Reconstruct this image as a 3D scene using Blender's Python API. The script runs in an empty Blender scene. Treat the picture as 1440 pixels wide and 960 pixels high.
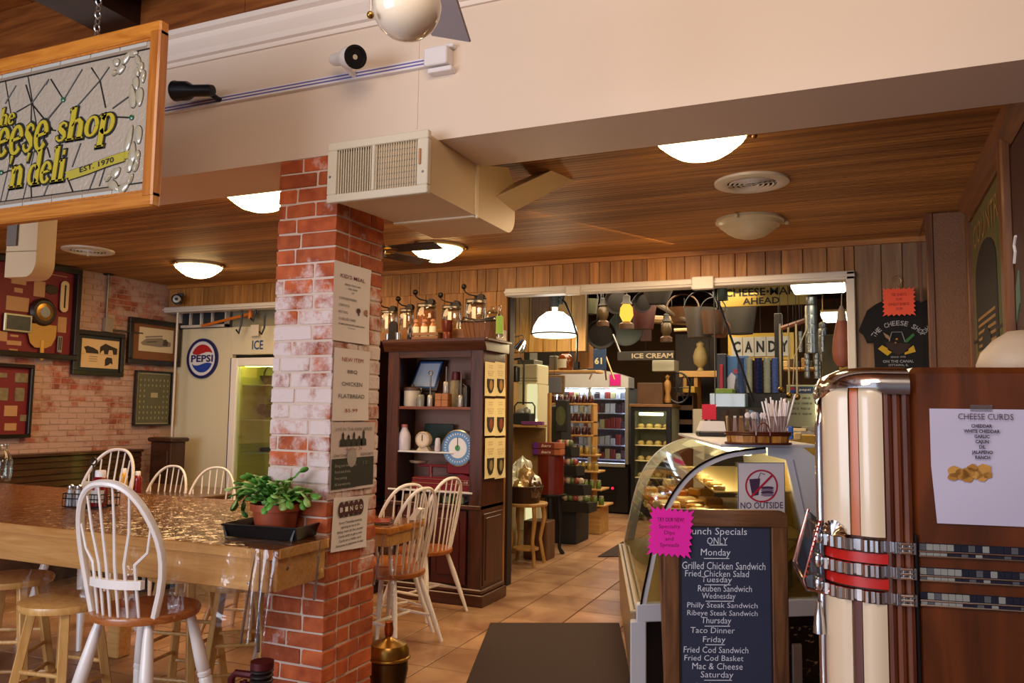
import bpy, bmesh, math, random
from mathutils import Vector, Matrix
random.seed(7)
PI = math.pi
S = bpy.context.scene
COL = S.collection
# ---------------- camera ----------------
FPX, EYE = 1128.0, 1.40
_yaw, _pit, _rol = (math.radians(a) for a in (23.5, 4.93, 0.8))
CF = Vector((-math.sin(_yaw)*math.cos(_pit), math.cos(_yaw)*math.cos(_pit), math.sin(_pit)))
_rt = Vector((math.cos(_yaw), math.sin(_yaw), 0)); _up = _rt.cross(CF)
CR = _rt*math.cos(_rol) + _up*math.sin(_rol); CU = _up*math.cos(_rol) - _rt*math.sin(_rol)
CO = Vector((0, 0, EYE))
cam = bpy.data.cameras.new('camera'); camo = bpy.data.objects.new('camera', cam); COL.objects.link(camo)
cam.sensor_width = 36; cam.lens = 36*FPX/1440; cam.clip_start = .02
camo.matrix_world = Matrix(((CR.x, CU.x, -CF.x, 0), (CR.y, CU.y, -CF.y, 0), (CR.z, CU.z, -CF.z, EYE), (0, 0, 0, 1)))
S.camera = camo
# ---------------- exposure, world, lights ----------------
S.view_settings.view_transform = 'Standard'; S.view_settings.look = 'None'
S.view_settings.gamma = 1; S.view_settings.use_curve_mapping = False
S.view_settings.exposure = 0.55
S.cycles.use_denoising = True
S.cycles.max_bounces = 6; S.cycles.transparent_max_bounces = 16
S.cycles.sample_clamp_indirect = 6
W = bpy.data.worlds.new('world'); S.world = W; W.use_nodes = True
W.node_tree.nodes['Background'].inputs[0].default_value = (0.80, 0.86, 1.0, 1)
W.node_tree.nodes['Background'].inputs[1].default_value = 0.60
def area(name, loc, target, sx, sy, power, col):
    l = bpy.data.lights.new(name, 'AREA'); l.shape = 'RECTANGLE'; l.size = sx; l.size_y = sy
    l.energy = power; l.color = col
    o = bpy.data.objects.new(name, l); COL.objects.link(o); o.location = loc
    o.rotation_euler = (Vector(target)-Vector(loc)).to_track_quat('-Z', 'Y').to_euler()
    return o
def point(name, loc, power, col, r=.05):
    l = bpy.data.lights.new(name, 'POINT'); l.energy = power; l.color = col; l.shadow_soft_size = r
    o = bpy.data.objects.new(name, l); COL.objects.link(o); o.location = loc
    return o
area('front_window_light', (-3.4, -2.2, 1.5), (-2.4, 3, 1.2), 3.0, 1.8, 92, (.80, .86, 1.0))
area('front_room_lamp_light', (-.3, .3, 3.2), (-.9, 2.6, 2.5), 1.6, 1.2, 40, (1, .80, .62))
area('dining_room_lamp_light', (-4.2, 4.4, 2.55), (-4.2, 4.4, 0), 2.0, 1.4, 38, (1, .62, .30))
area('aisle_lamp_light', (-1.2, 4.9, 2.55), (-1.6, 5.1, 0), 1.4, 1.2, 31, (1, .68, .38))
area('shop_lamp_light', (-2.2, 9.0, 2.75), (-2.4, 9.2, 0), 2.2, 3.0, 110, (1, .78, .50))
# ---------------- helpers ----------------
def ray(px, py): return CF*FPX + CR*(px-720) + CU*(480-py)
def P(px, py, X=None, Y=None, Z=None, D=None):
    d = ray(px, py)
    if X is not None: t = (X-CO.x)/d.x
    elif Y is not None: t = (Y-CO.y)/d.y
    elif Z is not None: t = (Z-CO.z)/d.z
    else: t = D/FPX
    return CO + d*t
def lin(h, g=None):
    if isinstance(h, str):
        v = [int(h[i:i+2], 16)/255 for i in (0, 2, 4)]
    else: v = h
    return tuple(((c/12.92) if c <= .04045 else ((c+.055)/1.055)**2.4) for c in v) + (1,)
MATS = {}
def _new(name):
    m = bpy.data.materials.new(name); m.use_nodes = True
    nt = m.node_tree; b = nt.nodes['Principled BSDF']
    return m, nt, b
def mat(name, col, rough=.5, metal=0, spec=.5, bump=0, bscale=40, var=0, vscale=6, emis=None, es=0, coat=0, trans=0, sub=0):
    if name in MATS: return MATS[name]
    m, nt, b = _new(name); c = lin(col); N = nt.nodes.new; L = nt.links.new
    b.inputs['Base Color'].default_value = c; b.inputs['Roughness'].default_value = rough
    b.inputs['Metallic'].default_value = metal; b.inputs['Specular IOR Level'].default_value = spec
    b.inputs['Coat Weight'].default_value = coat; b.inputs['Coat Roughness'].default_value = .08
    b.inputs['Transmission Weight'].default_value = trans
    if emis: b.inputs['Emission Color'].default_value = lin(emis); b.inputs['Emission Strength'].default_value = es
    if var or bump:
        tc = N('ShaderNodeTexCoord'); n = N('ShaderNodeTexNoise'); n.inputs['Scale'].default_value = vscale; n.inputs['Detail'].default_value = 4
        L(tc.outputs['Object'], n.inputs['Vector'])
        if var:
            mx = N('ShaderNodeMix'); mx.data_type = 'RGBA'; L(n.outputs['Fac'], mx.inputs[0])
            mx.inputs[6].default_value = tuple(x*(1-var) for x in c[:3])+(1,); mx.inputs[7].default_value = tuple(min(1, x*(1+var)) for x in c[:3])+(1,)
            L(mx.outputs[2], b.inputs['Base Color'])
        if bump:
            n2 = N('ShaderNodeTexNoise'); n2.inputs['Scale'].default_value = bscale; L(tc.outputs['Object'], n2.inputs['Vector'])
            bp = N('ShaderNodeBump'); bp.inputs['Strength'].default_value = bump; bp.inputs['Distance'].default_value = .01
            L(n2.outputs['Fac'], bp.inputs['Height']); L(bp.outputs['Normal'], b.inputs['Normal'])
    MATS[name] = m; return m
def wood(name, c1, c2, scale=(2, 30, 30), rough=.45, coat=0, rnd=.25, dist=2.0, bump=.12):
    """grain runs along the axis with the smallest scale; per-object brightness varies a little"""
    if name in MATS: return MATS[name]
    m, nt, b = _new(name); N = nt.nodes.new; L = nt.links.new
    tc = N('ShaderNodeTexCoord'); mp = N('ShaderNodeMapping'); mp.inputs['Scale'].default_value = scale
    oi = N('ShaderNodeObjectInfo'); ad = N('ShaderNodeVectorMath'); ad.operation = 'ADD'
    cb = N('ShaderNodeCombineXYZ'); ml = N('ShaderNodeMath'); ml.operation = 'MULTIPLY'; ml.inputs[1].default_value = 37
    L(oi.outputs['Random'], ml.inputs[0]); L(ml.outputs[0], cb.inputs[0]); L(ml.outputs[0], cb.inputs[1]); L(ml.outputs[0], cb.inputs[2])
    L(tc.outputs['Object'], mp.inputs['Vector']); L(mp.outputs[0], ad.inputs[0]); L(cb.outputs[0], ad.inputs[1])
    n = N('ShaderNodeTexNoise'); n.inputs['Scale'].default_value = 1; n.inputs['Detail'].default_value = 6; n.inputs['Distortion'].default_value = dist
    L(ad.outputs[0], n.inputs['Vector'])
    cr = N('ShaderNodeValToRGB'); cr.color_ramp.elements[0].position = .3; cr.color_ramp.elements[1].position = .72
    cr.color_ramp.elements[0].color = lin(c1); cr.color_ramp.elements[1].color = lin(c2)
    L(n.outputs['Fac'], cr.inputs[0])
    hs = N('ShaderNodeHueSaturation'); mr = N('ShaderNodeMapRange'); mr.inputs[3].default_value = 1-rnd; mr.inputs[4].default_value = 1+rnd
    L(oi.outputs['Random'], mr.inputs[0]); L(mr.outputs[0], hs.inputs['Value']); L(cr.outputs[0], hs.inputs['Color'])
    L(hs.outputs[0], b.inputs['Base Color']); b.inputs['Roughness'].default_value = rough
    b.inputs['Coat Weight'].default_value = coat; b.inputs['Coat Roughness'].default_value = .1
    bp = N('ShaderNodeBump'); bp.inputs['Strength'].default_value = bump; bp.inputs['Distance'].default_value = .003
    L(n.outputs['Fac'], bp.inputs['Height']); L(bp.outputs['Normal'], b.inputs['Normal'])
    MATS[name] = m; return m
def clear(name, tint='ffffff', fac=.12, rough=.03, bump=0, bscale=30, k=.6):
    """thin clear sheet: transparent with a glossy skin"""
    if name in MATS: return MATS[name]
    m, nt, b = _new(name); N = nt.nodes.new; L = nt.links.new
    t = N('ShaderNodeBsdfTransparent'); t.inputs[0].default_value = lin(tint)
    g = N('ShaderNodeBsdfGlossy'); g.inputs['Roughness'].default_value = rough
    lw = N('ShaderNodeLayerWeight'); lw.inputs[0].default_value = .35
    ad = N('ShaderNodeMath'); ad.operation = 'MULTIPLY_ADD'; ad.inputs[1].default_value = k; ad.inputs[2].default_value = fac; ad.use_clamp = True
    L(lw.outputs['Fresnel'], ad.inputs[0])
    mx = N('ShaderNodeMixShader'); L(ad.outputs[0], mx.inputs[0]); L(t.outputs[0], mx.inputs[1]); L(g.outputs[0], mx.inputs[2])
    L(mx.outputs[0], nt.nodes['Material Output'].inputs['Surface'])
    if bump:
        tc = N('ShaderNodeTexCoord'); n2 = N('ShaderNodeTexNoise'); n2.inputs['Scale'].default_value = bscale; n2.inputs['Distortion'].default_value = 1.5
        L(tc.outputs['Object'], n2.inputs['Vector'])
        bp = N('ShaderNodeBump'); bp.inputs['Strength'].default_value = bump; bp.inputs['Distance'].default_value = .02
        L(n2.outputs['Fac'], bp.inputs['Height']); L(bp.outputs['Normal'], g.inputs['Normal'])
    MATS[name] = m; return m
def emit(name, col, s):
    if name in MATS: return MATS[name]
    m, nt, b = _new(name); e = nt.nodes.new('ShaderNodeEmission'); e.inputs[0].default_value = lin(col); e.inputs[1].default_value = s
    nt.links.new(e.outputs[0], nt.nodes['Material Output'].inputs['Surface'])
    MATS[name] = m; return m

class B:
    """collects shapes into one mesh"""
    def __init__(s): s.v = []; s.f = []
    def add(s, vs, fs):
        k = len(s.v); s.v += [tuple(v) for v in vs]; s.f += [tuple(i+k for i in f) for f in fs]; return s
    def box(s, x0, x1, y0, y1, z0, z1):
        return s.add([(x0,y0,z0),(x1,y0,z0),(x1,y1,z0),(x0,y1,z0),(x0,y0,z1),(x1,y0,z1),(x1,y1,z1),(x0,y1,z1)],
                     [(0,3,2,1),(4,5,6,7),(0,1,5,4),(1,2,6,5),(2,3,7,6),(3,0,4,7)])
    def cbox(s, c, d, rot=None):
        M_ = rot if rot is not None else Matrix.Identity(3)
        vs = []
        for z in (-1, 1):
            for x, y in ((-1,-1),(1,-1),(1,1),(-1,1)):
                vs.append(Vector(c) + M_ @ Vector((x*d[0]/2, y*d[1]/2, z*d[2]/2)))
        return s.add(vs, [(0,3,2,1),(4,5,6,7),(0,1,5,4),(1,2,6,5),(2,3,7,6),(3,0,4,7)])
    def rbox(s, x0, x1, y0, y1, z0, z1, r=.01):
        """box with chamfered edges in the z profile and corners"""
        n = []
        for (z, i) in ((z0, r), (z0+r, 0), (z1-r, 0), (z1, r)):
            a0, a1, b0, b1 = x0+i, x1-i, y0+i, y1-i
            n += [(a0+r,b0,z),(a1-r,b0,z),(a1,b0+r,z),(a1,b1-r,z),(a1-r,b1,z),(a0+r,b1,z),(a0,b1-r,z),(a0,b0+r,z)]
        f = [tuple(range(7,-1,-1)), tuple(range(24,32))]
        for k in range(3):
            for j in range(8): f.append((k*8+j, k*8+(j+1)%8, k*8+8+(j+1)%8, k*8+8+j))
        return s.add(n, f)
    def prism(s, pts, a, b, axis='z'):
        """2-D outline extruded a..b along axis; pts are (x,y) for z, (x,z) for y, (y,z) for x"""
        def m(p, t):
            return (p[0],p[1],t) if axis=='z' else ((p[0],t,p[1]) if axis=='y' else (t,p[0],p[1]))
        n = len(pts); vs = [m(p,a) for p in pts]+[m(p,b) for p in pts]
        f = [tuple(range(n-1,-1,-1)), tuple(range(n,2*n))]+[(i,(i+1)%n,n+(i+1)%n,n+i) for i in range(n)]
        return s.add(vs, f)
    def tube(s, pts, r, n=8, closed=False, cap=True, flat=1.0):
        pts = [Vector(p) for p in pts]; rs = r if isinstance(r, (list, tuple)) else [r]*len(pts)
        k = len(s.v); up = None; m = len(pts)
        for i, p in enumerate(pts):
            if closed: t = pts[(i+1)%m]-pts[i-1]
            else: t = pts[min(i+1,m-1)]-pts[max(i-1,0)]
            t.normalize()
            if up is None:
                up = Vector((0,0,1)) if abs(t.z) < .9 else Vector((1,0,0))
            u = t.cross(up); u.normalize(); w = u.cross(t); up = w
            for j in range(n):
                a = 2*PI*j/n; q = p + (u*math.cos(a) + w*math.sin(a)*flat)*rs[i]; s.v.append(tuple(q))
        for i in range(m if closed else m-1):
            for j in range(n):
                a, b = k+i*n+j, k+i*n+(j+1)%n; c, d = k+((i+1)%m)*n+(j+1)%n, k+((i+1)%m)*n+j
                s.f.append((a, b, c, d))
        if cap and not closed:
            s.f.append(tuple(k+j for j in range(n-1,-1,-1))); s.f.append(tuple(k+(m-1)*n+j for j in range(n)))
        return s
    def cyl(s, p0, p1, r0, r1=None, n=12): return s.tube([p0, p1], [r0, r0 if r1 is None else r1], n)
    def lathe(s, prof, c=(0,0,0), n=20, axis='z', sx=1, sy=1, a0=0, a1=2*PI, cap=True):
        """prof: (radius, height) pairs"""
        k = len(s.v); full = abs(a1-a0-2*PI) < 1e-6; nn = n if full else n+1
        for (r, h) in prof:
            for j in range(nn):
                a = a0+(a1-a0)*j/n; x, y = r*math.cos(a)*sx, r*math.sin(a)*sy
                q = (x,y,h) if axis=='z' else ((x,h,y) if axis=='y' else (h,x,y))
                s.v.append((c[0]+q[0], c[1]+q[1], c[2]+q[2]))
        for i in range(len(prof)-1):
            for j in range(n):
                j2 = (j+1)%nn if full else j+1
                s.f.append((k+i*nn+j, k+i*nn+j2, k+(i+1)*nn+j2, k+(i+1)*nn+j))
        if full and cap:
            if prof[0][0] > 1e-5: s.f.append(tuple(k+j for j in range(nn-1,-1,-1)))
            if prof[-1][0] > 1e-5: s.f.append(tuple(k+(len(prof)-1)*nn+j for j in range(nn)))
        return s
    def ball(s, c, r, n=12, m=7, sq=(1,1,1)):
        return s.lathe_sph(c, r, n, m, sq)
    def lathe_sph(s, c, r, n, m, sq):
        k = len(s.v)
        for i in range(m+1):
            t = PI*i/m
            for j in range(n):
                a = 2*PI*j/n; s.v.append((c[0]+r*sq[0]*math.sin(t)*math.cos(a), c[1]+r*sq[1]*math.sin(t)*math.sin(a), c[2]-r*sq[2]*math.cos(t)))
        for i in range(m):
            for j in range(n):
                s.f.append((k+i*n+j, k+i*n+(j+1)%n, k+(i+1)*n+(j+1)%n, k+(i+1)*n+j))
        return s
    def grid(s, fn, nu, nv):
        k = len(s.v)
        for i in range(nu+1):
            for j in range(nv+1): s.v.append(tuple(fn(i/nu, j/nv)))
        for i in range(nu):
            for j in range(nv):
                a = k+i*(nv+1)+j; s.f.append((a, a+nv+1, a+nv+2, a+1))
        return s
    def mesh(s, name):
        me = bpy.data.meshes.new(name); me.from_pydata(s.v, [], s.f); me.update(); return me
def part(name, b, m, parent=None, smooth=False, loc=None, rot=None, label=None, bevel=0):
    me = b if isinstance(b, bpy.types.Mesh) else b.mesh(name)
    if isinstance(b, B):
        bm = bmesh.new(); bm.from_mesh(me); bmesh.ops.remove_doubles(bm, verts=bm.verts, dist=1e-6)
        bmesh.ops.recalc_face_normals(bm, faces=bm.faces)
        if bevel: bmesh.ops.bevel(bm, geom=bm.edges[:], offset=bevel, segments=1, affect='EDGES', profile=.5)
        bm.to_mesh(me); bm.free()
        if smooth:
            me.polygons.foreach_set('use_smooth', [True]*len(me.polygons))
            me.set_sharp_from_angle(angle=math.radians(42))
        if m: me.materials.append(m)
    o = bpy.data.objects.new(name, me); COL.objects.link(o)
    if parent: o.parent = parent
    if loc is not None: o.location = loc
    if rot is not None: o.rotation_euler = rot
    if label: o['label'] = label
    return o
def tag(o, label, cat, group=None):
    o['label'] = label; o['category'] = cat
    if group: o['group'] = group
    return o
def thing(name, label, cat, loc=(0,0,0), rotz=0, group=None, rot=None):
    o = bpy.data.objects.new(name, None); o.empty_display_size = .05; COL.objects.link(o)
    o.location = loc; o.rotation_euler = rot if rot else (0,0,rotz)
    return tag(o, label, cat, group)
def single(name, b, m, label, cat, loc=(0,0,0), rotz=0, group=None, smooth=False, rot=None, bevel=0):
    o = part(name, b, m, None, smooth, loc, rot if rot else (0,0,rotz), bevel=bevel)
    return tag(o, label, cat, group)
def struct(name, b, m, parent=None, smooth=False, bevel=0):
    o = part(name, b, m, parent, smooth, bevel=bevel)
    if not parent: o['kind'] = 'structure'
    return o
def stuff(o): o['kind'] = 'stuff'; return o
def dup(root, loc, rotz=None, label=None, group=None, scale=None):
    r = root.copy(); COL.objects.link(r); r.location = loc
    if rotz is not None: r.rotation_euler = (0,0,rotz)
    if scale: r.scale = scale
    if label: r['label'] = label
    if group: r['group'] = group
    for ch in list(root.children):
        c = ch.copy(); COL.objects.link(c); c.parent = r
        for g in list(ch.children):
            d = g.copy(); COL.objects.link(d); d.parent = c
    return r
TXT = []
ORD = ['first', 'second', 'third', 'fourth', 'fifth', 'sixth', 'seventh', 'eighth', 'ninth', 'tenth', 'eleventh', 'twelfth', 'thirteenth']
def tx(s, m, parent, w, h, loc, bold=0, shear=0, rz=0, name='lettering', th=.0006, line=1.0, align='CENTER', rot=None):
    """text fitted to a w x h box standing in the parent's xz plane, facing -y; loc = box centre"""
    c = bpy.data.curves.new(name, 'FONT'); c.body = s; c.align_x = align; c.offset = bold; c.shear = shear
    c.space_line = line; c.resolution_u = 2
    o = bpy.data.objects.new(name+'_tmp', c); COL.objects.link(o)
    TXT.append((o, m, parent, w, h, loc, rz, name, th, rot)); return o
def flush_text():
    dg = bpy.context.evaluated_depsgraph_get(); dg.update()
    for (o, m, parent, w, h, loc, rz, name, th, rot) in TXT:
        me = bpy.data.meshes.new_from_object(o.evaluated_get(dg)); me.name = name
        xs = [v.co.x for v in me.vertices]; ys = [v.co.y for v in me.vertices]
        if xs:
            x0, x1, y0, y1 = min(xs), max(xs), min(ys), max(ys)
            sx = w/(x1-x0); sy = (h/(y1-y0)) if h else sx
            ca, sa = math.cos(rz), math.sin(rz)
            for v in me.vertices:
                a = (v.co.x-(x0+x1)/2)*sx; b_ = (v.co.y-(y0+y1)/2)*sy
                v.co = (a*ca-b_*sa, -th, a*sa+b_*ca)
        me.materials.clear(); me.materials.append(m)
        n = bpy.data.objects.new(name, me); COL.objects.link(n); n.parent = parent; n.location = loc
        if rot: n.rotation_euler = rot
        c = o.data; bpy.data.objects.remove(o); bpy.data.curves.remove(c)
    TXT.clear()
def arc(cx, cz, r, a0, a1, n): return [(cx+r*math.cos(a0+(a1-a0)*i/n), cz+r*math.sin(a0+(a1-a0)*i/n)) for i in range(n+1)]
def burst(w, h, n=14, dz=.82):
    pts = []
    # jagged rectangle outline
    per = [(-1,-1),(1,-1),(1,1),(-1,1)]
    for k in range(4):
        a, b_ = per[k], per[(k+1)%4]
        m = n//4+2
        for i in range(m):
            t = i/m; x = a[0]+(b_[0]-a[0])*t; z = a[1]+(b_[1]-a[1])*t
            pts.append((x*w/2, z*h/2))
            t = (i+.5)/m; x = a[0]+(b_[0]-a[0])*t; z = a[1]+(b_[1]-a[1])*t
            pts.append((x*w/2*dz, z*h/2*dz))
    return pts
# common materials
white_paint = mat('white_paint', 'e9e4dc', .45)
chrome = mat('chrome', 'd8d8dc', .12, 1)
steel = mat('brushed_steel', 'b8b6b2', .32, 1)
black_metal = mat('black_metal', '15151a', .4, .3)
black_plastic = mat('black_plastic', '0c0c0e', .35)
paper = mat('white_paper', 'e4dcdc', .7)
ink = mat('black_ink', '1c1a1c', .8)
red_ink = mat('red_ink', '9c2a2a', .8)
glass = clear('clear_glass', 'f2f6f2', .06, .02)
brass = mat('aged_brass', '9a7434', .28, .9)
# ================= the setting =================
XL, YB, ZC, ZH = -6.40, 6.00, 2.61, 2.385     # left wall, back wall, dining ceiling, opening header
YF, ZBM, YBK = 2.80, 2.495, 3.19              # beam front, beam underside, beam back
XR = .575
# floor: terracotta tiles
def tile_mat():
    m, nt, b = _new('floor_tile'); N = nt.nodes.new; L = nt.links.new
    g = N('ShaderNodeNewGeometry'); oi = N('ShaderNodeObjectInfo')
    n = N('ShaderNodeTexNoise'); n.inputs['Scale'].default_value = 3.2; n.inputs['Detail'].default_value = 5; n.inputs['Distortion'].default_value = .6
    L(g.outputs['Position'], n.inputs['Vector'])
    cr = N('ShaderNodeValToRGB'); e = cr.color_ramp.elements
    e[0].position = .32; e[0].color = lin('8e644a'); e[1].position = .68; e[1].color = lin('bf9874')
    L(n.outputs['Fac'], cr.inputs[0])
    hs = N('ShaderNodeHueSaturation'); mr = N('ShaderNodeMapRange'); mr.inputs[3].default_value = .86; mr.inputs[4].default_value = 1.1
    L(oi.outputs['Random'], mr.inputs[0]); L(mr.outputs[0], hs.inputs['Value']); L(cr.outputs[0], hs.inputs['Color'])
    L(hs.outputs[0], b.inputs['Base Color']); b.inputs['Roughness'].default_value = .30
    bp = N('ShaderNodeBump'); bp.inputs['Strength'].default_value = .25; bp.inputs['Distance'].default_value = .004
    n3 = N('ShaderNodeTexNoise'); n3.inputs['Scale'].default_value = 7; L(g.outputs['Position'], n3.inputs['Vector'])
    L(n3.outputs['Fac'], bp.inputs['Height']); L(bp.outputs['Normal'], b.inputs['Normal'])
    return m
tile_m = tile_mat(); grout = mat('dark_grout', '5c4030', .9)
floor = struct('floor', B().box(-8, 4, -3.2, 14.5, -.05, -.006), grout)
TS = .385; ta = math.radians(1.0)
ux = Vector((math.cos(ta), math.sin(ta))); uy = Vector((-math.sin(ta), math.cos(ta)))
org = Vector((-2.236, 5.126))
tb = B().rbox(-TS/2+.004, TS/2-.004, -TS/2+.004, TS/2-.004, -.006, 0, .0025).mesh('tile'); tb.materials.append(tile_m)
cells = []
for i in range(-16, 17):
    for j in range(-22, 25):
        c = org + ux*((i+.5)*TS) + uy*((j+.5)*TS)
        if not (-6.3 < c.x < 3.8 and -3 < c.y < 14.2): continue
        v = Vector((c.x, c.y, -EYE)); w = v.dot(CF)
        seen = w > .5 and -60 < 720+FPX*v.dot(CR)/w < 1500 and 480-FPX*v.dot(CU)/w < 1030
        cells.append((0 if seen else 1, w, c))
cells.sort(key=lambda q: (q[0], q[1]))
rest = B()
for k, (s_, w, c) in enumerate(cells):
    if k < 300 and s_ == 0:
        o = bpy.data.objects.new('tile', tb); COL.objects.link(o); o.parent = floor; o.location = (c.x, c.y, 0); o.rotation_euler.z = ta
        o.rotation_euler.x = random.uniform(-.0025, .0025)
    else:
        h = TS/2-.004; q = [c+ux*a+uy*b_ for a, b_ in ((-h,-h),(h,-h),(h,h),(-h,h))]
        rest.add([(p.x,p.y,0) for p in q]+[(p.x,p.y,-.006) for p in q], [(0,1,2,3),(0,4,5,1),(1,5,6,2),(2,6,7,3),(3,7,4,0)])
stuff(part('far_tiles', rest, tile_m, floor))

# bricks
def brick_mat(name, c1, c2, wcol, wamt, wscale=2.2, wpos=(.5, .6), zfade=False):
    m, nt, b = _new(name); N = nt.nodes.new; L = nt.links.new
    g = N('ShaderNodeNewGeometry'); oi = N('ShaderNodeObjectInfo')
    n = N('ShaderNodeTexNoise'); n.inputs['Scale'].default_value = 14; n.inputs['Detail'].default_value = 6
    L(g.outputs['Position'], n.inputs['Vector'])
    cr = N('ShaderNodeValToRGB'); e = cr.color_ramp.elements
    e[0].position = .3; e[0].color = lin(c1); e[1].position = .75; e[1].color = lin(c2)
    L(n.outputs['Fac'], cr.inputs[0])
    hs = N('ShaderNodeHueSaturation'); mr = N('ShaderNodeMapRange'); mr.inputs[3].default_value = .72; mr.inputs[4].default_value = 1.18
    L(oi.outputs['Random'], mr.inputs[0]); L(mr.outputs[0], hs.inputs['Value']); L(cr.outputs[0], hs.inputs['Color'])
    w = N('ShaderNodeTexNoise'); w.inputs['Scale'].default_value = wscale; w.inputs['Detail'].default_value = 9; w.inputs['Roughness'].default_value = .72
    L(g.outputs['Position'], w.inputs['Vector'])
    # whole bricks catch more or less whitewash
    ad = N('ShaderNodeMath'); ad.operation = 'MULTIPLY_ADD'; ad.inputs[1].default_value = wamt
    m2 = N('ShaderNodeMath'); m2.operation = 'FRACT'; m3 = N('ShaderNodeMath'); m3.operation = 'MULTIPLY'; m3.inputs[1].default_value = 7.3
    L(oi.outputs['Random'], m3.inputs[0]); L(m3.outputs[0], m2.inputs[0]); L(m2.outputs[0], ad.inputs[0]); L(w.outputs['Fac'], ad.inputs[2])
    last = ad.outputs[0]
    if zfade:
        sp = N('ShaderNodeSeparateXYZ'); L(g.outputs['Position'], sp.inputs[0])
        zr = N('ShaderNodeFloatCurve'); zm = N('ShaderNodeMapRange'); zm.inputs[1].default_value = 0; zm.inputs[2].default_value = 2.6
        L(sp.outputs['Z'], zm.inputs[0]); L(zm.outputs[0], zr.inputs['Value'])
        cm = zr.mapping.curves[0]; cm.points[0].location = (0, .36); cm.points[1].location = (1, .40)
        for x, y in ((.30, .44), (.45, .62), (.62, .66), (.74, .58), (.82, .42)): cm.points.new(x, y)
        zr.mapping.update()
        a2 = N('ShaderNodeMath'); a2.operation = 'ADD'; L(zr.outputs[0], a2.inputs[0]); L(last, a2.inputs[1])
        a3 = N('ShaderNodeMath'); a3.operation = 'SUBTRACT'; a3.inputs[1].default_value = .5; L(a2.outputs[0], a3.inputs[0]); last = a3.outputs[0]
    ws = N('ShaderNodeMapRange'); ws.inputs[1].default_value = wpos[0]; ws.inputs[2].default_value = wpos[1]; L(last, ws.inputs[0])
    mx = N('ShaderNodeMix'); mx.data_type = 'RGBA'; L(ws.outputs[0], mx.inputs[0]); L(hs.outputs[0], mx.inputs[6]); mx.inputs[7].default_value = lin(wcol)
    L(mx.outputs[2], b.inputs['Base Color']); b.inputs['Roughness'].default_value = .8
    bp = N('ShaderNodeBump'); bp.inputs['Strength'].default_value = .5; bp.inputs['Distance'].default_value = .006
    n3 = N('ShaderNodeTexNoise'); n3.inputs['Scale'].default_value = 45; n3.inputs['Detail'].default_value = 4; L(g.outputs['Position'], n3.inputs['Vector'])
    L(n3.outputs['Fac'], bp.inputs['Height']); L(bp.outputs['Normal'], b.inputs['Normal'])
    return m
colbrick = brick_mat('column_brick', '98401c', 'cc6a38', 'd8c8c4', .16, 6.0, (.60, .76), True)
wallbrick = brick_mat('wall_brick', '84402e', 'a85a44', 'b29084', .14, 3.6, (.45, .58))
mortar_c = mat('column_mortar', 'd0bcac', .95, bump=.4, bscale=60)
mortar_w = mat('wall_mortar', 'a88a76', .95)
CX0, CX1, CY0, CY1 = -2.36, -2.045, 2.80, 3.17
colm = struct('brick_column', B().box(CX0+.005, CX1-.005, CY0+.005, CY1-.005, 0, ZBM), mortar_c)
CH = .0675
def bmesh_brick(l, w, h, m, seed, r=.003, j=.0022):
    rr = random.Random(seed); b = B().rbox(-l/2, l/2, -w/2, w/2, -h/2, h/2, r)
    b.v = [(x+rr.uniform(-j,j), y+rr.uniform(-j,j)*.6, z+rr.uniform(-j,j)) for x,y,z in b.v]
    me = b.mesh('brick'); me.materials.append(m); return me
BL, BW, BH = .195, .095, .058
meshes = {}
def get_brick(l, m, key, v):
    k = (round(l, 3), key, v)
    if k not in meshes: meshes[k] = bmesh_brick(l, BW, BH, m, hash(k) & 999)
    return meshes[k]
def put_brick(me, parent, loc, rz):
    o = bpy.data.objects.new('brick', me); COL.objects.link(o); o.parent = parent; o.location = loc; o.rotation_euler = (0, random.uniform(-.008,.008), rz); return o
W_, D_ = CX1-CX0, CY1-CY0
g_ = .010
for k in range(37):
    z = k*CH+CH/2
    if z > ZBM-.02: break
    # front & back faces (along x), sides between
    ev = k % 2
    lens = [W_*.64, W_*.36-g_] if ev else [W_*.30, W_*.70-g_]
    if k % 5 == 3: lens = [W_*.12, W_*.50-g_, W_*.38-g_]
    if k % 5 == 1: lens = [W_*.42-g_, W_*.58]
    x = CX0
    for l in lens:
        put_brick(get_brick(l, colbrick, 'c', k % 3), colm, (x+l/2, CY0+BW/2+random.uniform(-.002,.002), z), 0)
        x += l+g_
    inner = D_-BW-g_
    sl = [inner*.62-g_, inner*.38] if ev else [inner*.34-g_, inner*.66]
    y = CY0+BW+g_
    for l in sl:
        put_brick(get_brick(l, colbrick, 's', k % 3), colm, (CX1-BW/2+random.uniform(-.002,.002), y+l/2, z), PI/2)
        y += l+g_
    put_brick(get_brick(inner, colbrick, 'l', k % 2), colm, (CX0+BW/2, CY0+BW+g_+inner/2, z), PI/2)
    put_brick(get_brick(W_-2*BW-2*g_, colbrick, 'b', k % 2), colm, ((CX0+CX1)/2, CY1-BW/2, z), 0)
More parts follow.
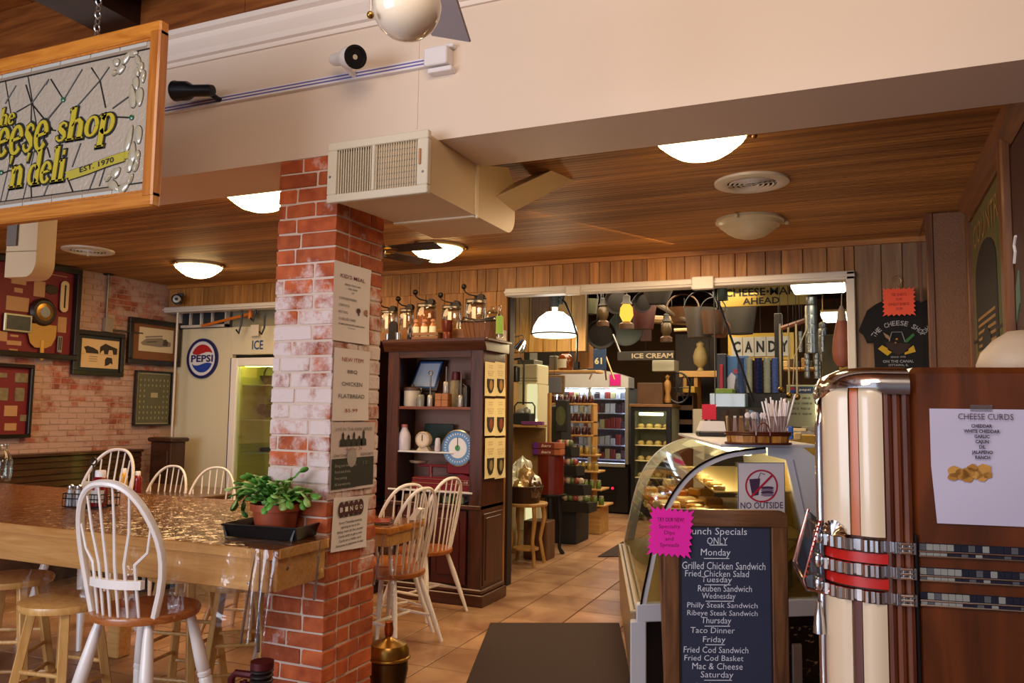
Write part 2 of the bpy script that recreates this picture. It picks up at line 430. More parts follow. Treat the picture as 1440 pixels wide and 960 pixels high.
# left wall
wl = struct('wall_left', B().box(XL-.2, XL-.006, -3.2, 14.5, 0, 3.6), mortar_w)
wl['label'] = 'whitewashed red brick wall behind the booth'
CHW, BLW = .051, .172
lo = B(); cnt = 0
for k in range(52):
    z = k*CHW+CHW/2
    if z > ZC: break
    y = 3.75 - (BLW/2 if k % 2 else 0)
    while y < YB-.02:
        y1 = min(y+BLW-.010, YB-.01); l = y1-y
        if l > .04:
            if z > .93 and cnt < 300 and y > 4.3:
                cnt += 1
                me = meshes.get(('w', round(l,3), cnt % 3)) or meshes.setdefault(('w', round(l,3), cnt % 3), bmesh_brick(l, .04, .043, wallbrick, cnt, .002, .0018))
                put_brick(me, wl, (XL-.02+random.uniform(-.003,.002), y+l/2, z), PI/2)
            else: lo.box(XL-.03, XL, y, y1, z-.0215, z+.0215)
        y += BLW
stuff(part('brick_courses', lo, wallbrick, wl))

# back wall: planked panelling above the opening, right of the opening, and left
plankw = wood('pine_panelling', '8a5a2c', 'b8803f', (14, 14, 1.2), .5, 0, .22)
plankr = wood('faded_panelling', '7c5c40', '9a7852', (14, 14, 1.2), .6, 0, .14)
darkgap = mat('panel_joint', '2c1a0e', .9)
wb = struct('wall_back', B().box(XL, -.05, YB+.03, YB+.12, ZH, ZC).box(-.05, XR+.1, YB+.03, YB+.12, 0, ZC).box(-4.35, -2.64, YB+.03, YB+.12, 0, ZH), darkgap)
def planks(x0, x1, z0, z1, m, w0=.07, w1=.17, skip=None):
    x = x0
    while x < x1-.01:
        w = min(random.uniform(w0, w1), x1-x)
        if x1-x-w < .04: w = x1-x
        part('plank', B().rbox(x+.002, x+w-.002, YB, YB+.03, z0, z1, .003), m, wb)
        x += w
planks(XL, -.02, ZH, ZC, plankw)
planks(-.02, XR+.05, 1.3, ZC, plankr, .08, .2)
planks(-.02, XR+.05, 0, 1.3, plankr, .15, .2)
planks(-4.35, -2.66, 0.0, ZH, plankw, .12, .2)
trimw = wood('wood_trim', '8a5526', 'b57a38', (1.5, 20, 20), .45)
struct('trim_1', B().box(XL, XR, YB-.03, YB, ZC-.035, ZC), trimw)
# white aluminium head track and jambs of the opening
al = mat('white_aluminium', 'cfc8bd', .35)
t2 = struct('trim_2', B().rbox(-2.66, -.02, YB-.05, YB+.08, ZH-.05, ZH+.012, .006).box(-2.66, -.02, YB-.06, YB-.05, ZH-.03, ZH-.012), al)
struct('trim_3', B().rbox(-.075, -.02, YB-.05, YB+.08, 0, ZH+.01, .006), al)
struct('trim_4', B().rbox(XL, -4.35, YB-.06, YB+.08, ZH-.055, ZH, .006).box(XL, -4.35, YB-.075, YB-.05, ZH-.035, ZH-.02), al)
part('track_bracket', B().rbox(-1.13, -.97, YB-.09, YB-.03, ZH-.075, ZH+.02, .006), al, t2)
part('track_bracket', B().rbox(-2.12, -2.00, YB-.09, YB-.03, ZH-.07, ZH+.0, .006), al, t2)

# dining room ceiling: narrow beaded boards along x
def ceil_mat():
    m, nt, b = _new('beaded_ceiling'); N = nt.nodes.new; L = nt.links.new
    g = N('ShaderNodeNewGeometry'); mp = N('ShaderNodeMapping'); mp.inputs['Scale'].default_value = (.35, 26, 1)
    L(g.outputs['Position'], mp.inputs[0])
    n = N('ShaderNodeTexNoise'); n.inputs['Scale'].default_value = 1; n.inputs['Detail'].default_value = 3; L(mp.outputs[0], n.inputs['Vector'])
    mp2 = N('ShaderNodeMapping'); mp2.inputs['Scale'].default_value = (.5, 4.5, 1); L(g.outputs['Position'], mp2.inputs[0])
    n2 = N('ShaderNodeTexNoise'); n2.inputs['Scale'].default_value = 1; n2.inputs['Detail'].default_value = 3; L(mp2.outputs[0], n2.inputs['Vector'])
    ad = N('ShaderNodeMath'); ad.operation = 'ADD'; L(n.outputs['Fac'], ad.inputs[0]); L(n2.outputs['Fac'], ad.inputs[1])
    cr = N('ShaderNodeValToRGB'); e = cr.color_ramp.elements
    e[0].position = .38; e[0].color = lin('7c4c18'); e[1].position = .68; e[1].color = lin('cc8c40')
    dv = N('ShaderNodeMath'); dv.operation = 'MULTIPLY'; dv.inputs[1].default_value = .5; L(ad.outputs[0], dv.inputs[0])
    L(dv.outputs[0], cr.inputs[0]); L(cr.outputs[0], b.inputs['Base Color']); b.inputs['Roughness'].default_value = .6
    return m
cm_ = ceil_mat()
ceil = struct('ceiling', B().box(XL-.1, XR+.1, YBK-.05, YB+.05, ZC+.012, ZC+.06), darkgap)
sl = B(); y = YBK
while y < YB:
    sl.prism([(y+.001, ZC+.012), (y+.0035, ZC), (y+.0335, ZC), (y+.036, ZC+.012)], XL, XR+.05, 'x'); y += .038
stuff(part('ceiling_boards', sl, cm_, ceil))

# the big painted beam
beamw = mat('beam_paint', 'd6c2ae', .55, var=.05, vscale=1.2)
bm_ = struct('trim_5', B().box(-6.4, 3.0, YF, YBK, ZBM, 3.6), beamw)
bm_['label'] = 'wide cream painted beam over the brick column'
# plaster joint strips on the beam
xj = P(588, 100, Y=YF).x
part('joint_strip', B().box(xj-.004, xj+.004, YF-.003, YF+.001, ZBM+.06, 3.0), beamw, bm_)
# crown moulding (three steps)
cw = mat('crown_white', 'dccdc0', .45)
prof = [(YF,3.035),(YF-.012,3.035),(YF-.014,3.055),(YF-.03,3.06),(YF-.034,3.085),(YF-.06,3.12),(YF-.064,3.145),(YF-.085,3.155),(YF-.085,3.18),(YF,3.18)]
struct('trim_6', B().prism(prof, -6.4, 3.0, 'x'), cw)
fw = wood('front_ceiling_wood', '6c3614', 'a4602a', (1.4, 16, 16), .4)
dk = wood('dark_beam_wood', '1c0b05', '2e140a', (10, 1.2, 10), .4)
struct('trim_7', B().box(-6.4, -2.55, YF-.06, YF, 3.18, 3.6).box(-2.547, 3.0, YF-.06, YF, 3.18, 3.6), fw)
c2 = struct('ceiling_front', B().box(-6.4, 3.2, -3.2, YF, 3.55, 3.65), fw)
for i in range(24):
    x = -6.4+i*.4
    part('plank', B().rbox(x+.003, x+.397, -3.2, YF-.06, 3.53, 3.552, .003), fw, c2)
b0 = P(197, 36, Y=YF-.06)
struct('trim_8', B().box(b0.x-.26, b0.x, -3.2, YF-.06, b0.z-.0, 3.53), dk)
struct('trim_9', B().box(b0.x-1.62, b0.x-1.36, -3.2, YF-.06, b0.z-.0, 3.53), dk)
struct('trim_10', B().box(b0.x, 3.0, YF-.5, YF-.25, b0.z+.06, 3.53), dk)
# right wall with panelling (mural bay built later)
wr = struct('wall_right', B().box(XR+.02, XR+.14, -3.2, YB+.1, 0, 3.6), wood('wall_right_wood', '3a2010', '5a3418', (10, 10, 1), .5))
# shop room shell behind the opening
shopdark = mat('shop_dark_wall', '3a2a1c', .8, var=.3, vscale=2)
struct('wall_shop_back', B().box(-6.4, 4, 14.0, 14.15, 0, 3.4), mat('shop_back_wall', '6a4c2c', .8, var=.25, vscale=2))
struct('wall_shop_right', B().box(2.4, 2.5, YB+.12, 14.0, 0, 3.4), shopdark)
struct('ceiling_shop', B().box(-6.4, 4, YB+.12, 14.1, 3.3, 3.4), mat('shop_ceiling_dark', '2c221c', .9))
struct('wall_shop_left', B().box(-4.45, -4.35, YB+.12, 14.0, 0, 3.4), mat('shop_left_wall', '7c5a34', .8, var=.2, vscale=3))
# ================= dining side =================
pine = wood('pale_pine', 'c48f4e', 'e0b272', (2, 22, 22), .35, .3, .12)
pine_t = wood('pale_pine_tabletop', 'b0661c', 'e49c44', (1.6, 14, 14), .25, .4, .05)
seatw = wood('honey_seat_wood', '8c4a1c', 'b87038', (3, 24, 24), .3, .4, .12)
stoolw = wood('natural_birch', 'b88848', 'd8ac6a', (18, 18, 2.5), .35, .3, .10)
chairw = mat('white_chair_paint', 'eae4e0', .32, coat=.2)
darkw = wood('dark_booth_wood', '2e170a', '4c2a14', (14, 2, 14), .4, .2, .12)
vinyl = clear('clear_vinyl', 'f6f2ee', .05, .07, .3, 9, k=.3)
vinyl_top = clear('clear_vinyl_top', 'fffaf0', .03, .10, .45, 18)
screw = mat('screw_steel', 'a8a8a8', .35, .9)
TZ = .868
TX0, TX1, TY0, TY1 = -5.6, -2.03, 2.455, 3.63
t = thing('communal_table', 'long high pine table with a clear vinyl cover, its end against the brick column', 'table', (TX0, TY0, 0))
def o_(pts): return [(x-TX0, y-TY0) for x, y in pts]
out = o_([(TX0,TY0),(TX1-.03,TY0),(TX1-.008,TY0+.01),(TX1,TY0+.035),(TX1,CY0-.004),(CX0-.006,CY0-.004),(CX0-.006,TY1),(TX0,TY1)])
part('tabletop', B().prism(out, TZ-.04, TZ, 'z'), pine_t, t)
L_, Wd = TX1-TX0, TY1-TY0
part('edge_band', B().rbox(0, L_-.03, -.004, .0, TZ-.04, TZ-.003, .001).rbox(L_, L_+.004, .035, .34, TZ-.04, TZ-.003, .001), pine, t)
part('apron', B().rbox(0, L_-.03, .012, .04, TZ-.165, TZ-.04, .004), pine, t)
part('apron', B().rbox(L_-.036, L_-.012, .04, .34, TZ-.165, TZ-.04, .004), pine, t, label='short end apron with round screws')
part('apron', B().rbox(0, L_-.4, Wd-.04, Wd-.012, TZ-.165, TZ-.04, .004), pine, t)
for (x, y) in ((.3, .2), (.3, Wd-.2), (1.75, Wd-.25)):
    part('leg', B().rbox(x-.045, x+.045, y-.045, y+.045, 0, TZ-.04, .006), pine, t)
ap = t.children
for (y, z) in ((.10, TZ-.085), (.29, TZ-.075), (.29, TZ-.14)):
    part('screw', B().lathe([(.008,0),(.007,.003),(0,.004)], (L_-.012, y, z), 10, 'x'), screw, t)
for (x, z) in ((L_-.11, TZ-.02), (L_-.12, TZ-.135), (L_-.45, TZ-.02)):
    part('screw', B().lathe([(.007,0),(.006,-.003),(0,-.004)], (x, .012 if z < TZ-.05 else 0, z), 10, 'y'), screw, t)
# vinyl sheet: top plus wavy hanging skirts
vc = thing('vinyl_table_cover', 'clear vinyl cloth over the high pine table, hanging in folds at the column corner', 'tablecloth', (TX0, TY0, 0))
def drip(x): return .32+.03*math.sin(x*2.1)
def front(u, v):
    x = u*L_; return (x, -.012-.012*v*(1+math.sin(x*23)+.6*math.sin(x*51+1)), TZ+.003-v*(.30-.10*max(0, math.cos(x*1.3))))
part('front_skirt', B().grid(lambda u, v: front(u, v), 160, 6), vinyl, vc, True)
part('top_sheet', B().prism([(0,-.012),(L_,-.012),(L_+.006,.0),(L_+.006,.33),(CX0-.012-TX0,.33),(CX0-.012-TX0,Wd),(0,Wd)], TZ+.0005, TZ+.0025, 'z'), vinyl_top, vc)
def corner(u, v):
    # three pointed folds where the sheet gathers at the corner
    a = u*2-1; d = v*.34
    s = abs(math.sin(u*PI*3))
    return (L_-.10+u*.135+ .03*v*(1-u), -.014-.05*v*s, TZ+.002-d*(.55+.45*s))
part('corner_fold', B().grid(corner, 24, 5), vinyl, vc, True)
def side(u, v):
    y = u*.33
    return (L_+.008+.045*v*abs(math.sin(u*PI*2.0)), y-.012+.03*v*u, TZ+.002-v*(.30-.12*u))
part('side_skirt', B().grid(side, 24, 5), vinyl, vc, True)
hl = clear('vinyl_glare', 'e8e8ff', .55, .12)  # pale glossy tubes stand in for glare lines along the vinyl folds
for (x0, z1, xx) in ((L_-.065, .34, -.03), (L_-.045, .36, .035), (L_+.012, .23, .002)):
    y0 = -.02 if xx != .002 else .27
    part('glare_line', B().tube([(x0, y0, TZ-.005), (x0+xx*.5, y0-.015, TZ-z1*.5), (x0+xx, y0-.03, TZ-z1)], [.002,.006,.008], 6, flat=.6), hl, vc, True)

# ---------- windsor chairs ----------
def windsor(name, label, sh, bh, group=None, sw=.21, rail=False, turned=True, wm=None):
    """seat at height sh, bow rising bh above it; faces +y, back at -y"""
    wm = wm or chairw
    c = thing(name, label, 'chair', group=group)
    pts = [(sw*math.sin(a)*(1.0), sw*.98*math.cos(a)*(1.0 if math.cos(a) < 0 else .98)) for a in [2*PI*i/28 for i in range(28)]]
    b = B(); k = 0
    prof = [(.86, -.034), (.97, -.028), (1.0, -.014), (.985, -.003), (.93, 0), (.6, -.010), (.2, -.013)]
    for (s_, z) in prof: b.v += [(x*s_, y*s_, sh+z) for x, y in pts]
    n = len(pts)
    b.f.append(tuple(range(n-1, -1, -1)))
    for i in range(len(prof)-1):
        for j in range(n): b.f.append((i*n+j, i*n+(j+1)%n, (i+1)*n+(j+1)%n, (i+1)*n+j))
    b.f.append(tuple(range((len(prof)-1)*n, len(prof)*n)))
    part('seat', b, seatw, c, True)
    lean = .16
    def bk(u, v):  # point on the leaning, curved back surface
        return Vector((u, -sw*.80 + (u*u)*2.2*(1-.55*v/bh) - lean*v, sh-.005+v))
    bow = []
    hw = sw*.98; bw = sw*.70
    for i in range(33):
        a = PI*i/32; cx = -math.cos(a); sz = math.sin(a)
        v = bh*sz**.72 if sz > 0 else 0
        f_ = v/bh; w = bw + (hw-bw)*math.sin(min(1, f_*1.5)*PI/2)
        bow.append(bk(math.copysign(abs(cx)**.8, cx)*w, v))
    part('back_bow', B().tube(bow, .0165 if rail else .0115, 8, flat=.8), wm, c, True)
    ns = 6 if rail else 7
    for i in range(ns):
        q = (i-(ns-1)/2)/((ns-1)/2)
        ub, ut = q*(.095 if rail else sw*.62), q*hw*.80
        vt = bh*max(.0, 1-(q*.80)**2)**.36*.985
        if rail:
            pts_ = [bk(ub, 0), bk(ub, .12), bk(ub*1.02, .2), bk(ub+(ut-ub)*.72, vt*.72), bk(ut, vt)]
        else: pts_ = [bk(ub, 0), bk(ub+(ut-ub)*.5, vt*.5), bk(ut, vt)]
        part('spindle', B().tube(pts_, [.0055,.0065,.007,.0055,.0045] if rail else [.0055,.0065,.0045], 6), wm, c, True)
    if rail:
        rr = B(); P_ = [bk(-.115+.23*i/10, .125) for i in range(11)]
        rr.grid(lambda u, v: P_[min(10, int(round(u*10)))] + Vector((0, -.011, -.016+v*.032)), 10, 1)
        rr.grid(lambda u, v: P_[min(10, int(round(u*10)))] + Vector((0, .011, -.016+v*.032)), 10, 1)
        rr.grid(lambda u, v: P_[min(10, int(round(u*10)))] + Vector((0, -.011+v*.022, .016)), 10, 1)
        rr.grid(lambda u, v: P_[min(10, int(round(u*10)))] + Vector((0, -.011+v*.022, -.016)), 10, 1)
        for e in (0, 10): rr.cbox(P_[e], (.004, .022, .032))
        part('back_rail', rr, wm, c)
    tops, bots = [], []
    for sx, sy in ((-1,-1),(1,-1),(1,1),(-1,1)):
        a = Vector((sx*sw*.55, sy*sw*.55, sh-.03)); d = Vector((sx*sw*1.05, sy*sw*1.1, 0))
        rs, ps = [], []
        L1 = [(0,.014),(.10,.02),(.30,.025),(.40,.026),(.41,.021),(.42,.027),(.44,.027),(.45,.021),(.46,.026),(.7,.021),(1,.014)] if turned else [(0,.013),(.35,.018),(.7,.015),(1,.010)]
        for (f_, r) in L1: ps.append(a.lerp(d, f_)); rs.append(r)
        part('leg', B().tube(ps, rs, 10), wm, c, True); tops.append(a); bots.append(d)
    f1, f2 = (.62, .70)
    for i, j, f_ in ((0,3,f1),(1,2,f1)):
        part('stretcher', B().tube([tops[i].lerp(bots[i], f_), (tops[i].lerp(bots[i], f_)+tops[j].lerp(bots[j], f_))/2, tops[j].lerp(bots[j], f_)], [.007,.011,.007], 8), wm, c, True)
    ml = (tops[0].lerp(bots[0], f1)+tops[3].lerp(bots[3], f1))/2; mr_ = (tops[1].lerp(bots[1], f1)+tops[2].lerp(bots[2], f1))/2
    part('stretcher', B().tube([ml, (ml+mr_)/2, mr_], [.007,.011,.007], 8), wm, c, True)
    return c
# big white counter chair in front of the table
sc = P(206, 852, Z=.62)
fc = windsor('counter_chair', 'big white bow-back counter chair nearest the viewer, in front of the pine table', .62, .50, None, .205, True, True)
fc.location = (sc.x, sc.y, 0); fc.rotation_euler.z = math.radians(6)
# another counter chair tucked under the table (its legs and dark seat show behind the vinyl)
sc2 = P(300, 822, Z=.62)
cc = windsor('counter_chair', 'high wooden-seated chair on the far side of the pine table next to the column', .62, .42, None, .2, False, True)
cc.location = (-2.72, 3.62, 0); cc.rotation_euler.z = math.radians(176)
# ordinary windsor chairs
reg = windsor('windsor_chair', 'white windsor chair behind the potted plant, second chair back from the fridge', .44, .50, None, .2, False, False)
regs = 'white windsor chairs around the far dining tables'
reg['group'] = regs
def at_top(px, py, top, D): # location under the top of a chair back
    q = P(px, py, D=D); return Vector((q.x, q.y, 0))
q = at_top(286, 668, .94, 5.9); reg.location = q; reg.rotation_euler.z = math.radians(200)
reg['label'] = 'white windsor chair just left of the potted plant, behind the high table'
dup(reg, at_top(214, 668, .94, 6.0), math.radians(188), 'smaller white chair back between the ketchup caddy chair and the plant')
def tall_at(px, py, D, h0):
    q = P(px, py, D=D); return q
q = P(126, 634, D=4.95)
c3 = windsor('counter_chair', 'white high-backed chair beyond the table, its bow behind the ketchup bottle', .62, .50, None, .21, False, True)
c3.location = (q.x, q.y, q.z-.62-.50); c3.location.z = 0; c3.rotation_euler.z = math.radians(188)
wreg = windsor('windsor_chair', 'natural wood chair with honey bow peeping over the potted plant', .44, .50, None, .2, False, False, wm=stoolw)
q = at_top(357, 648, .94, 5.0); wreg.location = q; wreg.rotation_euler.z = math.radians(195)
# chairs right of the column
for (px, py, rz, lb) in ((636, 690, 78, 'white windsor chair standing nearest the dark wooden hutch'), (578, 692, 66, 'white windsor chair half hidden behind the one with the vinyl, left of the hutch'), (598, 704, 80, 'white windsor chair just right of the brick column, behind hanging vinyl')):
    D = {636: 5.50, 578: 4.98, 598: 4.75}[px]
    q = P(px, py, D=D); a_ = math.radians(rz+90); dup(reg, (q.x+.24*math.cos(a_), q.y+.24*math.sin(a_), 0), math.radians(rz), lb)
# round stools
def stool(label):
    c = thing('bar_stool', label, 'stool', group='round birch stools under the pine table')
    sh, r = .60, .175
    b = B().lathe([(r*.8, sh-.036), (r*.97, sh-.03), (r, sh-.016), (r*.98, sh-.003), (r*.92, sh), (0, sh-.002)], n=28)
    part('seat', b, stoolw, c, True)
    T, Bt = [], []
    for i in range(4):
        a = PI/4+i*PI/2; ca, sa = math.cos(a), math.sin(a)
        p0, p1 = Vector((ca*r*.66, sa*r*.66, sh-.034)), Vector((ca*r*1.22, sa*r*1.22, 0)); T.append(p0); Bt.append(p1)
        u = (p1-p0).normalized(); R_ = u.to_track_quat('Z', 'Y').to_matrix()
        part('leg', B().cbox((p0+p1)/2, (.036, .036, (p1-p0).length), R_), stoolw, c, bevel=.003)
    for (f_, pr) in ((.42, ((0,1),(2,3))), (.52, ((1,2),(3,0))), (.78, ((0,1),(2,3))), (.70, ((1,2),(3,0)))):
        for i, j in pr:
            part('stretcher', B().cyl(T[i].lerp(Bt[i], f_), T[j].lerp(Bt[j], f_), .009, n=8), stoolw, c, True)
    return c
s0 = stool('round birch stool directly left of the big white chair')
q = P(92, 841, Z=.60); s0.location = (q.x, q.y, 0); s0.rotation_euler.z = math.radians(8)
q = P(22, 812, Z=.60); dup(s0, (q.x-.05, q.y+.02, 0), math.radians(30), 'round birch stool at the left edge, under the table')
dup(s0, (-3.05, 3.05, 0), math.radians(12), 'round birch stool deep under the table behind the big white chair')
dup(s0, (-2.68, 3.02, 0), math.radians(40), 'round birch stool under the table close to the brick column')
# ---------- booth along the brick wall ----------
bo = thing('booth_bench', 'long dark wooden booth bench against the whitewashed brick wall', 'bench', (XL, 3.2, 0))
part('backrest', B().rbox(.02, .13, 0, 2.44, .40, .975, .006), darkw, bo)
part('cap_rail', B().rbox(.0, .17, 0, 2.44, .965, .99, .005), darkw, bo)
for i in range(9): part('slat', B().rbox(.13, .142, .0, 2.44, .50+i*.052, .545+i*.052, .003), darkw, bo)
part('seat', B().rbox(.02, .55, 0, 2.44, .38, .44, .01), darkw, bo)
part('base', B().box(.02, .48, 0, 2.44, 0, .38), darkw, bo)
bp_ = thing('booth_end_post', 'square dark wooden post with a wide cap at the far end of the booth', 'post', (-6.10, 5.80, 0))
part('post', B().rbox(-.13, .13, -.09, .09, 0, 1.06, .006), darkw, bp_)
part('cap', B().rbox(-.155, .155, -.115, .115, 1.06, 1.10, .01), darkw, bp_)
part('panel', B().rbox(-.10, .10, -.102, -.09, .2, .98, .006), darkw, bp_)
# corner pipe
pq = P(247, 500, Y=YB-.06)
xp = P(247, 500, Y=YB-.05).x; pp = B().cyl((xp, YB-.05, 1.0), (xp, YB-.05, ZH-.06), .011, n=10)
single('corner_pipe', pp, al, 'thin white vertical pipe in the corner between brick wall and drink cooler', 'pipe', smooth=True)
# dining table behind (brown, in front of booth)
ft = thing('dining_table', 'brown wooden dining table in front of the booth with a mustard bottle on it', 'table', (-5.15, 4.75, 0))
part('tabletop', B().rbox(-.72, .72, -.42, .42, .70, .74, .008), wood('brown_table', '4c2e16', '6e4524', (2, 16, 16), .3, .3), ft)
part('pedestal', B().lathe([(.24,0),(.24,.03),(.05,.08),(.045,.6),(.2,.70)], n=16), black_metal, ft, True)
# second table right of the column
rt_ = thing('side_table', 'pine table with a vinyl cover just right of the brick column', 'table', (-2.72, 3.95, 0))
rq = P(578, 735, Z=.74)
RX1, RY0 = rq.x, P(578, 745, Z=.74).y
rt_.location = (RX1, RY0, 0)
part('tabletop', B().rbox(-1.1, 0, 0, .42, .70, .74, .008), pine_t, rt_)
part('apron', B().rbox(-1.05, -.02, .02, .04, .63, .70, .003), pine, rt_)
part('apron', B().rbox(-.04, -.02, .04, .39, .63, .70, .003), pine, rt_)
for x, y in ((-1.0,.07),(-.5,.07),(-1.0,.36),(-.5,.36)): part('leg', B().rbox(x-.03, x+.03, y-.03, y+.03, 0, .70, .004), pine, rt_)
rv = thing('vinyl_table_cover', 'clear vinyl sheet hanging off the small table right of the column', 'tablecloth', (RX1, RY0, 0))
part('top_sheet', B().prism([(-1.1,-.01),(.01,-.01),(.01,.43),(-1.1,.43)], .741, .7425, 'z'), vinyl_top, rv)
part('front_skirt', B().grid(lambda u, v: (-1.1+1.13*u+.06*v*u, -.012-.03*v*(1+math.sin(u*40)), .742-v*(.26+.10*u)), 50, 5), vinyl, rv, True)
part('side_skirt', B().grid(lambda u, v: (.012+.05*v*abs(math.sin(u*9)), -.012+u*.44+.02*v, .742-v*(.30-.12*u)), 40, 5), vinyl, rv, True)
for x0, dx in ((-.16, .0), (-.01, -.03)):
    part('glare_line', B().tube([(x0, -.02, .742), (x0+dx*.5, -.05, .6), (x0+dx, -.07, .44)], [.002,.005,.007], 6, flat=.6), hl, rv, True)  # glare on the hanging vinyl, again modelled as pale tubes
mc = thing('menu_cards', 'dark printed menu lying flat on the small table right of the column', 'menu', (RX1-.22, RY0+.14, .7435), .3)
part('card', B().rbox(-.14, .14, -.10, .10, 0, .004, .001), mat('menu_dark', '3a2420', .3), mc)
part('card', B().rbox(-.10, .12, -.09, .09, .004, .009, .001), mat('menu_red', '8a3a30', .3), mc, rot=(0,0,.25))
nb = single('napkin', B().prism([(0,0),(.05,.005),(.09,.07),(.055,.075)], 0, .05, 'y'), mat('napkin_white', 'e8e8ec', .8), 'folded white napkin on the small table near the column', 'napkin', (RX1-.06, RY0+.3, .7435))

# ---------- things on the pine table ----------
# plant
q = P(387, 752, Z=TZ+.003)
tr = thing('plant_tray', 'black plastic tray holding the terracotta plant pot', 'tray', (q.x, q.y, TZ+.003), math.radians(6))
part('tray', B().rbox(-.155, .155, -.105, .105, 0, .006, .002).prism([(-.155,0),(-.172,.05),(-.165,.05),(-.147,.006)], -.12, .12, 'y').prism([(.155,0),(.172,.05),(.165,.05),(.147,.006)], -.12, .12, 'y').prism([(-.105,0),(-.122,.05),(-.115,.05),(-.097,.006)], -.17, .17, 'x').prism([(.105,0),(.122,.05),(.115,.05),(.097,.006)], -.17, .17, 'x'), black_plastic, tr)
part('rim', B().tube([(-.172,-.122,.05),(.172,-.122,.05),(.172,.122,.05),(-.172,.122,.05)], .005, 6, True), black_plastic, tr)
pl = thing('potted_cactus', 'leafy green christmas cactus in a terracotta-coloured pot on the table corner', 'potted plant', (q.x, q.y, TZ+.010))
terra = mat('terracotta_plastic', 'a04a2c', .45)
part('pot', B().lathe([(.078,0),(.088,.06),(.094,.095),(.105,.097),(.107,.125),(.099,.125),(.094,.10),(0,.10)], n=32), terra, pl, True)
part('soil', B().lathe([(.095,.10),(.05,.108),(0,.11)], n=16), mat('soil', '2a1c12', .95), pl, True)
part('label_sticker', B().prism([(-.02,.004),(.02,.004),(.022,.014),(-.018,.014)], -.0875, -.0845, 'y'), white_paint, pl)
leafm = [mat('leaf_green', '5c9c3c', .42, var=.3, vscale=25), mat('leaf_pale', '9cc470', .4, var=.25, vscale=25), mat('leaf_dark', '3c7430', .42, var=.3, vscale=25)]
def leaf_mesh(l, w, m):
    b = B(); n = 8
    ring = [(0,-.12),(.3,-.5),(.62,-.55),(.9,-.38),(1,0),(.9,.38),(.62,.55),(.3,.5),(0,.12)]
    for s_, z in ((1,-.001),(1,.001)):
        b.v += [(x*l, y*w*s_, z+.12*l*math.sin(x*2.2)*.5 - abs(y)*.1*w) for x, y in ring]
    b.v += [(.5*l, 0, .002+.06*l), (.5*l, 0, -.002+.06*l)]
    N_ = len(ring)
    for i in range(N_): b.f.append((N_+i, N_+(i+1)%N_, 2*N_)); b.f.append(((i+1)%N_, i, 2*N_+1)); b.f.append((i, (i+1)%N_, N_+(i+1)%N_, N_+i))
    me = b.mesh('leaf'); me.materials.append(m)
    me.polygons.foreach_set('use_smooth', [True]*len(me.polygons)); return me
LM = [leaf_mesh(.034, .024, m) for m in leafm for _ in (0,)]
rr = random.Random(5)
nleaf = 0
for i in range(78):
    az = rr.uniform(0, 2*PI); reach = rr.uniform(.4, 1.15); st = rr.uniform(.6, 1.2)
    if abs(math.cos(az)) < .35: reach *= .7
    p = Vector((math.cos(az)*.045*reach, math.sin(az)*.045*reach, .11)); up_ = rr.uniform(.8, 1.35)
    n = rr.choice((4, 5, 5, 6))
    mi = rr.choice((0, 0, 0, 1, 1, 2))
    for k in range(n):
        e = up_ - k*st*.52*reach
        d = Vector((math.cos(az)*math.cos(e), math.sin(az)*math.cos(e), math.sin(e)))
        if p.x+pl.location.x > CX0-.03 and p.y+pl.location.y > CY0-.03: break
        o = bpy.data.objects.new('leaf', LM[min(2, mi)]); COL.objects.link(o); o.parent = pl; o.location = p
        qd = d.to_track_quat('X', 'Z'); o.rotation_mode = 'QUATERNION'; o.rotation_quaternion = qd @ Matrix.Rotation(rr.uniform(-.7,.7), 4, 'X').to_quaternion()
        s_ = rr.uniform(1.0, 1.45); o.scale = (s_, s_, s_); p = p + d*.031*s_; az += rr.uniform(-.2, .2); nleaf += 1
# condiment caddy
q = P(128, 712, Z=TZ+.003)
cd = thing('condiment_caddy', 'black wire caddy with a tall loop handle on the pine table', 'caddy', (q.x, q.y, TZ+.003), math.radians(10))
cb_ = B()
for z in (.004, .045, .07): cb_.tube([(-.115,-.07,z),(.115,-.07,z),(.115,.07,z),(-.115,.07,z)], .003, 6, True)
for i in range(13):
    x = -.115+.23*i/12; cb_.cyl((x,-.07,.004),(x,-.07,.07),.0018, n=5); cb_.cyl((x,.07,.004),(x,.07,.07),.0018, n=5)
for i in range(7):
    y = -.07+.14*i/6; cb_.cyl((-.115,y,.004),(-.115,y,.07),.0018, n=5); cb_.cyl((.115,y,.004),(.115,y,.07),.0018, n=5); cb_.cyl((-.115,y,.004),(.115,y,.004),.002, n=5)
part('basket', cb_, black_metal, cd)
part('handle', B().cyl((0,0,.004),(0,0,.215),.004, n=8).tube([(.018*math.sin(a),0,.233-.018*math.cos(a)) for a in [2*PI*i/16 for i in range(16)]], .0045, 6, True), black_metal, cd, True)
shg = mat('shaker_glass', 'c8ccd4', .15, trans=.4); cap_m = mat('shaker_cap', 'bfc2c8', .2, 1)
def cadw(dx, dy):
    a = math.radians(10); return (q.x+dx*math.cos(a)-dy*math.sin(a), q.y+dx*math.sin(a)+dy*math.cos(a), TZ+.008)
for dx, lab, fill in ((-.09, 'glass salt shaker with metal cap, left one in the wire caddy', 'e8e8ea'), (-.042, 'pepper shaker with metal cap, right one in the wire caddy', '54504c')):
    s_ = thing('shaker', lab, 'shaker', cadw(dx, -.045))
    part('body', B().lathe([(.02,0),(.021,.01),(.017,.05),(.014,.085)], n=12), shg, s_, True)
    part('contents', B().lathe([(.018,.003),(.016,.045),(0,.045)], n=10), mat('fill_'+fill, fill, .8), s_)
    part('cap', B().lathe([(.0155,.085),(.0175,.088),(.0165,.103),(.008,.11),(0,.111)], n=12), cap_m, s_, True)
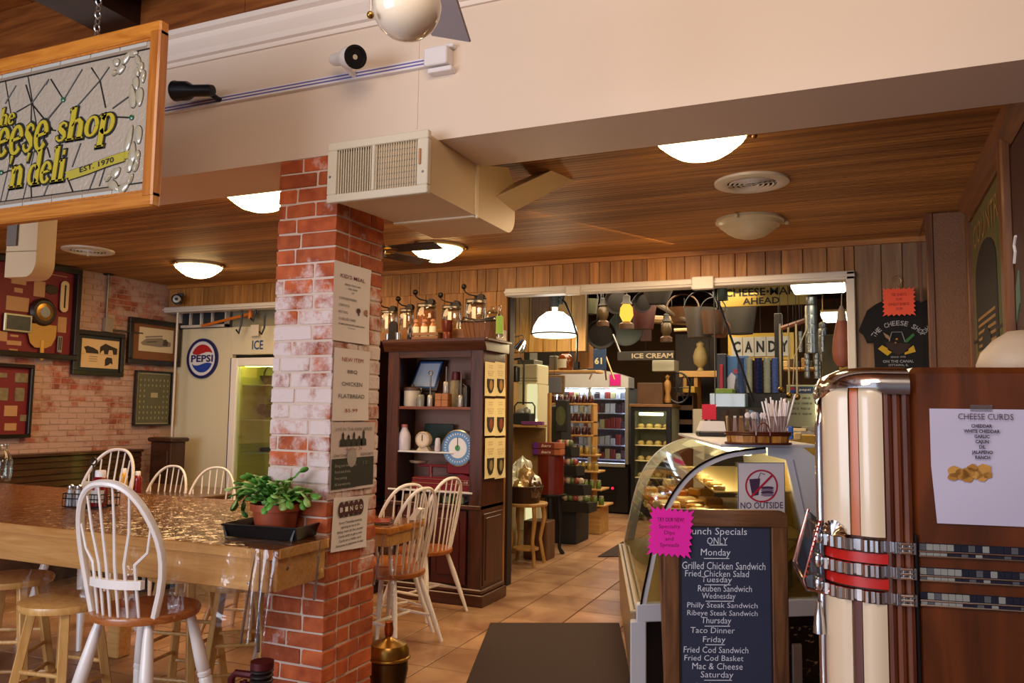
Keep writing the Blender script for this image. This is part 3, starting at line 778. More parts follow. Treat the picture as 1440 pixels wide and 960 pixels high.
def bottle_squeeze(name, lab, loc, body, cap, h=.19, r=.035, lbl=None):
    s_ = thing(name, lab, 'bottle', loc)
    part('body', B().lathe([(r*.9,0),(r,.008),(r,h*.45),(r*.92,h*.55),(r,h*.68),(r*.75,h*.80),(r*.5,h*.84)], n=18), body, s_, True)
    part('cap', B().lathe([(r*.62,h*.82),(r*.62,h*.98),(r*.55,h),(0,h)], n=16), cap, s_, True)
    if lbl: part('paper_label', B().lathe([(r*1.01,h*.12),(r*1.01,h*.46)], n=12, a0=-PI*.95, a1=-.05*PI), lbl, s_, True)
    return s_
ket = mat('ketchup_red', '7c0c12', .25, coat=.4); must = mat('mustard_yellow', 'd09a10', .3, coat=.3)
capw = mat('cap_white', 'eeeae8', .35)
bottle_squeeze('ketchup_bottle', 'large ketchup bottle with wide white cap in the wire caddy', cadw(.055, -.01), ket, capw, .185, .042, mat('ketchup_label', 'b8b0a4', .5))
single('menu_card', B().rbox(-.07, .07, -.002, .002, 0, .12, .001), mat('card_cream', 'd8c4a4', .6), 'cream paper card standing in the back of the wire caddy', 'card', cadw(-.03, .05), .2)
single('hot_sauce_bottle', B().lathe([(.014,0),(.016,.07),(.008,.10),(.008,.12),(0,.12)], n=10), mat('orange_sauce', 'b84c18', .3), 'small orange sauce bottle beside the ketchup in the caddy', 'bottle', cadw(0.0, .035), smooth=True)
qq = P(172, 668, D=5.05)
bottle_squeeze('mustard_bottle', 'yellow mustard bottle with white cap behind the big ketchup bottle', (-5.08, 4.42, .74), must, capw, .19, .032)
bottle_squeeze('ketchup_bottle', 'small dark red ketchup bottle beside the mustard on the far table', (-4.98, 4.46, .74), ket, capw, .17, .03)
# glass milk bottle at the left edge
q = P(2, 676, Z=TZ+.003)
gb = thing('milk_bottle', 'clear ribbed glass milk bottle standing at the left edge of the table', 'bottle', (q.x, q.y, TZ+.003))
part('bottle', B().lathe([(.055,0),(.06,.01),(.06,.14),(.05,.17),(.026,.21),(.024,.235),(.030,.24),(.030,.252),(.024,.254)], n=24), glass, gb, True)
part('rib', B().tube([(.061*math.cos(a), .061*math.sin(a), .02+.115*((i//2)%2 if i%2 else (i//2+1)%2)) for i, a in enumerate([2*PI*k/24 for k in range(24)])], .0018, 5, True), glass, gb, True)
# small glass bowl seen through the chair spindles, hung in the vinyl
q = P(150, 756, D=3.05)
# brass pot and red iron press by the column
q = P(551, 925, D=3.75)
bz = thing('brass_urn', 'round brass urn with a domed lid on the floor by the brick column', 'urn', (q.x-.02, q.y, 0))
part('body', B().lathe([(.10,0),(.11,.02),(.09,.05),(.085,.13),(.095,.19),(.092,.23),(.098,.235),(.098,.245)], n=24), mat('brass_dark', '5c4426', .3, .9), bz, True)
part('band', B().tube([(.098*math.cos(2*PI*i/24), .098*math.sin(2*PI*i/24), .245) for i in range(24)], .007, 8, True), brass, bz, True)
part('lid', B().lathe([(.096,.25),(.098,.28),(.085,.305),(.05,.318),(.02,.33),(.012,.34)], n=24), brass, bz, True)
part('finial', B().lathe([(.012,.335),(.02,.345),(.022,.37),(.018,.40),(.02,.405),(0,.41)], n=14), mat('copper', 'b4622c', .3, .9), bz, True)
ir = mat('red_iron', '4c1018', .45, .4)
q = P(352, 940, D=2.95)
rp = thing('cast_iron_press', 'dark red cast iron press with a ribbed post on the floor before the column', 'press', (q.x, q.y, 0), .1)
part('post', B().cyl((.05,0,0),(.05,0,.46),.022, n=10), ir, rp, True)
part('bracket_head', B().cyl((.05,0,.45),(.05,0,.475),.042, n=14), ir, rp, True)
cg = B()
for i in range(14): cg.lathe([(.034,.20+i*.018),(.042,.206+i*.018),(.042,.211+i*.018),(.034,.217+i*.018)], (.05,0,0), 14)
part('ribbed_sleeve', cg, mat('dark_rubber', '1c1014', .5), rp, True)
part('frame', B().tube([(-.08,0,0),(-.08,0,.40),(-.06,0,.42),(.03,0,.42)], .014, 8).tube([(-.06,.03,.05),(-.055,.03,.38),(.03,.02,.38)], .009, 8).tube([(-.02,0,.40),(-.03,0,.30),(.02,0,.27)], .008, 8), ir, rp, True)
part('base', B().rbox(-.12, .12, -.07, .07, 0, .03, .008), ir, rp)
q = P(368, 903, D=3.6)
single('door_stop', B().ball((0,0,.028), .03, 12, 7, (1.5,1,.9)), black_plastic, 'small black rubber lump at the foot of the column under the vinyl', 'door stop', (-2.44, 2.86, 0), smooth=True)
# ================= things on the brick wall =================
frame_dk = mat('frame_dark', '1a1210', .3, coat=.3)
WX = XL+.012
def wq(px, py, X=WX+.03): return P(px, py, X=X)
redvel = mat('red_velvet', '6e1018', .6, var=.15, vscale=3)
tanpap = mat('aged_paper', 'b08458', .7, var=.15, vscale=30)
glz = clear('picture_glazing', 'ffffff', .02, .04)
def frame(name, label, y0, y1, z0, z1, fw, fm, bm, cat='picture', dep=.04, rim=None):
    """picture hung on the left wall between world y0..y1, z0..z1"""
    t = thing(name, label, cat, (WX, (y0+y1)/2, (z0+z1)/2), PI/2)
    w, h = (y1-y0)/2, (z1-z0)/2
    part('frame', B().rbox(-w, w, -dep, 0, h-fw, h, .004).rbox(-w, w, -dep, 0, -h, -h+fw, .004).rbox(-w, -w+fw, -dep, 0, -h+fw, h-fw, .004).rbox(w-fw, w, -dep, 0, -h+fw, h-fw, .004), fm, t)
    part('mat_board', B().box(-w+fw*.5, w-fw*.5, -.012, -.002, -h+fw*.5, h-fw*.5), bm, t)
    return t
a = wq(113, 380); b = wq(105, 507)
YA0 = 4.02
big = frame('display_case', 'large red-velvet display case of old memorabilia with a dark frame, high on the brick wall', YA0, a.y, b.z, a.z-.0, .045, frame_dk, redvel, 'display case', .07)
def loc_(fr, px, py):
    q = P(px, py, X=WX+.02); return (q.y-fr.location.y, q.z-fr.location.z)
def cards(fr, rects, m, name='card', d=-.018):
    for (x0, y0, x1, y1) in rects:
        u0, v0 = loc_(fr, x0, y0); u1, v1 = loc_(fr, x1, y1)
        part(name, B().box(u0, u1, d, -.012, v1, v0), m, fr)
cards(big, [(17,390,37,401),(21,404,32,412),(10,415,40,439),(49,394,63,418),(82,445,93,468),(10,478,30,486),(15,470,26,474),(13,490,25,493),(60,383,95,390),(0,465,10,480)], tanpap)
cards(big, [(0,500,52,504),(56,502,86,505)], mat('brass_strip', 'a08450', .4, .6), 'strip')
uu, vv = loc_(big, 73, 407); part('plaque', B().lathe([(.0,-.02),(.055,-.02),(.06,-.012)], (uu, 0, vv), 16, 'y', 1.1, .7), mat('bronze_plaque', '3a2a1c', .5, .5), big)
def wthing(name, lab, cat, px, py, dx=.03):
    q = P(px, py, X=WX+dx); return thing(name, lab, cat, (WX+dx, q.y, q.z), PI/2)
bt = wthing('barometer', 'round brass barometer in a dark ring inside the red display case', 'barometer', 60, 439)
part('ring', B().lathe([(.115,.005),(.12,-.01),(.10,-.03),(.078,-.03)], n=28, axis='y'), mat('dark_wood_ring', '2a1810', .35), bt, True)
part('dial', B().lathe([(.08,-.022),(.075,-.03),(.045,-.034),(0,-.034)], n=24, axis='y'), brass, bt, True)
part('face', B().lathe([(.045,-.036),(0,-.037)], n=20, axis='y'), mat('grey_face', '8a8a84', .3), bt)
pf = wthing('paddle_fan', 'tan paper paddle fan with a wooden handle in the red display case', 'fan', 58, 470)
part('paddle', B().prism([(-.13,.085),(.13,.085),(.125,-.02),(.09,-.09),(.04,-.115),(-.06,-.115),(-.10,-.08),(-.125,-.0)], -.012, -.006, 'y'), mat('paddle_tan', 'b08438', .6), pf)
part('handle', B().prism([(-.012,-.05),(.012,-.05),(.022,-.21),(0,-.22),(-.012,-.205)], -.022, -.012, 'y'), mat('handle_yellow', 'c8963c', .5), pf)
th = wthing('thermometer', 'tall cream rounded thermometer board at the right of the red display case', 'thermometer', 90, 417)
part('board', B().prism(arc(0,.10,.037,0,PI,8)+arc(0,-.10,.037,PI,2*PI,8), -.012, -.002, 'y'), mat('cream_board', 'c8ac7c', .5), th)
part('tube', B().box(-.006, .006, -.016, -.012, -.10, .10), ink, th)
sp_ = wthing('small_framed_photo', 'small silver-framed photograph inside the red display case', 'picture', 24, 454)
part('frame', B().rbox(-.12, .12, -.02, 0, -.075, .075, .006), mat('silver_frame', 'c8c4a0', .3, .7), sp_)
part('photo', B().box(-.10, .10, -.024, -.02, -.058, .058), mat('dark_photo', '3a3c38', .4, var=.6, vscale=25), sp_)
dm = wthing('metal_strip_scale', 'narrow metal strip with dark slots low in the red display case', 'scale', 83, 484)
part('strip', B().box(-.02, .02, -.012, 0, -.07, .07), mat('pewter', '9a948a', .4, .6), dm)
for k in (-.008, .008): part('slot', B().box(k-.004, k+.004, -.014, -.012, -.05, .06), ink, dm)
a = wq(48, 513); b = wq(45, 615)
low = frame('photo_display', 'smaller red display board of old photographs below the big display case', YA0-.1, a.y, b.z, a.z, .03, frame_dk, redvel, 'display board', .05)
darkph = mat('old_photo', '77694e', .5, var=.75, vscale=28)
cards(low, [(0,524,10,531),(22,524,39,538),(0,545,11,563),(22,545,34,564),(29,583,38,592)], darkph, 'photo')
cards(low, [(7,570,24,585),(7,595,23,605)], tanpap)
# three framed pictures right of it
def pic(name, lab, c, fw, bm, dep=.04):
    q0 = wq(c[0], c[1]); q1 = wq(c[2], c[3]); return frame(name, lab, q0.y, q1.y, q1.z, q0.z, fw, frame_dk, bm, dep=dep)
p1 = pic('framed_print', 'black-framed sepia print of a mill, lower left of the three pictures on brick', (105,462,173,530), .04, mat('dark_mat', '23282a', .6))
sepia = mat('sepia_print', 'cfae80', .6)
ua, va = loc_(p1, 116, 475); ub, vb = loc_(p1, 166, 519)
part('print', B().box(ua, ub, -.018, -.012, vb, va), sepia, p1)
def inkshapes(fr, polys, m=ink, d=-.0195):
    for pts in polys: part('ink_drawing', B().prism(pts, d, -.0175, 'y'), m, fr)
W1 = ub-ua; H1 = va-vb
def rel(fr, ua, va, W1, H1, pts): return [(ua+x*W1, va-y*H1) for x, y in pts]
drk = mat('ink_brown', '2c221c', .7)
inkshapes(p1, [rel(p1,ua,va,W1,H1,s) for s in ([(.05,.3),(.15,.25),(.3,.3),(.42,.38),(.45,.5),(.12,.5),(.1,.4)], [(.48,.5),(.48,.25),(.62,.12),(.78,.2),(.95,.27),(.95,.48),(.85,.5),(.82,.34),(.72,.34),(.7,.5),(.6,.5),(.58,.36),(.52,.4)],
   [(.63,.92),(.63,.68),(.68,.6),(.82,.62),(.84,.85),(.78,.8),(.72,.88)])], drk)
part('rule_line', B().box(ua, ub, -.019, -.0175, va-.53*H1, va-.525*H1), drk, p1)
for k in range(3): part('caption', B().box(ua+.2*W1, ua+.42*W1, -.019, -.0175, va-(.62+.08*k)*H1, va-(.605+.08*k)*H1), drk, p1)
p2 = pic('framed_print', 'dark-framed pencil drawing of a long covered building, highest picture near the corner', (183,445,253,516), .05, mat('brown_mat', '7a4c2c', .7))
ua, va = loc_(p2, 197, 459); ub, vb = loc_(p2, 243, 497); W1 = ub-ua; H1 = va-vb
part('print', B().box(ua, ub, -.018, -.012, vb, va), mat('grey_print', 'd0c0a4', .6), p2)
gry = mat('pencil_grey', '857a6c', .8)
inkshapes(p2, [rel(p2,ua,va,W1,H1,s) for s in ([(.15,.38),(.65,.27),(.68,.33),(.18,.44)], [(.04,.66),(.2,.47),(.65,.38),(.72,.45),(.93,.55),(.92,.72),(.6,.78),(.1,.75)])], gry)
inkshapes(p2, [rel(p2,ua,va,W1,H1,s) for s in ([(.68,.7),(.7,.45),(.78,.42),(.84,.55),(.82,.72)], [(.2,.6),(.5,.54),(.5,.58),(.2,.64)])], mat('pencil_dark', '4c443c', .8), -.0205)
p3 = pic('framed_print', 'narrow framed poster of a grid of portraits, lowest picture near the corner', (192,520,240,598), .018, mat('cream_mat', 'b0a888', .6))
ua, va = loc_(p3, 196, 525); ub, vb = loc_(p3, 236, 594)
part('print', B().box(ua, ub, -.018, -.012, vb, va), mat('poster_dark', '5c5a44', .6), p3)
W1 = ub-ua; H1 = va-vb; po = B()
for r in range(8):
    for c in range(8):
        if 2 <= r <= 4 and 2 <= c <= 5: continue
        po.lathe([(.010, -.0195), (0, -.0196)], (ua+(c+.5)*W1/8, 0, va-(r+1.1)*H1/9), 6, 'y', .8, 1.3)
stuff(part('portraits', po, mat('portrait_cream', '9a9272', .7), p3))
part('centre_picture', B().box(ua+.4*W1, ua+.62*W1, -.020, -.017, va-.48*H1, va-.38*H1), mat('poster_mid', 'a89c78', .6), p3)
# conduit and outlet box
cq0 = P(152, 388, X=WX+.02); cq1 = P(149, 455, X=WX+.02)
cnd = thing('electrical_conduit', 'thin metal conduit running down the brick wall from the ceiling to a switch box', 'conduit', (WX, cq1.y, cq1.z))
part('pipe', B().cyl((.02,0,0),(.02,0,ZC-cq1.z),.010, n=8), mat('galvanised', '6c665c', .4, .8), cnd, True)
part('junction_box', B().rbox(0,.045,-.02,.06,-.075,.055,.004), mat('box_grey', '8c7c68', .5), cnd)
part('side_pipe', B().cyl((.02,.06,-.05),(.02,.42,-.05),.007, n=8), mat('galvanised', '6c665c'), cnd, True)
part('ceiling_plate', B().lathe([(.04,-.012),(.05,0)], (.02,0,ZC-cq1.z), 14), black_metal, cnd)
# security camera in the corner
cq = P(247, 421, Y=YB-.08)
sc_ = thing('security_camera', 'black security camera in the corner above the white opening track', 'camera', (cq.x, YB-.02, cq.z), math.radians(38))
part('mount', B().cyl((0,0,.04),(0,-.06,.0),.012, n=8).rbox(-.03,.03,-.012,0,.02,.07,.004), black_plastic, sc_)
part('body', B().lathe([(0,.05),(.035,.05),(.05,.0),(.05,-.09),(.042,-.095)], (-.01,-.08,-.01), 16, 'y'), black_plastic, sc_, True)
part('lens', B().lathe([(.036,-.096),(.02,-.098),(0,-.098)], (-.01,-.08,-.01), 14, 'y'), mat('lens_grey', '9a9a9a', .3), sc_)
part('lens_glass', B().lathe([(.015,-.1),(0,-.1)], (-.01,-.08,-.01), 12, 'y'), black_plastic, sc_)

# ================= cooler wall left of the column =================
YC = YB+.16
cream = mat('cream_panel', 'd8cfb0', .45)
def cp(px, py): return P(px, py, Y=YC)
x0, x1, x2 = cp(250, 500).x, cp(327, 500).x, -4.40
zt = cp(300, 461).z
cl = thing('walk_in_cooler', 'cream walk-in cooler with a lit glass door, behind the booth', 'cooler', (x0, YC, 0))
Wx = x2-x0; xd = x1-x0
part('panel', B().rbox(0, xd-.005, 0, .06, 0, zt, .004), cream, cl)
part('header_panel', B().rbox(xd+.005, Wx, -.015, .05, cp(355,498).z, zt, .004), cream, cl)
# 'ICE' sign text
blue = mat('sign_blue', '1c4c84', .5)
iq = cp(364, 485); tx('ICE', blue, cl, .135, .09, (iq.x-x0, -.017, iq.z), bold=.02)
zd = cp(355, 503).z
part('door_frame', B().rbox(xd+.01, xd+.09, -.03, .04, 0, zd, .006).rbox(Wx-.08, Wx, -.03, .04, 0, zd, .006).rbox(xd+.09, Wx-.08, -.03, .04, zd-.08, zd, .006).rbox(xd+.09, Wx-.08, -.03, .04, 0, .15, .006), white_paint, cl)
part('glass', B().box(xd+.09, Wx-.08, -.005, .0, .15, zd-.08), glass, cl)
part('door_gasket', B().box(xd-.004, xd+.012, -.02, .02, 0, zd), mat('gasket_navy', '34305c', .5), cl)
yg = mat('cooler_interior', 'd4cc80', .6)
part('interior', B().box(xd+.05, Wx, .70, .72, .1, zd).box(xd+.05, xd+.07, .05, .7, .1, zd).box(Wx-.02, Wx, .05, .7, .1, zd).box(xd+.05, Wx, .05, .7, zd-.02, zd), yg, cl)
part('light_tube', B().cyl((Wx-.20,.10,.3),(Wx-.20,.10,zd-.12),.018, n=8).cyl((xd+.1,.08,zd-.07),(Wx-.1,.08,zd-.07),.015, n=8), emit('cooler_tube', 'f4ec70', 16), cl)
shz = [cp(360, y).z for y in (540, 590, 637)]
for z in shz: part('shelf', B().box(xd+.07, Wx-.03, .08, .62, z-.012, z), mat('shelf_wire', 'c8c890', .4), cl)
for (dx, dz, k, lab) in ((.22, 0, 0, 'small dark wicker basket on the top shelf of the lit cooler'),):
    bk = thing('wicker_basket', lab, 'basket', (x0+xd+.30, YC+.28, shz[0]))
    part('body', B().lathe([(.10,0),(.15,.09)], n=16), mat('dark_wicker', '3a2c1c', .8), bk, True)
    part('handle', B().tube([(.14*math.cos(a), 0, .09+.13*math.sin(a)) for a in [PI*i/10 for i in range(11)]], .008, 6), mat('dark_wicker', '3a2c1c'), bk, True)
gm = [mat('veg_dark', '2c3018', .7, var=.5, vscale=20), mat('veg_olive', '4c5420', .7, var=.4, vscale=20)]
for i, (dx, h) in enumerate(((.16,.13),(.27,.22),(.38,.17),(.50,.24),(.62,.15))):
    bb = B()
    for k in range(9): bb.ball((random.uniform(-.06,.06), random.uniform(-.05,.05), .05+random.uniform(0,h-.06)), random.uniform(.03,.055), 7, 5)
    single('leafy_bunch', bb, gm[i % 2], ORD[i]+' dark leafy bunch from the left on the middle shelf of the lit cooler', 'greens', (x0+xd+dx, YC+.3, shz[1]), group='leafy bunches on the middle cooler shelf')
single('tray', B().rbox(-.12,.12,-.08,.08,0,.04,.01), gm[0], 'dark tray on the lowest visible shelf of the lit cooler', 'tray', (x0+xd+.3, YC+.3, shz[2]))
# Pepsi-style round sign
pq_ = cp(286, 504)
ps = thing('round_soda_sign', 'round PEPSI sign, navy-rimmed with red and blue halves, on the cream cooler panel', 'sign', (pq_.x, YC-.002, pq_.z))
R0 = (cp(308,504).x-cp(265,504).x)/2
part('rim', B().lathe([(R0,0),(R0,-.02),(R0*.86,-.022),(R0*.86,-.012)], n=40, axis='y'), mat('navy', '1c1e5c', .35), ps, True)
part('disc', B().lathe([(R0*.87,-.014),(0,-.0145)], n=40, axis='y'), mat('sign_white', 'dcdce0', .4), ps)
rr_ = R0*.70
top = [(x, z) for x, z in arc(0, 0, rr_, math.radians(22), math.radians(158), 16)]
top += [(-rr_*.92+rr_*1.84*i/12, rr_*.36+rr_*.10*math.sin((i/12*2-1)*PI*.9)) for i in range(1, 12)]
part('red_half', B().prism([p for p in top], -.0165, -.0140, 'y'), mat('sign_red', 'b01c20', .4), ps)
bot = [(x, z) for x, z in arc(0, 0, rr_, math.radians(202), math.radians(338), 16)]
bot += [(rr_*.92-rr_*1.84*i/12, -rr_*.40+rr_*.10*math.sin((1-i/12*2)*PI*.9)) for i in range(1, 12)]
part('blue_half', B().prism(bot, -.0165, -.0140, 'y'), mat('sign_blue2', '2044a0', .4), ps)
tx('PEPSI', mat('navy', '1c1e5c'), ps, R0*1.42, R0*.36, (0, -.0165, 0), bold=.03)
# window grille above the cooler
wz0, wz1 = cp(300, 460).z, cp(300, 434).z
wx0, wx1 = cp(256, 450).x, cp(322, 450).x
gr_ = thing('louvre_window', 'white-framed strip window with four dark panes above the cream cooler', 'window', (wx0, YC-.01, wz0))
gw, gh = wx1-wx0, wz1-wz0
part('frame', B().box(0,gw,-.03,.02,0,.025).box(0,gw,-.03,.02,gh-.02,gh).box(0,.02,-.03,.02,0,gh).box(gw-.02,gw,-.03,.02,0,gh), al, gr_)
for i in range(1, 4): part('mullion', B().box(gw*i/4.3-.008, gw*i/4.3+.008, -.03, .01, .02, gh-.02), al, gr_)
for i in range(4): part('pane', B().box(gw*i/4.3+.01, gw*(i+1)/4.3-.01 if i < 3 else gw-.02, -.005, 0, .02, gh-.02), mat('smoky_pane', '2c3438', .15), gr_)
single('cooler_top_board', B().box(wx1, -4.40, YC+.05, YC+.08, zt, ZH), mat('cream_back', '9a9070', .7), 'pale board above the cooler door behind the hanging tools', 'board')
hm = thing('long_wooden_mallet', 'long orange wooden mallet lying across hooks above the cooler', 'mallet', (0, 0, 0))
a_, b_ = P(284, 458, Y=YC-.10), P(352, 441, Y=YC-.10); hm.location = a_
part('handle', B().cyl((0,0,0), b_-a_, .014, n=8), mat('orange_wood', 'c86c1c', .45), hm, True)
part('head', B().cyl((b_-a_)+Vector((0,0,-.05)), (b_-a_)+Vector((0,0,.07)), .022, n=10), mat('orange_wood', 'c86c1c'), hm, True)
for i, (px, py, h) in enumerate(((340, 440, .2), (360, 428, .16), (372, 452, .12))):
    q = P(px, py, Y=YC-.14)
    single('iron_hook', B().tube([(0,0,.06),(0,0,-h*.5),(-.03,0,-h),(-.06,0,-h*.8)], .009, 6), black_metal, ['left', 'middle', 'right'][i]+' black iron hook hanging above the cooler door', 'hook', q, group='iron hooks above the cooler door', smooth=True)
q = P(358, 468, Y=YC-.06)
single('price_tag', B().rbox(-.05,.05,-.004,0,-.03,.08,.002), mat('tag_cream', 'd8ccb4', .6), 'cream hanging tag in front of the ICE panel', 'tag', q)

# ================= papers on the column (its right face) =================
def colpaper(name, lab, u0, v0, u1, v1, m=paper, tilt=0):
    """paper taped on the column's right face: pixel corners"""
    a = P(u0, v0, X=CX1+.004); b = P(u1, v1, X=CX1+.004)
    c = (a+b)/2; t = thing(name, lab, 'poster', (CX1+.0035, c.y, c.z), 0, rot=(0, 0, PI/2))
    w, h = abs(b.y-a.y)/2, abs(a.z-b.z)/2
    part('sheet', B().grid(lambda u, v: (-w+2*w*u, -.0015-.004*(abs(2*v-1)**4)*(u > .5), -h+2*h*v), 8, 8), m, t, True, rot=(0, tilt, 0))
    return t, w, h
t, w, h = colpaper('kids_meal_poster', 'white paper headed KID\'S MEAL, topmost on the brick column', 470, 365, 518, 485)
tx("KID'S MEAL", mat('maroon_ink', '7c2838', .8), t, w*1.35, h*.10, (0, -.004, h*.66), bold=.005)
tx('SERVED WITH CHIPS\nAND DRINK\n5.99', ink, t, w*.85, h*.24, (0, -.004, h*.36), line=1.4)
tx('2 CHICKEN FINGERS\n\nCORN DOG\n\nHOT DOG\n\n1/2 GRILLED CHEESE', ink, t, w*.95, h*.58, (-w*.25, -.004, -h*.17), align='LEFT')
tx('ALL MEALS SERVED WITH CHIPS & DRINK', ink, t, w*1.45, h*.04, (0, -.004, -h*.56), bold=.02); tx('12 and under', ink, t, w*.4, h*.03, (0, -.004, -h*.64))
for dx, cc_ in ((.35, '4c1c14'), (.78, 'a06c4c')):
    part('drumstick_drawing', B().prism([(x*w*.12, z*h*.055) for x, z in ((-.5,1.6),(.4,1.6),(1,.6),(.7,-.4),(.3,-.8),(.3,-1.8),(-.2,-1.8),(-.2,-.8),(-.8,-.2),(-.9,.8))], -.005, -.004, 'y'), mat('ink_'+cc_, cc_, .7), t, loc=(w*dx, 0, -h*.18), rot=(0, .2-dx, 0))
t, w, h = colpaper('flatbread_poster', 'white paper reading NEW ITEM BBQ CHICKEN FLATBREAD, second on the column', 470, 488, 517, 591)
tx('NEW ITEM', red_ink, t, w*1.2, h*.11, (0, -.004, h*.70), bold=0)
tx('BBQ', ink, t, w*.55, h*.11, (0, -.004, h*.36), bold=0); tx('CHICKEN', ink, t, w*1.15, h*.11, (0, -.004, h*.02), bold=0)
tx('FLATBREAD', ink, t, w*1.45, h*.11, (0, -.004, -h*.32), bold=0); tx('$5.99', red_ink, t, w*.7, h*.11, (0, -.004, -h*.72), bold=0)
t, w, h = colpaper('concert_poster', 'concert poster with a dark photo of people, third on the column', 466, 594, 524, 684, mat('poster_pinkish', 'cfc0c0', .65))
dkg = mat('poster_charcoal', '2c2c28', .7)
part('dark_block', B().box(-w*.95, w*.97, -.005, -.0035, -h*.92, -h*.05), dkg, t)
for i, x in enumerate((-.5, -.25, .0, .25, .45)):
    hh = (.62, .55, .62, .5, .68)[i]
    part('person_print', B().prism([(w*(x+s_*.14), h*z) for s_, z in ((-1,.30),(-.9,.48),(-.35,.52),(-.3,.6),(-.35,hh+.02),(0,hh+.1),(.35,hh+.02),(.3,.6),(.35,.52),(.9,.48),(1,.30))], -.005, -.0035, 'y'), dkg, t)
tx('LIVE IN THE PARK SERIES', mat('ink_grey', '77706c', .8), t, w*1.7, h*.09, (0, -.005, h*.80))
tx('August 24', red_ink, t, w*.75, h*.12, (0, -.005, h*.20)); tx('Cheer Creek', ink, t, w*.6, h*.08, (-w*.6, -.005, h*.05)); tx('concert', ink, t, w*.6, h*.09, (w*.62, -.005, h*.04))
part('crest', B().lathe([(w*.22,-.0055),(0,-.006)], (-w*.08,0,-h*.03), 18, 'y', 1, 1.2), mat('crest_grey', 'a8a09c', .7), t)
tx('Bring your lawn chairs\nFood and drinks\nFree parking\nAll are welcome', mat('pale_ink', 'a8a89c', .8), t, w*.95, h*.62, (-w*.35, -.0055, -h*.52), align='LEFT', line=1.5)
tx('12', mat('green_ink', '5c8c5c', .8), t, w*.2, h*.1, (w*.55, -.0055, -h*.22))
t, w, h = colpaper('bingo_poster', 'small white BINGO notice with red balls, lowest on the brick column', 468, 702, 515, 766, tilt=.05)
tx('THE CHEESE SHOP AND DELI', ink, t, w*1.2, h*.05, (0, -.004, h*.84), bold=.02)
for i in range(5):
    x = (-.56+.28*i)*w
    part('ball_print', B().lathe([(w*.17,-.0045),(0,-.005)], (x,0,h*.56), 16, 'y', 1, 1.5), mat('ball_dark', '4c1c24', .6), t)
    tx('BINGO'[i], paper, t, w*.16, h*.18, (x, -.0055, h*.56), bold=.03)
tx('FOR PRIZES', ink, t, w*1.15, h*.09, (0, -.004, h*.30), bold=.04)
tx('Every Thursday evening\nstarting at six in the\ndining room by the counter\nCome early to get a seat\nCards are a dollar each\nEveryone is welcome to play', ink, t, w*1.55, h*.95, (0, -.004, -h*.36), bold=.012, line=1.35)
# ================= overhead things =================
lampon = emit('lamp_glass_lit', 'ffdc9a', 9.0)
lampoff = mat('lamp_glass_off', 'c8b690', .35)
bronze = mat('bronze_trim', '6c4a2a', .35, .7)
def dome(px, py, lit, label):
    q = P(px, py, Z=ZC-.06)
    t = thing('ceiling_lamp', label, 'lamp', (q.x, q.y, ZC), group='stepped glass dome lamps on the dining ceiling')
    R = .20
    part('pan', B().lathe([(R*1.02,0),(R*1.04,-.018),(R*.92,-.028),(R*.80,-.028)], n=36), mat('pan_cream', 'b0986c', .4) if lit else lampoff, t, True)
    g = B().lathe([(R*.98,-.020),(R*.90,-.045),(R*.86,-.047),(R*.80,-.062),(R*.74,-.066),(R*.70,-.078),(R*.5,-.103),(R*.25,-.118),(0,-.122)], n=36)
    part('glass_bowl', g, lampon if lit else lampoff, t, True)
    for k in range(3):
        a = .3+k*2*PI/3
        part('finial', B().cyl((R*.97*math.cos(a), R*.97*math.sin(a), -.02), (R*1.12*math.cos(a), R*1.12*math.sin(a), -.02), .009, n=8).ball((R*1.13*math.cos(a), R*1.13*math.sin(a), -.02), .015, 8, 5), bronze if lit else lampoff, t, True)
    return t
dome(985, 205, True, 'lit dome lamp nearest the viewer, just behind the cream beam')
dome(365, 282, True, 'lit dome lamp half hidden by the left side of the brick column')
dome(279, 381, True, 'lit dome lamp above the louvre window at the far left')
dome(614, 357, True, 'lit dome lamp behind the dark fan blade, above the glass churns')
dome(1054, 322, False, 'unlit cream dome lamp beside the round white vent')
def vent(px, py, label, plug=False):
    q = P(px, py, Z=ZC-.01)
    t = thing('ceiling_vent', label, 'vent', (q.x, q.y, ZC), group='round ceiling vents')
    wv = mat('vent_white', 'd8ccb8', .4)
    part('outer_ring', B().lathe([(.19,0),(.188,-.012),(.15,-.022),(.125,-.014),(.125,0)], n=40, cap=False), wv, t, True)
    part('backing', B().lathe([(.125,-.003),(0,-.003)], n=24), mat('vent_black', '1c1a18', .8), t)
    for r in (.035, .06, .085, .108): part('ring', B().lathe([(r+.008,-.010),(r+.004,-.02),(r-.004,-.014)], n=28, cap=False), wv, t, True)
    for k in range(4):
        a = k*PI/2; part('spoke', B().cyl((0,0,-.016),(.125*math.cos(a),.125*math.sin(a),-.012),.003, n=5), wv, t)
    if plug: part('damper_knob', B().cyl((0,0,-.01),(0,0,-.05),.008, n=8), wv, t)
    return t
vent(1057, 258, 'round white ceiling vent in front of the unlit dome lamp')
vent(124, 353, 'round white ceiling vent near the red display case', True)
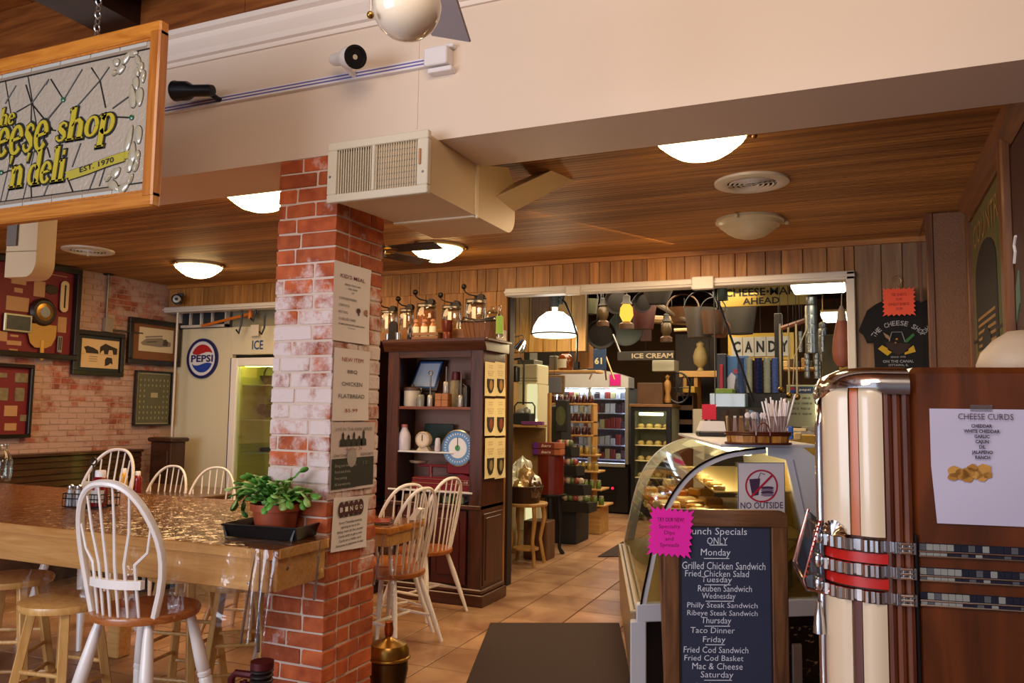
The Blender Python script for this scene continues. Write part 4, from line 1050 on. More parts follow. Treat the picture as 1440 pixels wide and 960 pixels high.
# dark ceiling fan behind the column
q = P(517, 352, D=4.75)
cf = thing('ceiling_fan', 'dark-bladed ceiling fan mostly hidden behind the brick column', 'fan', (q.x, q.y, q.z))
part('downrod', B().cyl((0,0,0),(0,0,ZC-q.z),.012, n=8), black_metal, cf, True)
part('motor', B().lathe([(.02,.08),(.09,.06),(.11,.02),(.10,-.03),(.04,-.06),(0,-.065)], n=24), mat('fan_bronze', '3a2616', .35, .6), cf, True)
vd = (P(630, 353, D=4.55)-q); a0 = math.atan2(vd.y, vd.x)
for k in range(5):
    a = a0+k*2*PI/5; R_ = Matrix.Rotation(a, 3, 'Z') @ Matrix.Rotation(-.12, 3, 'X')
    b_ = part('blade', B().cbox(R_@Vector((.32,0,0)), (.30,.115,.008), R_), mat('blade_dark', '2c1a10', .3), cf, bevel=.002)
    part('blade_iron', B().cbox(R_@Vector((.14,0,0)), (.12,.03,.01), R_), brass, b_)
# white fan light with globe, front room
q = P(572, 8, D=1.85)
gf = thing('globe_ceiling_fan', 'white ceiling fan with a round white glass globe and brass-ball pull chains, top centre', 'fan', (q.x, q.y, q.z))
gr = 49*1.85/FPX
gw_ = mat('globe_white', 'e8dcc8', .12, coat=.6)
part('globe', B().lathe([(gr*.55,gr*.84),(gr*.9,gr*.45),(gr,0),(gr*.94,-gr*.35),(gr*.77,-gr*.64),(gr*.5,-gr*.87),(gr*.2,-gr*.98),(0,-gr)], n=36), gw_, gf, True)
part('fitter', B().lathe([(.06,.07),(.065,.10),(.09,.12),(.11,.16),(.11,.24),(.05,.27),(.012,.28)], n=28), white_paint, gf, True)
part('downrod', B().cyl((0,0,.27),(0,0,3.53-q.z),.012, n=8), white_paint, gf, True)
bladew = mat('blade_grey_white', 'b8b8c4', .5)
for a in (-18, 54, 126, 198, 270):
    a = math.radians(a-18); R_ = Matrix.Rotation(a, 3, 'Z') @ Matrix.Rotation(.2, 3, 'X')
    part('blade', B().cbox(R_@Vector((.38,0,0))+Vector((0,0,.20)), (.40,.125,.008), R_), bladew, gf, bevel=.003)
for (px, py) in ((521, 21), (583, 3)):
    e = P(px, py, D=1.80)-q
    part('pull_chain', B().cyl(e+Vector((0,0,.14)), e, .0016, n=5), mat('chain', '8c8474', .4, .8), gf)
    part('pull_ball', B().ball(e, .0085, 12, 8), brass, gf, True)
# ---------- track light ----------
tk = thing('track_rail', 'white lighting track with a feed box, running along the cream beam', 'track', (0, YF, 0))
za, zb_ = P(227, 158, Y=YF-.02), P(600, 78, Y=YF-.02)
zt0 = (za.z+zb_.z)/2 - .01
xa, xb = za.x-1.6, P(612, 78, Y=YF).x
tkm = mat('track_white', 'dcd6d6', .3)
part('rail', B().box(xa, xb, -.022, 0, zt0-.018, zt0+.018), tkm, tk)
for z in (.008, -.006): part('conductor_slot', B().box(xa, xb, -.0232, -.022, zt0+z-.003, zt0+z+.003), mat('slot_violet', '6a60a0', .4), tk)
part('feed_box', B().rbox(xb-.02, xb+.085, -.06, 0, zt0-.035, zt0+.04, .004), tkm, tk)
part('feed_canopy', B().rbox(xb-.01, xb+.10, -.035, 0, zt0+.04, zt0+.056, .003).rbox(xb-.01, xb+.10, -.045, 0, zt0-.06, zt0-.04, .003), tkm, tk)
def spot(px0, py0, px1, py1, m, inner, lab, D0=.10):
    """head from rear pixel to mouth pixel, mounted just before the beam"""
    a = P(px0, py0, Y=YF-.10); b = P(px1, py1, Y=YF-.10-D0)
    t = thing('track_spotlight', lab, 'spotlight', (a.x, a.y, a.z), group='spotlights on the track')
    d = (b-a); L = d.length; R_ = d.to_track_quat('Z', 'Y').to_matrix()
    h = B().lathe([(0,-.005),(.024,0),(.027,.02),(.027,L*.52),(.043,L*.68),(.046,L),(.040,L),(.038,L*.75)], n=24)
    h.v = [tuple(R_@Vector(v)) for v in h.v]; part('housing', h, m, t, True)
    r2 = B().lathe([(.047,L-.004),(.047,L+.003),(.037,L+.003),(.035,L-.03)], n=24); r2.v = [tuple(R_@Vector(v)) for v in r2.v]
    part('rim', r2, black_plastic, t, True)
    bl = B().lathe([(.036,L-.03),(.033,L-.012),(.02,L-.005),(0,L-.003)], n=20); bl.v = [tuple(R_@Vector(v)) for v in bl.v]
    part('bulb', bl, inner, t, True)
    s = Vector((0.0, 0, 0))+R_@Vector((0,0,L*.2))
    part('arm', B().tube([s+Vector((0,.02,0)), Vector((s.x+.01, .06, zt0-a.z)), Vector((s.x+.012, .085, zt0-a.z))], .012, 8), m if m is not tkm else tkm, t, True)
    return t
q0 = P(298, 128, Y=YF-.10); 
spot(299, 127, 247, 128, black_metal, mat('bulb_grey', '8c8478', .2), 'black spotlight pointing left at the left end of the white track', .02)
spot(470, 84, 500, 80, mat('spot_white', 'e4dcd4', .3), mat('bulb_pale', 'b8a890', .15), 'white spotlight with a black rim on the middle of the track', .12)
# ---------- air duct over the column ----------
cream2 = mat('duct_cream', 'cdb088', .45)
reg_m = mat('register_white', 'cfc4ac', .45)
dx0, dx1, dz0, dz1, dyf = -2.005, -1.555, 2.262, ZBM-.002, 2.70
ad_ = thing('air_duct', 'cream air duct with a white register grille, running back over the brick column', 'duct', (dx0, dyf, dz0))
w_, h_ = dx1-dx0, dz1-dz0
part('front_section', B().add([(0,.02,0),(w_,.02,0),(w_,.45,0),(.04,.45,0),(0,.02,h_),(w_,.02,h_),(w_,.45,h_),(.04,.45,h_)], [(0,3,2,1),(4,5,6,7),(0,1,5,4),(1,2,6,5),(2,3,7,6),(3,0,4,7)]), cream2, ad_)
pr = [(.452,0),(.80,.0)]+[(.80+.09*math.sin(a), .09-.09*math.cos(a)) for a in [PI/2*i/6 for i in range(1,7)]]+[(.89,h_+.02),(.80,h_+.09),(.452,h_)]
part('rear_elbow', B().prism([(y, z) for y, z in pr], .04, w_, 'x'), cream2, ad_)
part('seam_flange', B().box(w_-.002, w_+.006, .44, .465, -.006, h_+.004).box(.03, w_+.004, .44, .465, -.007, .0).ball((w_+.006,.45,-.004),.010,8,5).ball((w_+.006,.45,h_+.002),.010,8,5), mat('flange_cream', 'dcc8a4', .4), ad_)
part('branch', B().add([(w_-.12,.66,h_-.09),(w_+.0,.66,h_-.09),(w_+.0,.88,h_-.11),(w_-.12,.88,h_-.11),
                        (w_+.02,1.05,h_+.115),(w_+.15,1.0,h_+.115),(w_+.20,1.2,h_+.115),(w_+.05,1.2,h_+.115)], [(0,3,2,1),(4,5,6,7),(0,1,5,4),(1,2,6,5),(2,3,7,6),(3,0,4,7)]), cream2, ad_)
rg = part('register_frame', B().rbox(-.02, w_+.01, -.005, .022, -.012, .022, .003).rbox(-.02, w_+.01, -.005, .022, h_-.022, h_+.012, .003).rbox(-.02, .025, -.005, .022, .022, h_-.022, .003).rbox(w_-.04, w_+.01, -.005, .022, .022, h_-.022, .003).rbox(w_*.44, w_*.47, -.005, .022, .022, h_-.022, .002), reg_m, ad_)
part('register_back', B().box(.01, w_-.01, .03, .035, .01, h_-.01), mat('duct_dark', '2c2c30', .8), ad_)
part('damper_plate', B().box(.02, w_*.45, .018, .024, .02, h_-.02), mat('damper_cream', 'a89c84', .5), ad_)
for i in range(16): part('fin', B().cbox((.03+i*(w_*.41)/15.5, .010, h_/2), (.003, .016, h_-.044), Matrix.Rotation(.5, 3, 'Z')), reg_m, rg)
for i in range(17): part('fin', B().cbox((w_*.48+i*(w_*.42)/16.5, .008, h_/2), (.0025, .010, h_-.044), Matrix.Rotation(.30, 3, 'Z')), reg_m, rg)
for i in range(7): part('cross_bar', B().box(w_*.47, w_-.04, .018, .021, .04+i*.024, .043+i*.024), mat('bar_steel', '8c8c8c', .4, .6), rg)
part('damper_lever', B().box(w_-.028, w_-.020, -.012, -.004, h_*.45, h_*.72), mat('lever', 'b07848', .5), rg)
for (x, z) in ((-.005, h_*.42), (w_-.012, h_*.32)): part('screw', B().lathe([(.006,-.005),(.004,-.008),(0,-.008)], (x,0,z), 8, 'y'), screw, rg)
# left air duct, behind the hanging sign
q = P(30, 350, D=3.9)
ld = thing('air_duct', 'second tan air duct elbow at the left edge, under the hanging stained glass sign', 'duct', (q.x, q.y, 0))
lw = 50*3.9/FPX/2
zt_, zb2 = P(30, 318, D=3.9).z, P(30, 390, D=3.9).z
part('elbow', B().prism([(-lw,zt_+.08),(-lw,zb2),(lw*.2,zb2)]+[(lw*.3+lw*.7*math.sin(a), zb2+lw*.9-lw*.9*math.cos(a)) for a in [PI/2*i/6 for i in range(1,7)]]+[(lw,zt_+.08)], 0, .12, 'y'), cream2, ld, rot=(0,0,.2))
part('shadow_box', B().box(-lw*.9, -lw*.25, -.012, .0, (zt_*.62+zb2*.38), zt_+.02), mat('duct_grey', '6c6054', .6), ld, rot=(0,0,.2))
part('seam', B().box(-lw, lw, -.004, .0, (zt_+zb2)/2, (zt_+zb2)/2+.004), mat('seam_tan', '8c7048', .6), ld, rot=(0,0,.2))

# ---------- hanging stained glass sign ----------
SY = 2.0
def sq(px, py): return P(px, py, Y=SY)
tr_, br_ = sq(227, 31), sq(225, 290)
sx1, sz1, sz0 = (tr_.x+br_.x)/2, tr_.z, sq(218, 291).z
sw_ = 1.30; sx0 = sx1-sw_
oak = wood('golden_oak', 'a8621c', 'cc8634', (2.2, 26, 26), .35, .3, .1)
oakv = wood('golden_oak_upright', 'a05a1a', 'c67e30', (26, 26, 2.2), .35, .3, .1)
sg = thing('stained_glass_sign', 'hanging oak-framed stained glass sign reading the cheese shop n deli', 'sign', (sx0, SY, sz0))
SH = sz1-sz0; fwd = .055
part('frame_rail', B().rbox(0, sw_, -.02, .02, SH-fwd, SH, .006), oak, sg)
part('frame_rail', B().rbox(0, sw_, -.02, .02, 0, fwd, .006), oak, sg)
part('frame_stile', B().rbox(0, fwd*.9, -.022, .022, fwd*.6, SH-fwd*.6, .006), oakv, sg)
part('frame_stile', B().rbox(sw_-fwd*.9, sw_, -.022, .022, fwd*.6, SH-fwd*.6, .006), oakv, sg)
part('frame_lip', B().box(fwd*.9, sw_-fwd*.9, -.010, .010, fwd, fwd+.008).box(fwd*.9, sw_-fwd*.9, -.010, .010, SH-fwd-.008, SH-fwd).box(sw_-fwd*.9-.008, sw_-fwd*.9, -.010, .010, fwd, SH-fwd), oakv, sg)
sgl = mat('textured_glass', 'a89c8c', .25, bump=.6, bscale=60)
part('glass_field', B().box(fwd*.8, sw_-fwd*.8, -.003, .003, fwd*.8, SH-fwd*.8), sgl, sg)
lead = mat('lead_came', '2c2824', .4, .5)
gbd = mat('clear_bevel', 'c8c8c0', .12, trans=.2)
def sl_(px, py): q = sq(px, py); return (q.x-sx0, q.z-sz0)
# border strips of glass
bz0, bz1 = fwd+.008, SH-fwd-.008; bx1 = sw_-fwd*.9-.008
for zc_, nm in ((bz1, 1), (bz0, -1)):
    a, b2 = (zc_-.028, zc_) if nm == 1 else (zc_, zc_+.028)
    xs = [.07, .30, .45, .62, .78, .94, 1.09, bx1-.02 if nm == 1 else bx1-.10]
    for i in range(len(xs)-1):
        part('border_glass', B().rbox(xs[i]+.003, xs[i+1]-.003, -.006, -.003, (a+b2)/2 if nm == 1 else a, b2 if nm == 1 else (a+b2)/2, .001), gbd, sg)
        part('border_glass', B().rbox(xs[i]+.003, xs[i+1]-.003, -.006, -.003, a if nm == 1 else (a+b2)/2, (a+b2)/2 if nm == 1 else b2, .001), mat('border_amber', '8c7c6c', .3), sg)
    part('came', B().box(.06, bx1, -.007, .007, (a if nm == 1 else b2)-.002, (a if nm == 1 else b2)+.002), lead, sg)
lines = [((24,121),(9,146)),((38,120),(46,146),(67,172),(75,182)),((25,158),(46,146),(45,175)),((46,146),(70,112)),((73,112),(91,141),(66,172)),((117,98),(91,141),(62,175)),
 ((130,96),(142,114),(110,150)),((155,95),(142,114),(150,152)),((160,153),(182,137)),((165,165),(187,166)),((66,182),(80,184)),((70,112),(66,120)),
 ((115,202),(103,235)),((138,238),(126,270)),((96,250),(104,270)),((70,258),(62,278)),((45,260),(46,283)),((15,262),(8,288)),((15,215),(16,236)),((0,246),(16,240)),((150,233),(141,262)),((68,208),(72,222)),((40,215),(42,222)),((24,162),(22,190))]
for L_2 in lines:
    part('came', B().tube([(sl_(*p)[0], -.004, sl_(*p)[1]) for p in L_2], .0030, 6), lead, sg)
for i in range(5):   # the part left of the visible field, same net of cames
    x = .10+i*.13
    part('came', B().tube([(x,-.004,bz0+.03),(x+.06,-.004,SH*.5),(x-.02,-.004,bz1-.03)], .0022, 6), lead, sg)
grn = mat('green_jewel', '1c5c3c', .1, coat=.6)
for p in ((91,141),(187,166),(4,243)):
    u, v = sl_(*p); part('glass_jewel', B().lathe([(.010,-.003),(.0095,-.009),(.005,-.012),(0,-.012)], (u,0,v), 14, 'y'), grn, sg, True)
# bevelled scroll on the right side: teardrop lobes
def lobe(px, py, w, h, a, parent=sg):
    u, v = sl_(px, py); n = 14; sc = 3.0/FPX
    ring = [(math.cos(2*PI*i/n), math.sin(2*PI*i/n)) for i in range(n)]
    ca, sa = math.cos(a), math.sin(a); b_ = B(); b2 = []
    for s_, d in ((1.0,-.003),(.96,-.008),(.6,-.012)):
        for x, y in ring:
            y2 = y*(1-.35*x); X_, Z_ = x*h*s_*sc/2, y2*w*s_*sc/2
            b_.v.append((u+X_*ca-Z_*sa, d, v+X_*sa+Z_*ca))
    for k in range(2):
        for i in range(n): b_.f.append((k*n+i, k*n+(i+1)%n, (k+1)*n+(i+1)%n, (k+1)*n+i))
    b_.f.append(tuple(range(2*n, 3*n)))
    part('bevel_lobe', b_, mat('bevel_glass', 'bcb49c', .08, coat=1, trans=.25), parent, True)
    part('came', B().tube([b_.v[i] for i in range(n)], .0018, 6, True), lead, parent)
for L_3 in ((165,88,10,14,2.6),(172,98,11,16,.4),(163,103,8,9,0),(180,82,10,22,.7),(190,76,9,16,0),(196,86,8,18,-1.0),(200,96,9,16,-1.4),(195,102,8,14,-1.2),(193,118,11,20,-1.3),(203,108,8,18,-1.5),
            (188,136,12,34,1.75),(198,137,13,26,-1.5),(183,196,11,38,1.3),(196,190,14,26,-1.4),(188,215,12,30,1.5),(195,222,8,20,-1.6),(185,232,10,22,1.2),(193,234,8,16,1.0),(165,243,13,18,.6),(154,250,8,14,.5),(162,262,12,24,-.6),(176,264,12,20,.5),(185,252,8,16,1.0)):
    lobe(*L_3)
# mirrored scroll on the hidden left side
yel = mat('sign_yellow', 'b4a430', .35); ygr = mat('sign_outline', '141a14', .5)
def arc2(cx, cy, rx, ry, a0, a1, wt, wn, n=18):
    """stroke along an ellipse: thick at the sides, thin top and bottom"""
    out = []
    for i in range(n+1):
        a = math.radians(a0+(a1-a0)*i/n); out.append((cx+rx*math.cos(a), cy+ry*math.sin(a), wn+(wt-wn)*abs(math.cos(a))**1.3))
    return out
T_, N_w = .34, .12
def stem(x, y0, y1, w=None, f0=True, f1=True):
    w = w or T_; r = [[(x, y0, w), (x, y1, w)]]
    if f0: r.append([(x-.26, y0+.04, .09), (x+.26, y0+.04, .09)])
    if f1: r.append([(x-.26, y1-.09, .09), (x, y1-.03, .10)])
    return r
GL = {
 'e': (.95, [arc2(.45,.5,.34,.46,8,325,.27,.10)]+[[(.14,.50,.10),(.76,.56,.10)]]),
 'c': (.90, [arc2(.45,.5,.34,.46,45,318,.27,.10)]+[[(.66,.80,.2),(.70,.76,.2)]]),
 'o': (1.0, [arc2(.48,.5,.34,.46,0,360,.27,.10)]),
 's': (.80, [[(.66,.72,.14),(.60,.88,.10),(.40,.95,.12),(.20,.84,.20),(.20,.68,.24),(.38,.54,.27),(.56,.40,.26),(.62,.22,.22),(.48,.07,.13),(.28,.05,.10),(.12,.16,.12),(.08,.30,.13)]]),
 'h': (1.15, stem(.22,0,1.62)+[[(.26,.68,.10),(.44,.92,.13),(.66,.96,.20),(.84,.78,.29),(.86,.5,T_),(.86,0,T_)],[(.66,.04,.09),(1.10,.04,.09)]]),
 'n': (1.15, stem(.22,0,1.0)+[[(.26,.66,.10),(.44,.90,.13),(.66,.95,.20),(.84,.78,.29),(.86,.5,T_),(.86,0,T_)],[(.66,.04,.09),(1.10,.04,.09)]]),
 'p': (1.10, stem(.22,-.60,1.0)+[arc2(.50,.5,.36,.46,-150,150,.27,.10)]),
 'd': (1.10, stem(.82,0,1.62)+[arc2(.48,.48,.34,.44,30,330,.27,.10)]),
 'l': (.56, stem(.26,0,1.62)), 'i': (.56, stem(.26,0,.98)+[[(.18,1.30,.22),(.36,1.30,.22)]]),
 't': (.70, [[(.28,1.32,.18),(.28,.3,T_),(.34,.10,.22),(.52,.05,.12),(.62,.12,.08)],[(.06,.94,.10),(.60,.94,.10)]]),
 "'": (.34, [[(.20,1.55,.22),(.14,1.15,.06)]]), ' ': (.42, []),
}
def strip(b, pts, grow, y0, y1):
    m = len(pts); L = []; R = []
    for i, (x, y, w) in enumerate(pts):
        a = Vector(pts[max(0,i-1)][:2]); c = Vector(pts[min(m-1,i+1)][:2]); t = (c-a).normalized(); n = Vector((-t.y, t.x)); p = Vector((x, y))
        if i == 0: p = p-t*grow
        if i == m-1: p = p+t*grow
        L.append(p+n*(w/2+grow)); R.append(p-n*(w/2+grow))
    k = len(b.v)
    for lst in (L, R):
        for yy in (y0, y1): b.v += [(p.x, yy, p.y) for p in lst]
    for i in range(m-1):
        b.f += [(k+i, k+i+1, k+2*m+i+1, k+2*m+i), (k+m+i, k+3*m+i, k+3*m+i+1, k+m+i+1), (k+i, k+m+i, k+m+i+1, k+i+1), (k+2*m+i, k+2*m+i+1, k+3*m+i+1, k+3*m+i)]
    b.f += [(k, k+2*m, k+3*m, k+m), (k+m-1, k+2*m-1, k+4*m-1, k+3*m-1)]
def letters(s, px0, py0, px1, py1, bold=0):
    """each painted letter is a raised yellow glyph over a dark outline glyph; pixel box"""
    a, b_ = sl_(px0, py1), sl_(px1, py0)
    a2 = sl_(px0, py0); b2 = sl_(px1, py1)
    z0 = (a[1]+b2[1])/2; z1 = (a2[1]+b_[1])/2; w = b_[0]-a[0]
    allp = []; x = 0; place = []
    for ch in s:
        adv, st = GL[ch]; place.append((ch, x)); allp += [(x+p[0]+p[1]*.16, p[1]) for q_ in st for p in q_]; x += adv
    X0, X1 = min(p[0] for p in allp)-.1, max(p[0] for p in allp)+.1; Y0, Y1 = min(p[1] for p in allp), max(p[1] for p in allp)
    sx, sy = w/(X1-X0), (z1-z0)/(Y1-Y0)
    for ch, xo in place:
        if not GL[ch][1]: continue
        for grow, d0, d1, m_, nm in ((.085, -.0075, -.004, ygr, 'letter_outline'), (0, -.0105, -.0075, yel, 'letter')):
            b = B()
            for st in GL[ch][1]: strip(b, st, grow, d0, d1)
            b.v = [(a[0]+(v[0]+v[2]*.16+xo-X0)*sx, v[1], z0+(v[2]-Y0)*sy) for v in b.v]
            part(nm, b, m_, sg)
letters('eese', -2, 178, 71, 215)
letters('shop', 80, 150, 165, 211)
letters('he', 1, 152, 25, 177)
letters("'n'deli", 14, 212, 97, 260)
letters('ch', -54, 178, -6, 219); letters('t', -13, 154, -2, 180)
u0, v0 = sl_(100, 248); u1, v1 = sl_(178, 222)
rb = [(u0,v0-.016),(u0+(u1-u0)*.35,v0-.012+(v1-v0)*.22),(u0+(u1-u0)*.7,v0-.012+(v1-v0)*.68),(u1,v1-.014)]
rt = [(x, z+.034) for x, z in rb]
part('ribbon', B().prism(rb+rt[::-1], -.010, -.004, 'y'), mat('ribbon_yellow', 'a89c34', .4), sg)
part('ribbon_edge', B().tube([(x,-.008,z) for x, z in rb], .002, 6).tube([(x,-.008,z) for x, z in rt], .002, 6), lead, sg)
part('ribbon_tail', B().prism([(u1-.002,v1-.006),(u1+.026,v1-.004),(u1+.016,v1+.010),(u1+.026,v1+.024),(u1-.002,v1+.018)], -.009, -.004, 'y'), mat('ribbon_yellow', 'a89c34'), sg)
part('ribbon_tail', B().prism([(u0+.002,v0-.006),(u0-.022,v0-.008),(u0-.012,v0+.004),(u0-.022,v0+.016),(u0+.002,v0+.018)], -.009, -.004, 'y'), mat('ribbon_yellow', 'a89c34'), sg)
tx('EST. 1970', ink, sg, (u1-u0)*.62, .020, ((u0+u1)/2+.004, -.0115, (v0+v1)/2+.006), bold=.01, rz=math.atan2((v1-v0)*.9, (u1-u0)), rot=None)
cq_ = sq(136, 48)
hc = thing('hanging_chain', 'short steel chain and hook holding the stained glass sign to the ceiling', 'chain', (cq_.x, SY, sz1))
for k in range(17):
    part('chain_link', B().tube([(.011*math.cos(a), 0, .016*math.sin(a)) for a in [2*PI*i/10 for i in range(10)]], .003, 5, True), steel, hc, True, loc=(0,0,.012+k*.0255), rot=(0,0,(k%2)*PI/2))
hc2 = dup(hc, (sx0+.3, SY, sz1), 0, 'steel chain at the hidden left end of the stained glass sign')
# ================= dark hutch with antiques =================
HX0, HX1, HY0, HY1, HZ = -3.345, -2.53, 5.31, 5.70, 1.93
hut = wood('dark_mahogany', '2a130b', '4e2616', (16, 16, 1.6), .35, .35, .15, bump=.06)
huth = wood('dark_mahogany_rail', '2e150c', '522a18', (1.6, 16, 16), .35, .35, .15, bump=.06)
hback = mat('hutch_back', 'a07868', .6)
def hutch(name, label, x0, x1):
    t = thing(name, label, 'hutch', (x0, HY0, 0)); W2 = x1-x0; D2 = HY1-HY0
    part('side_panel', B().rbox(0, .03, .0, D2, .1, HZ-.06, .003), hut, t)
    part('side_panel', B().rbox(W2-.03, W2, .0, D2, .1, HZ-.06, .003), hut, t)
    part('back_panel', B().box(.03, W2-.03, D2-.02, D2, .1, HZ-.06), hback, t)
    for (a, b) in ((0, .10), (W2-.10, W2)):
        part('stile', B().rbox(a, b, -.012, .012, .1, HZ-.08, .004), hut, t)
    part('top_rail', B().rbox(.10, W2-.10, -.012, .012, HZ-.14, HZ-.08, .003), huth, t)
    part('shelf', B().rbox(.03, W2-.03, .0, D2-.02, 1.40, 1.422, .003), wood('shelf_red_wood', '5a2c1c', '7c4228', (1.6, 16, 16), .4), t)
    part('glass_shelf', B().rbox(.03, W2-.24, -.0, D2-.02, 1.075, 1.088, .003), mat('milky_glass', 'c8ccd0', .2), t, label='whitish glass shelf')
    part('glass_shelf', B().rbox(.03, W2-.07, -.02, D2-.02, .79, .804, .003), mat('milky_glass', 'c8ccd0'), t, label='whitish glass shelf')
    part('counter', B().rbox(.0, W2, -.02, D2, .68, .71, .004), huth, t)
    part('base_box', B().box(.03, W2-.03, .02, D2, .12, .68), hut, t)
    for k in range(2):
        a = .11+k*(W2-.22)/2; b = a+(W2-.22)/2-.012
        d = part('door', B().rbox(a, b, -.006, .018, .14, .67, .004), mat('door_red_brown', '4c1812', .35, coat=.3), t)
        part('door_panel', B().rbox(a+.05, b-.05, -.014, -.006, .20, .61, .006), mat('door_red_brown', '4c1812'), d)
    # moulded side panel, crown and plinth
    part('side_moulding', B().rbox(W2, W2+.012, .06, D2-.06, .17, .62, .004).rbox(W2, W2+.006, .03, D2-.03, .14, .65, .003), hut, t)
    part('crown', B().prism([(-.02,HZ-.09),(-.035,HZ-.06),(-.05,HZ-.035),(-.055,HZ-.02),(-.055,HZ),(D2,HZ),(D2,HZ-.09)], -.03, W2+.03, 'x').rbox(W2+.03, W2+.055, -.055, D2, HZ-.02, HZ, .004), huth, t)
    part('plinth', B().rbox(-.02, W2+.035, -.035, D2, 0, .085, .006).rbox(-.01, W2+.02, -.02, D2, .085, .12, .008), huth, t)
    return t
hutch('hutch', 'tall dark mahogany hutch of antique kitchenware, recipe sheets taped on its right side', HX0, HX1)
hutch('hutch', 'twin dark hutch joined on the left, mostly hidden behind the brick column', HX0-.97, HX0-.12)
point('hutch_side_fill', (-2.12, 5.62, 1.38), 1.7, (1, .72, .30), .03)  # added fill for the gold glow on the recipe sheets, no fixture here
def hp(px, py, Y): return P(px, py, Y=Y)
# recipe sheets on the side
for r, (y0, y1) in enumerate(((508, 557), (558, 610), (612, 667))):
    for c in range(2):
        u0, u1 = ((683, 697), (697, 711))[c]
        a = P(u0, y0+2*r, X=HX1+.02); b = P(u1-.6, y1+2*(r), X=HX1+.02)
        t = thing('recipe_sheet', ['top', 'middle', 'bottom'][r]+' row, '+['left', 'right'][c]+' recipe sheet with a dark crest taped to the hutch side', 'paper', (HX1+.014, (a.y+b.y)/2, (a.z+b.z)/2), PI/2, 'recipe sheets on the hutch side')
        w, h = abs(b.y-a.y)/2, abs(a.z-b.z)/2
        part('sheet', B().grid(lambda u, v: (-w+2*w*u, -.002-.008*((1-v)**3)*u, -h+2*h*v), 4, 6), mat('warm_paper', 'e0d0a0', .7), t, True)
        part('crest', B().prism([(x*w*.62, z*h*.42-h*.42) for x, z in ((-1,1),(1,1),(.95,-.1),(.5,-.8),(0,-1),(-.5,-.8),(-.95,-.1))], -.011, -.006, 'y'), mat('crest_dark', '2c2018', .6), t)
        part('emblem', B().lathe([(w*.32,-.012),(0,-.0125)], (0,0,-h*.36), 10, 'y', 1, 1.4), mat('crest_'+['gold','red','tan'][r], ['a87830', '8c3c20', '8c7c50'][r], .6), t)
        tx('STEAMED\nONIONS\n\nSAUTE THEM\nGENTLY IN\nBUTTER', mat('ink_orange', 'a87c50', .8), t, w*1.3, h*.65, (0, -.006, h*.5), line=1.3)
# ---------- on top of the hutch ----------
tin = mat('tin_lid', '8c8478', .3, .9); castb = mat('cast_black', '1c1614', .4, .5)
jarg = clear('jar_glass', 'f4f4ec', .10, .03)
def churn(px, pybase, pytop, Y, wpx, label, fill, knob=None):
    """glass butter churn: square jar, geared metal lid, crank with a ball knob"""
    q = hp(px, pybase, Y); top = hp(px, pytop, Y); D = (q-CO).dot(CF); r = wpx*D/FPX/2
    z0 = max(HZ, q.z) if Y < 5.72 else q.z
    t = thing('butter_churn', label, 'churn', (q.x, Y, z0), group='glass butter churns on the hutch')
    h = top.z-z0
    part('jar', B().lathe([(r*.92,0),(r,.02),(r,h*.62),(r*.92,h*.72),(r*.72,h*.76)], n=20), jarg, t, True)
    if fill: part('contents', B().lathe([(r*.85,.01),(r*.86,h*.6),(0,h*.62)], n=16), fill, t, True)
    else:
        part('paddle', B().box(-r*.5, r*.5, -.004, .004, .03, h*.35).cyl((0,0,.02),(0,0,h*.78),.006, n=6), mat('paddle_wood', '9c6c3c', .6), t)
        part('paper_label', B().box(r*.1, r*.5, -r*1.02, -r*.98, h*.12, h*.6), mat('churn_label', 'e8e0c8', .6), t)
    part('lid', B().lathe([(r*.80,h*.72),(r*.98,h*.74),(r*.98,h*.80),(r*.5,h*.86),(0,h*.87)], n=20), tin, t, True)
    g = B().box(-r*1.05, r*1.05, -.008, .008, h*.84, h*.88).cyl((0,0,h*.85),(0,0,h*.97),.014, n=10).cyl((r*.55,-.02,h*.90),(r*.55,.02,h*.90),.028, n=14)
    part('gear_frame', g, castb, t, True)
    k = knob or (-r*1.1, h*1.22)
    cr = part('crank', B().tube([(0,-.02,h*.95),(-r*.5,-.03,h*.98),(k[0]*.85,-.03,h*1.06),(k[0],-.03,k[1]-.02)], .006, 6), castb, t, True)
    part('knob', B().ball((k[0],-.03,k[1]), .022, 10, 7), castb, cr, True)
    return t
corn = mat('popcorn_orange', 'b0642c', .7, var=.4, vscale=60); dkfill = mat('dark_beans', '4c3020', .7, var=.5, vscale=60)
churn(551, 447, 412, 5.62, 24, 'leftmost small glass butter churn, partly behind the arched iron plate', None)
churn(574, 441, 404, 5.60, 21, 'glass butter churn with two dotted paper labels, left of the popcorn-filled one', None)
churn(603, 442, 398, 5.62, 28, 'butter churn jar packed with orange popcorn above the three labelled bottles', corn)
churn(637, 440, 400, 5.60, 28, 'wide glass butter churn with a bright label, between popcorn churn and tallest churn', None)
churn(669, 438, 389, 5.58, 30, 'tallest glass butter churn, its crank knob highest, above the splint basket', None)
single('display_riser', B().rbox(0, .82, 0, .22, 0, .095, .004), wood('riser_wood', '8a5528', 'a8703a', (1.5, 16, 16), .5), 'low wooden riser along the back of the hutch top carrying the glass churns', 'riser', (HX0+.0, 5.48, HZ))
for ob in [o for o in bpy.data.objects if o.name.startswith('butter_churn')]: ob.location.z = HZ+.096; ob.location.y = 5.58
q = hp(695, 440, 5.58)
cj = thing('candy_jar', 'round glass apothecary jar of dark candies at the right end of the churns', 'jar', (q.x, 5.55, HZ+.096))
part('jar', B().lathe([(.045,0),(.06,.02),(.064,.08),(.05,.12),(.03,.13)], n=20), jarg, cj, True)
part('stopper', B().lathe([(.034,.13),(.036,.14),(.012,.148),(.018,.165),(0,.172)], n=16), jarg, cj, True)
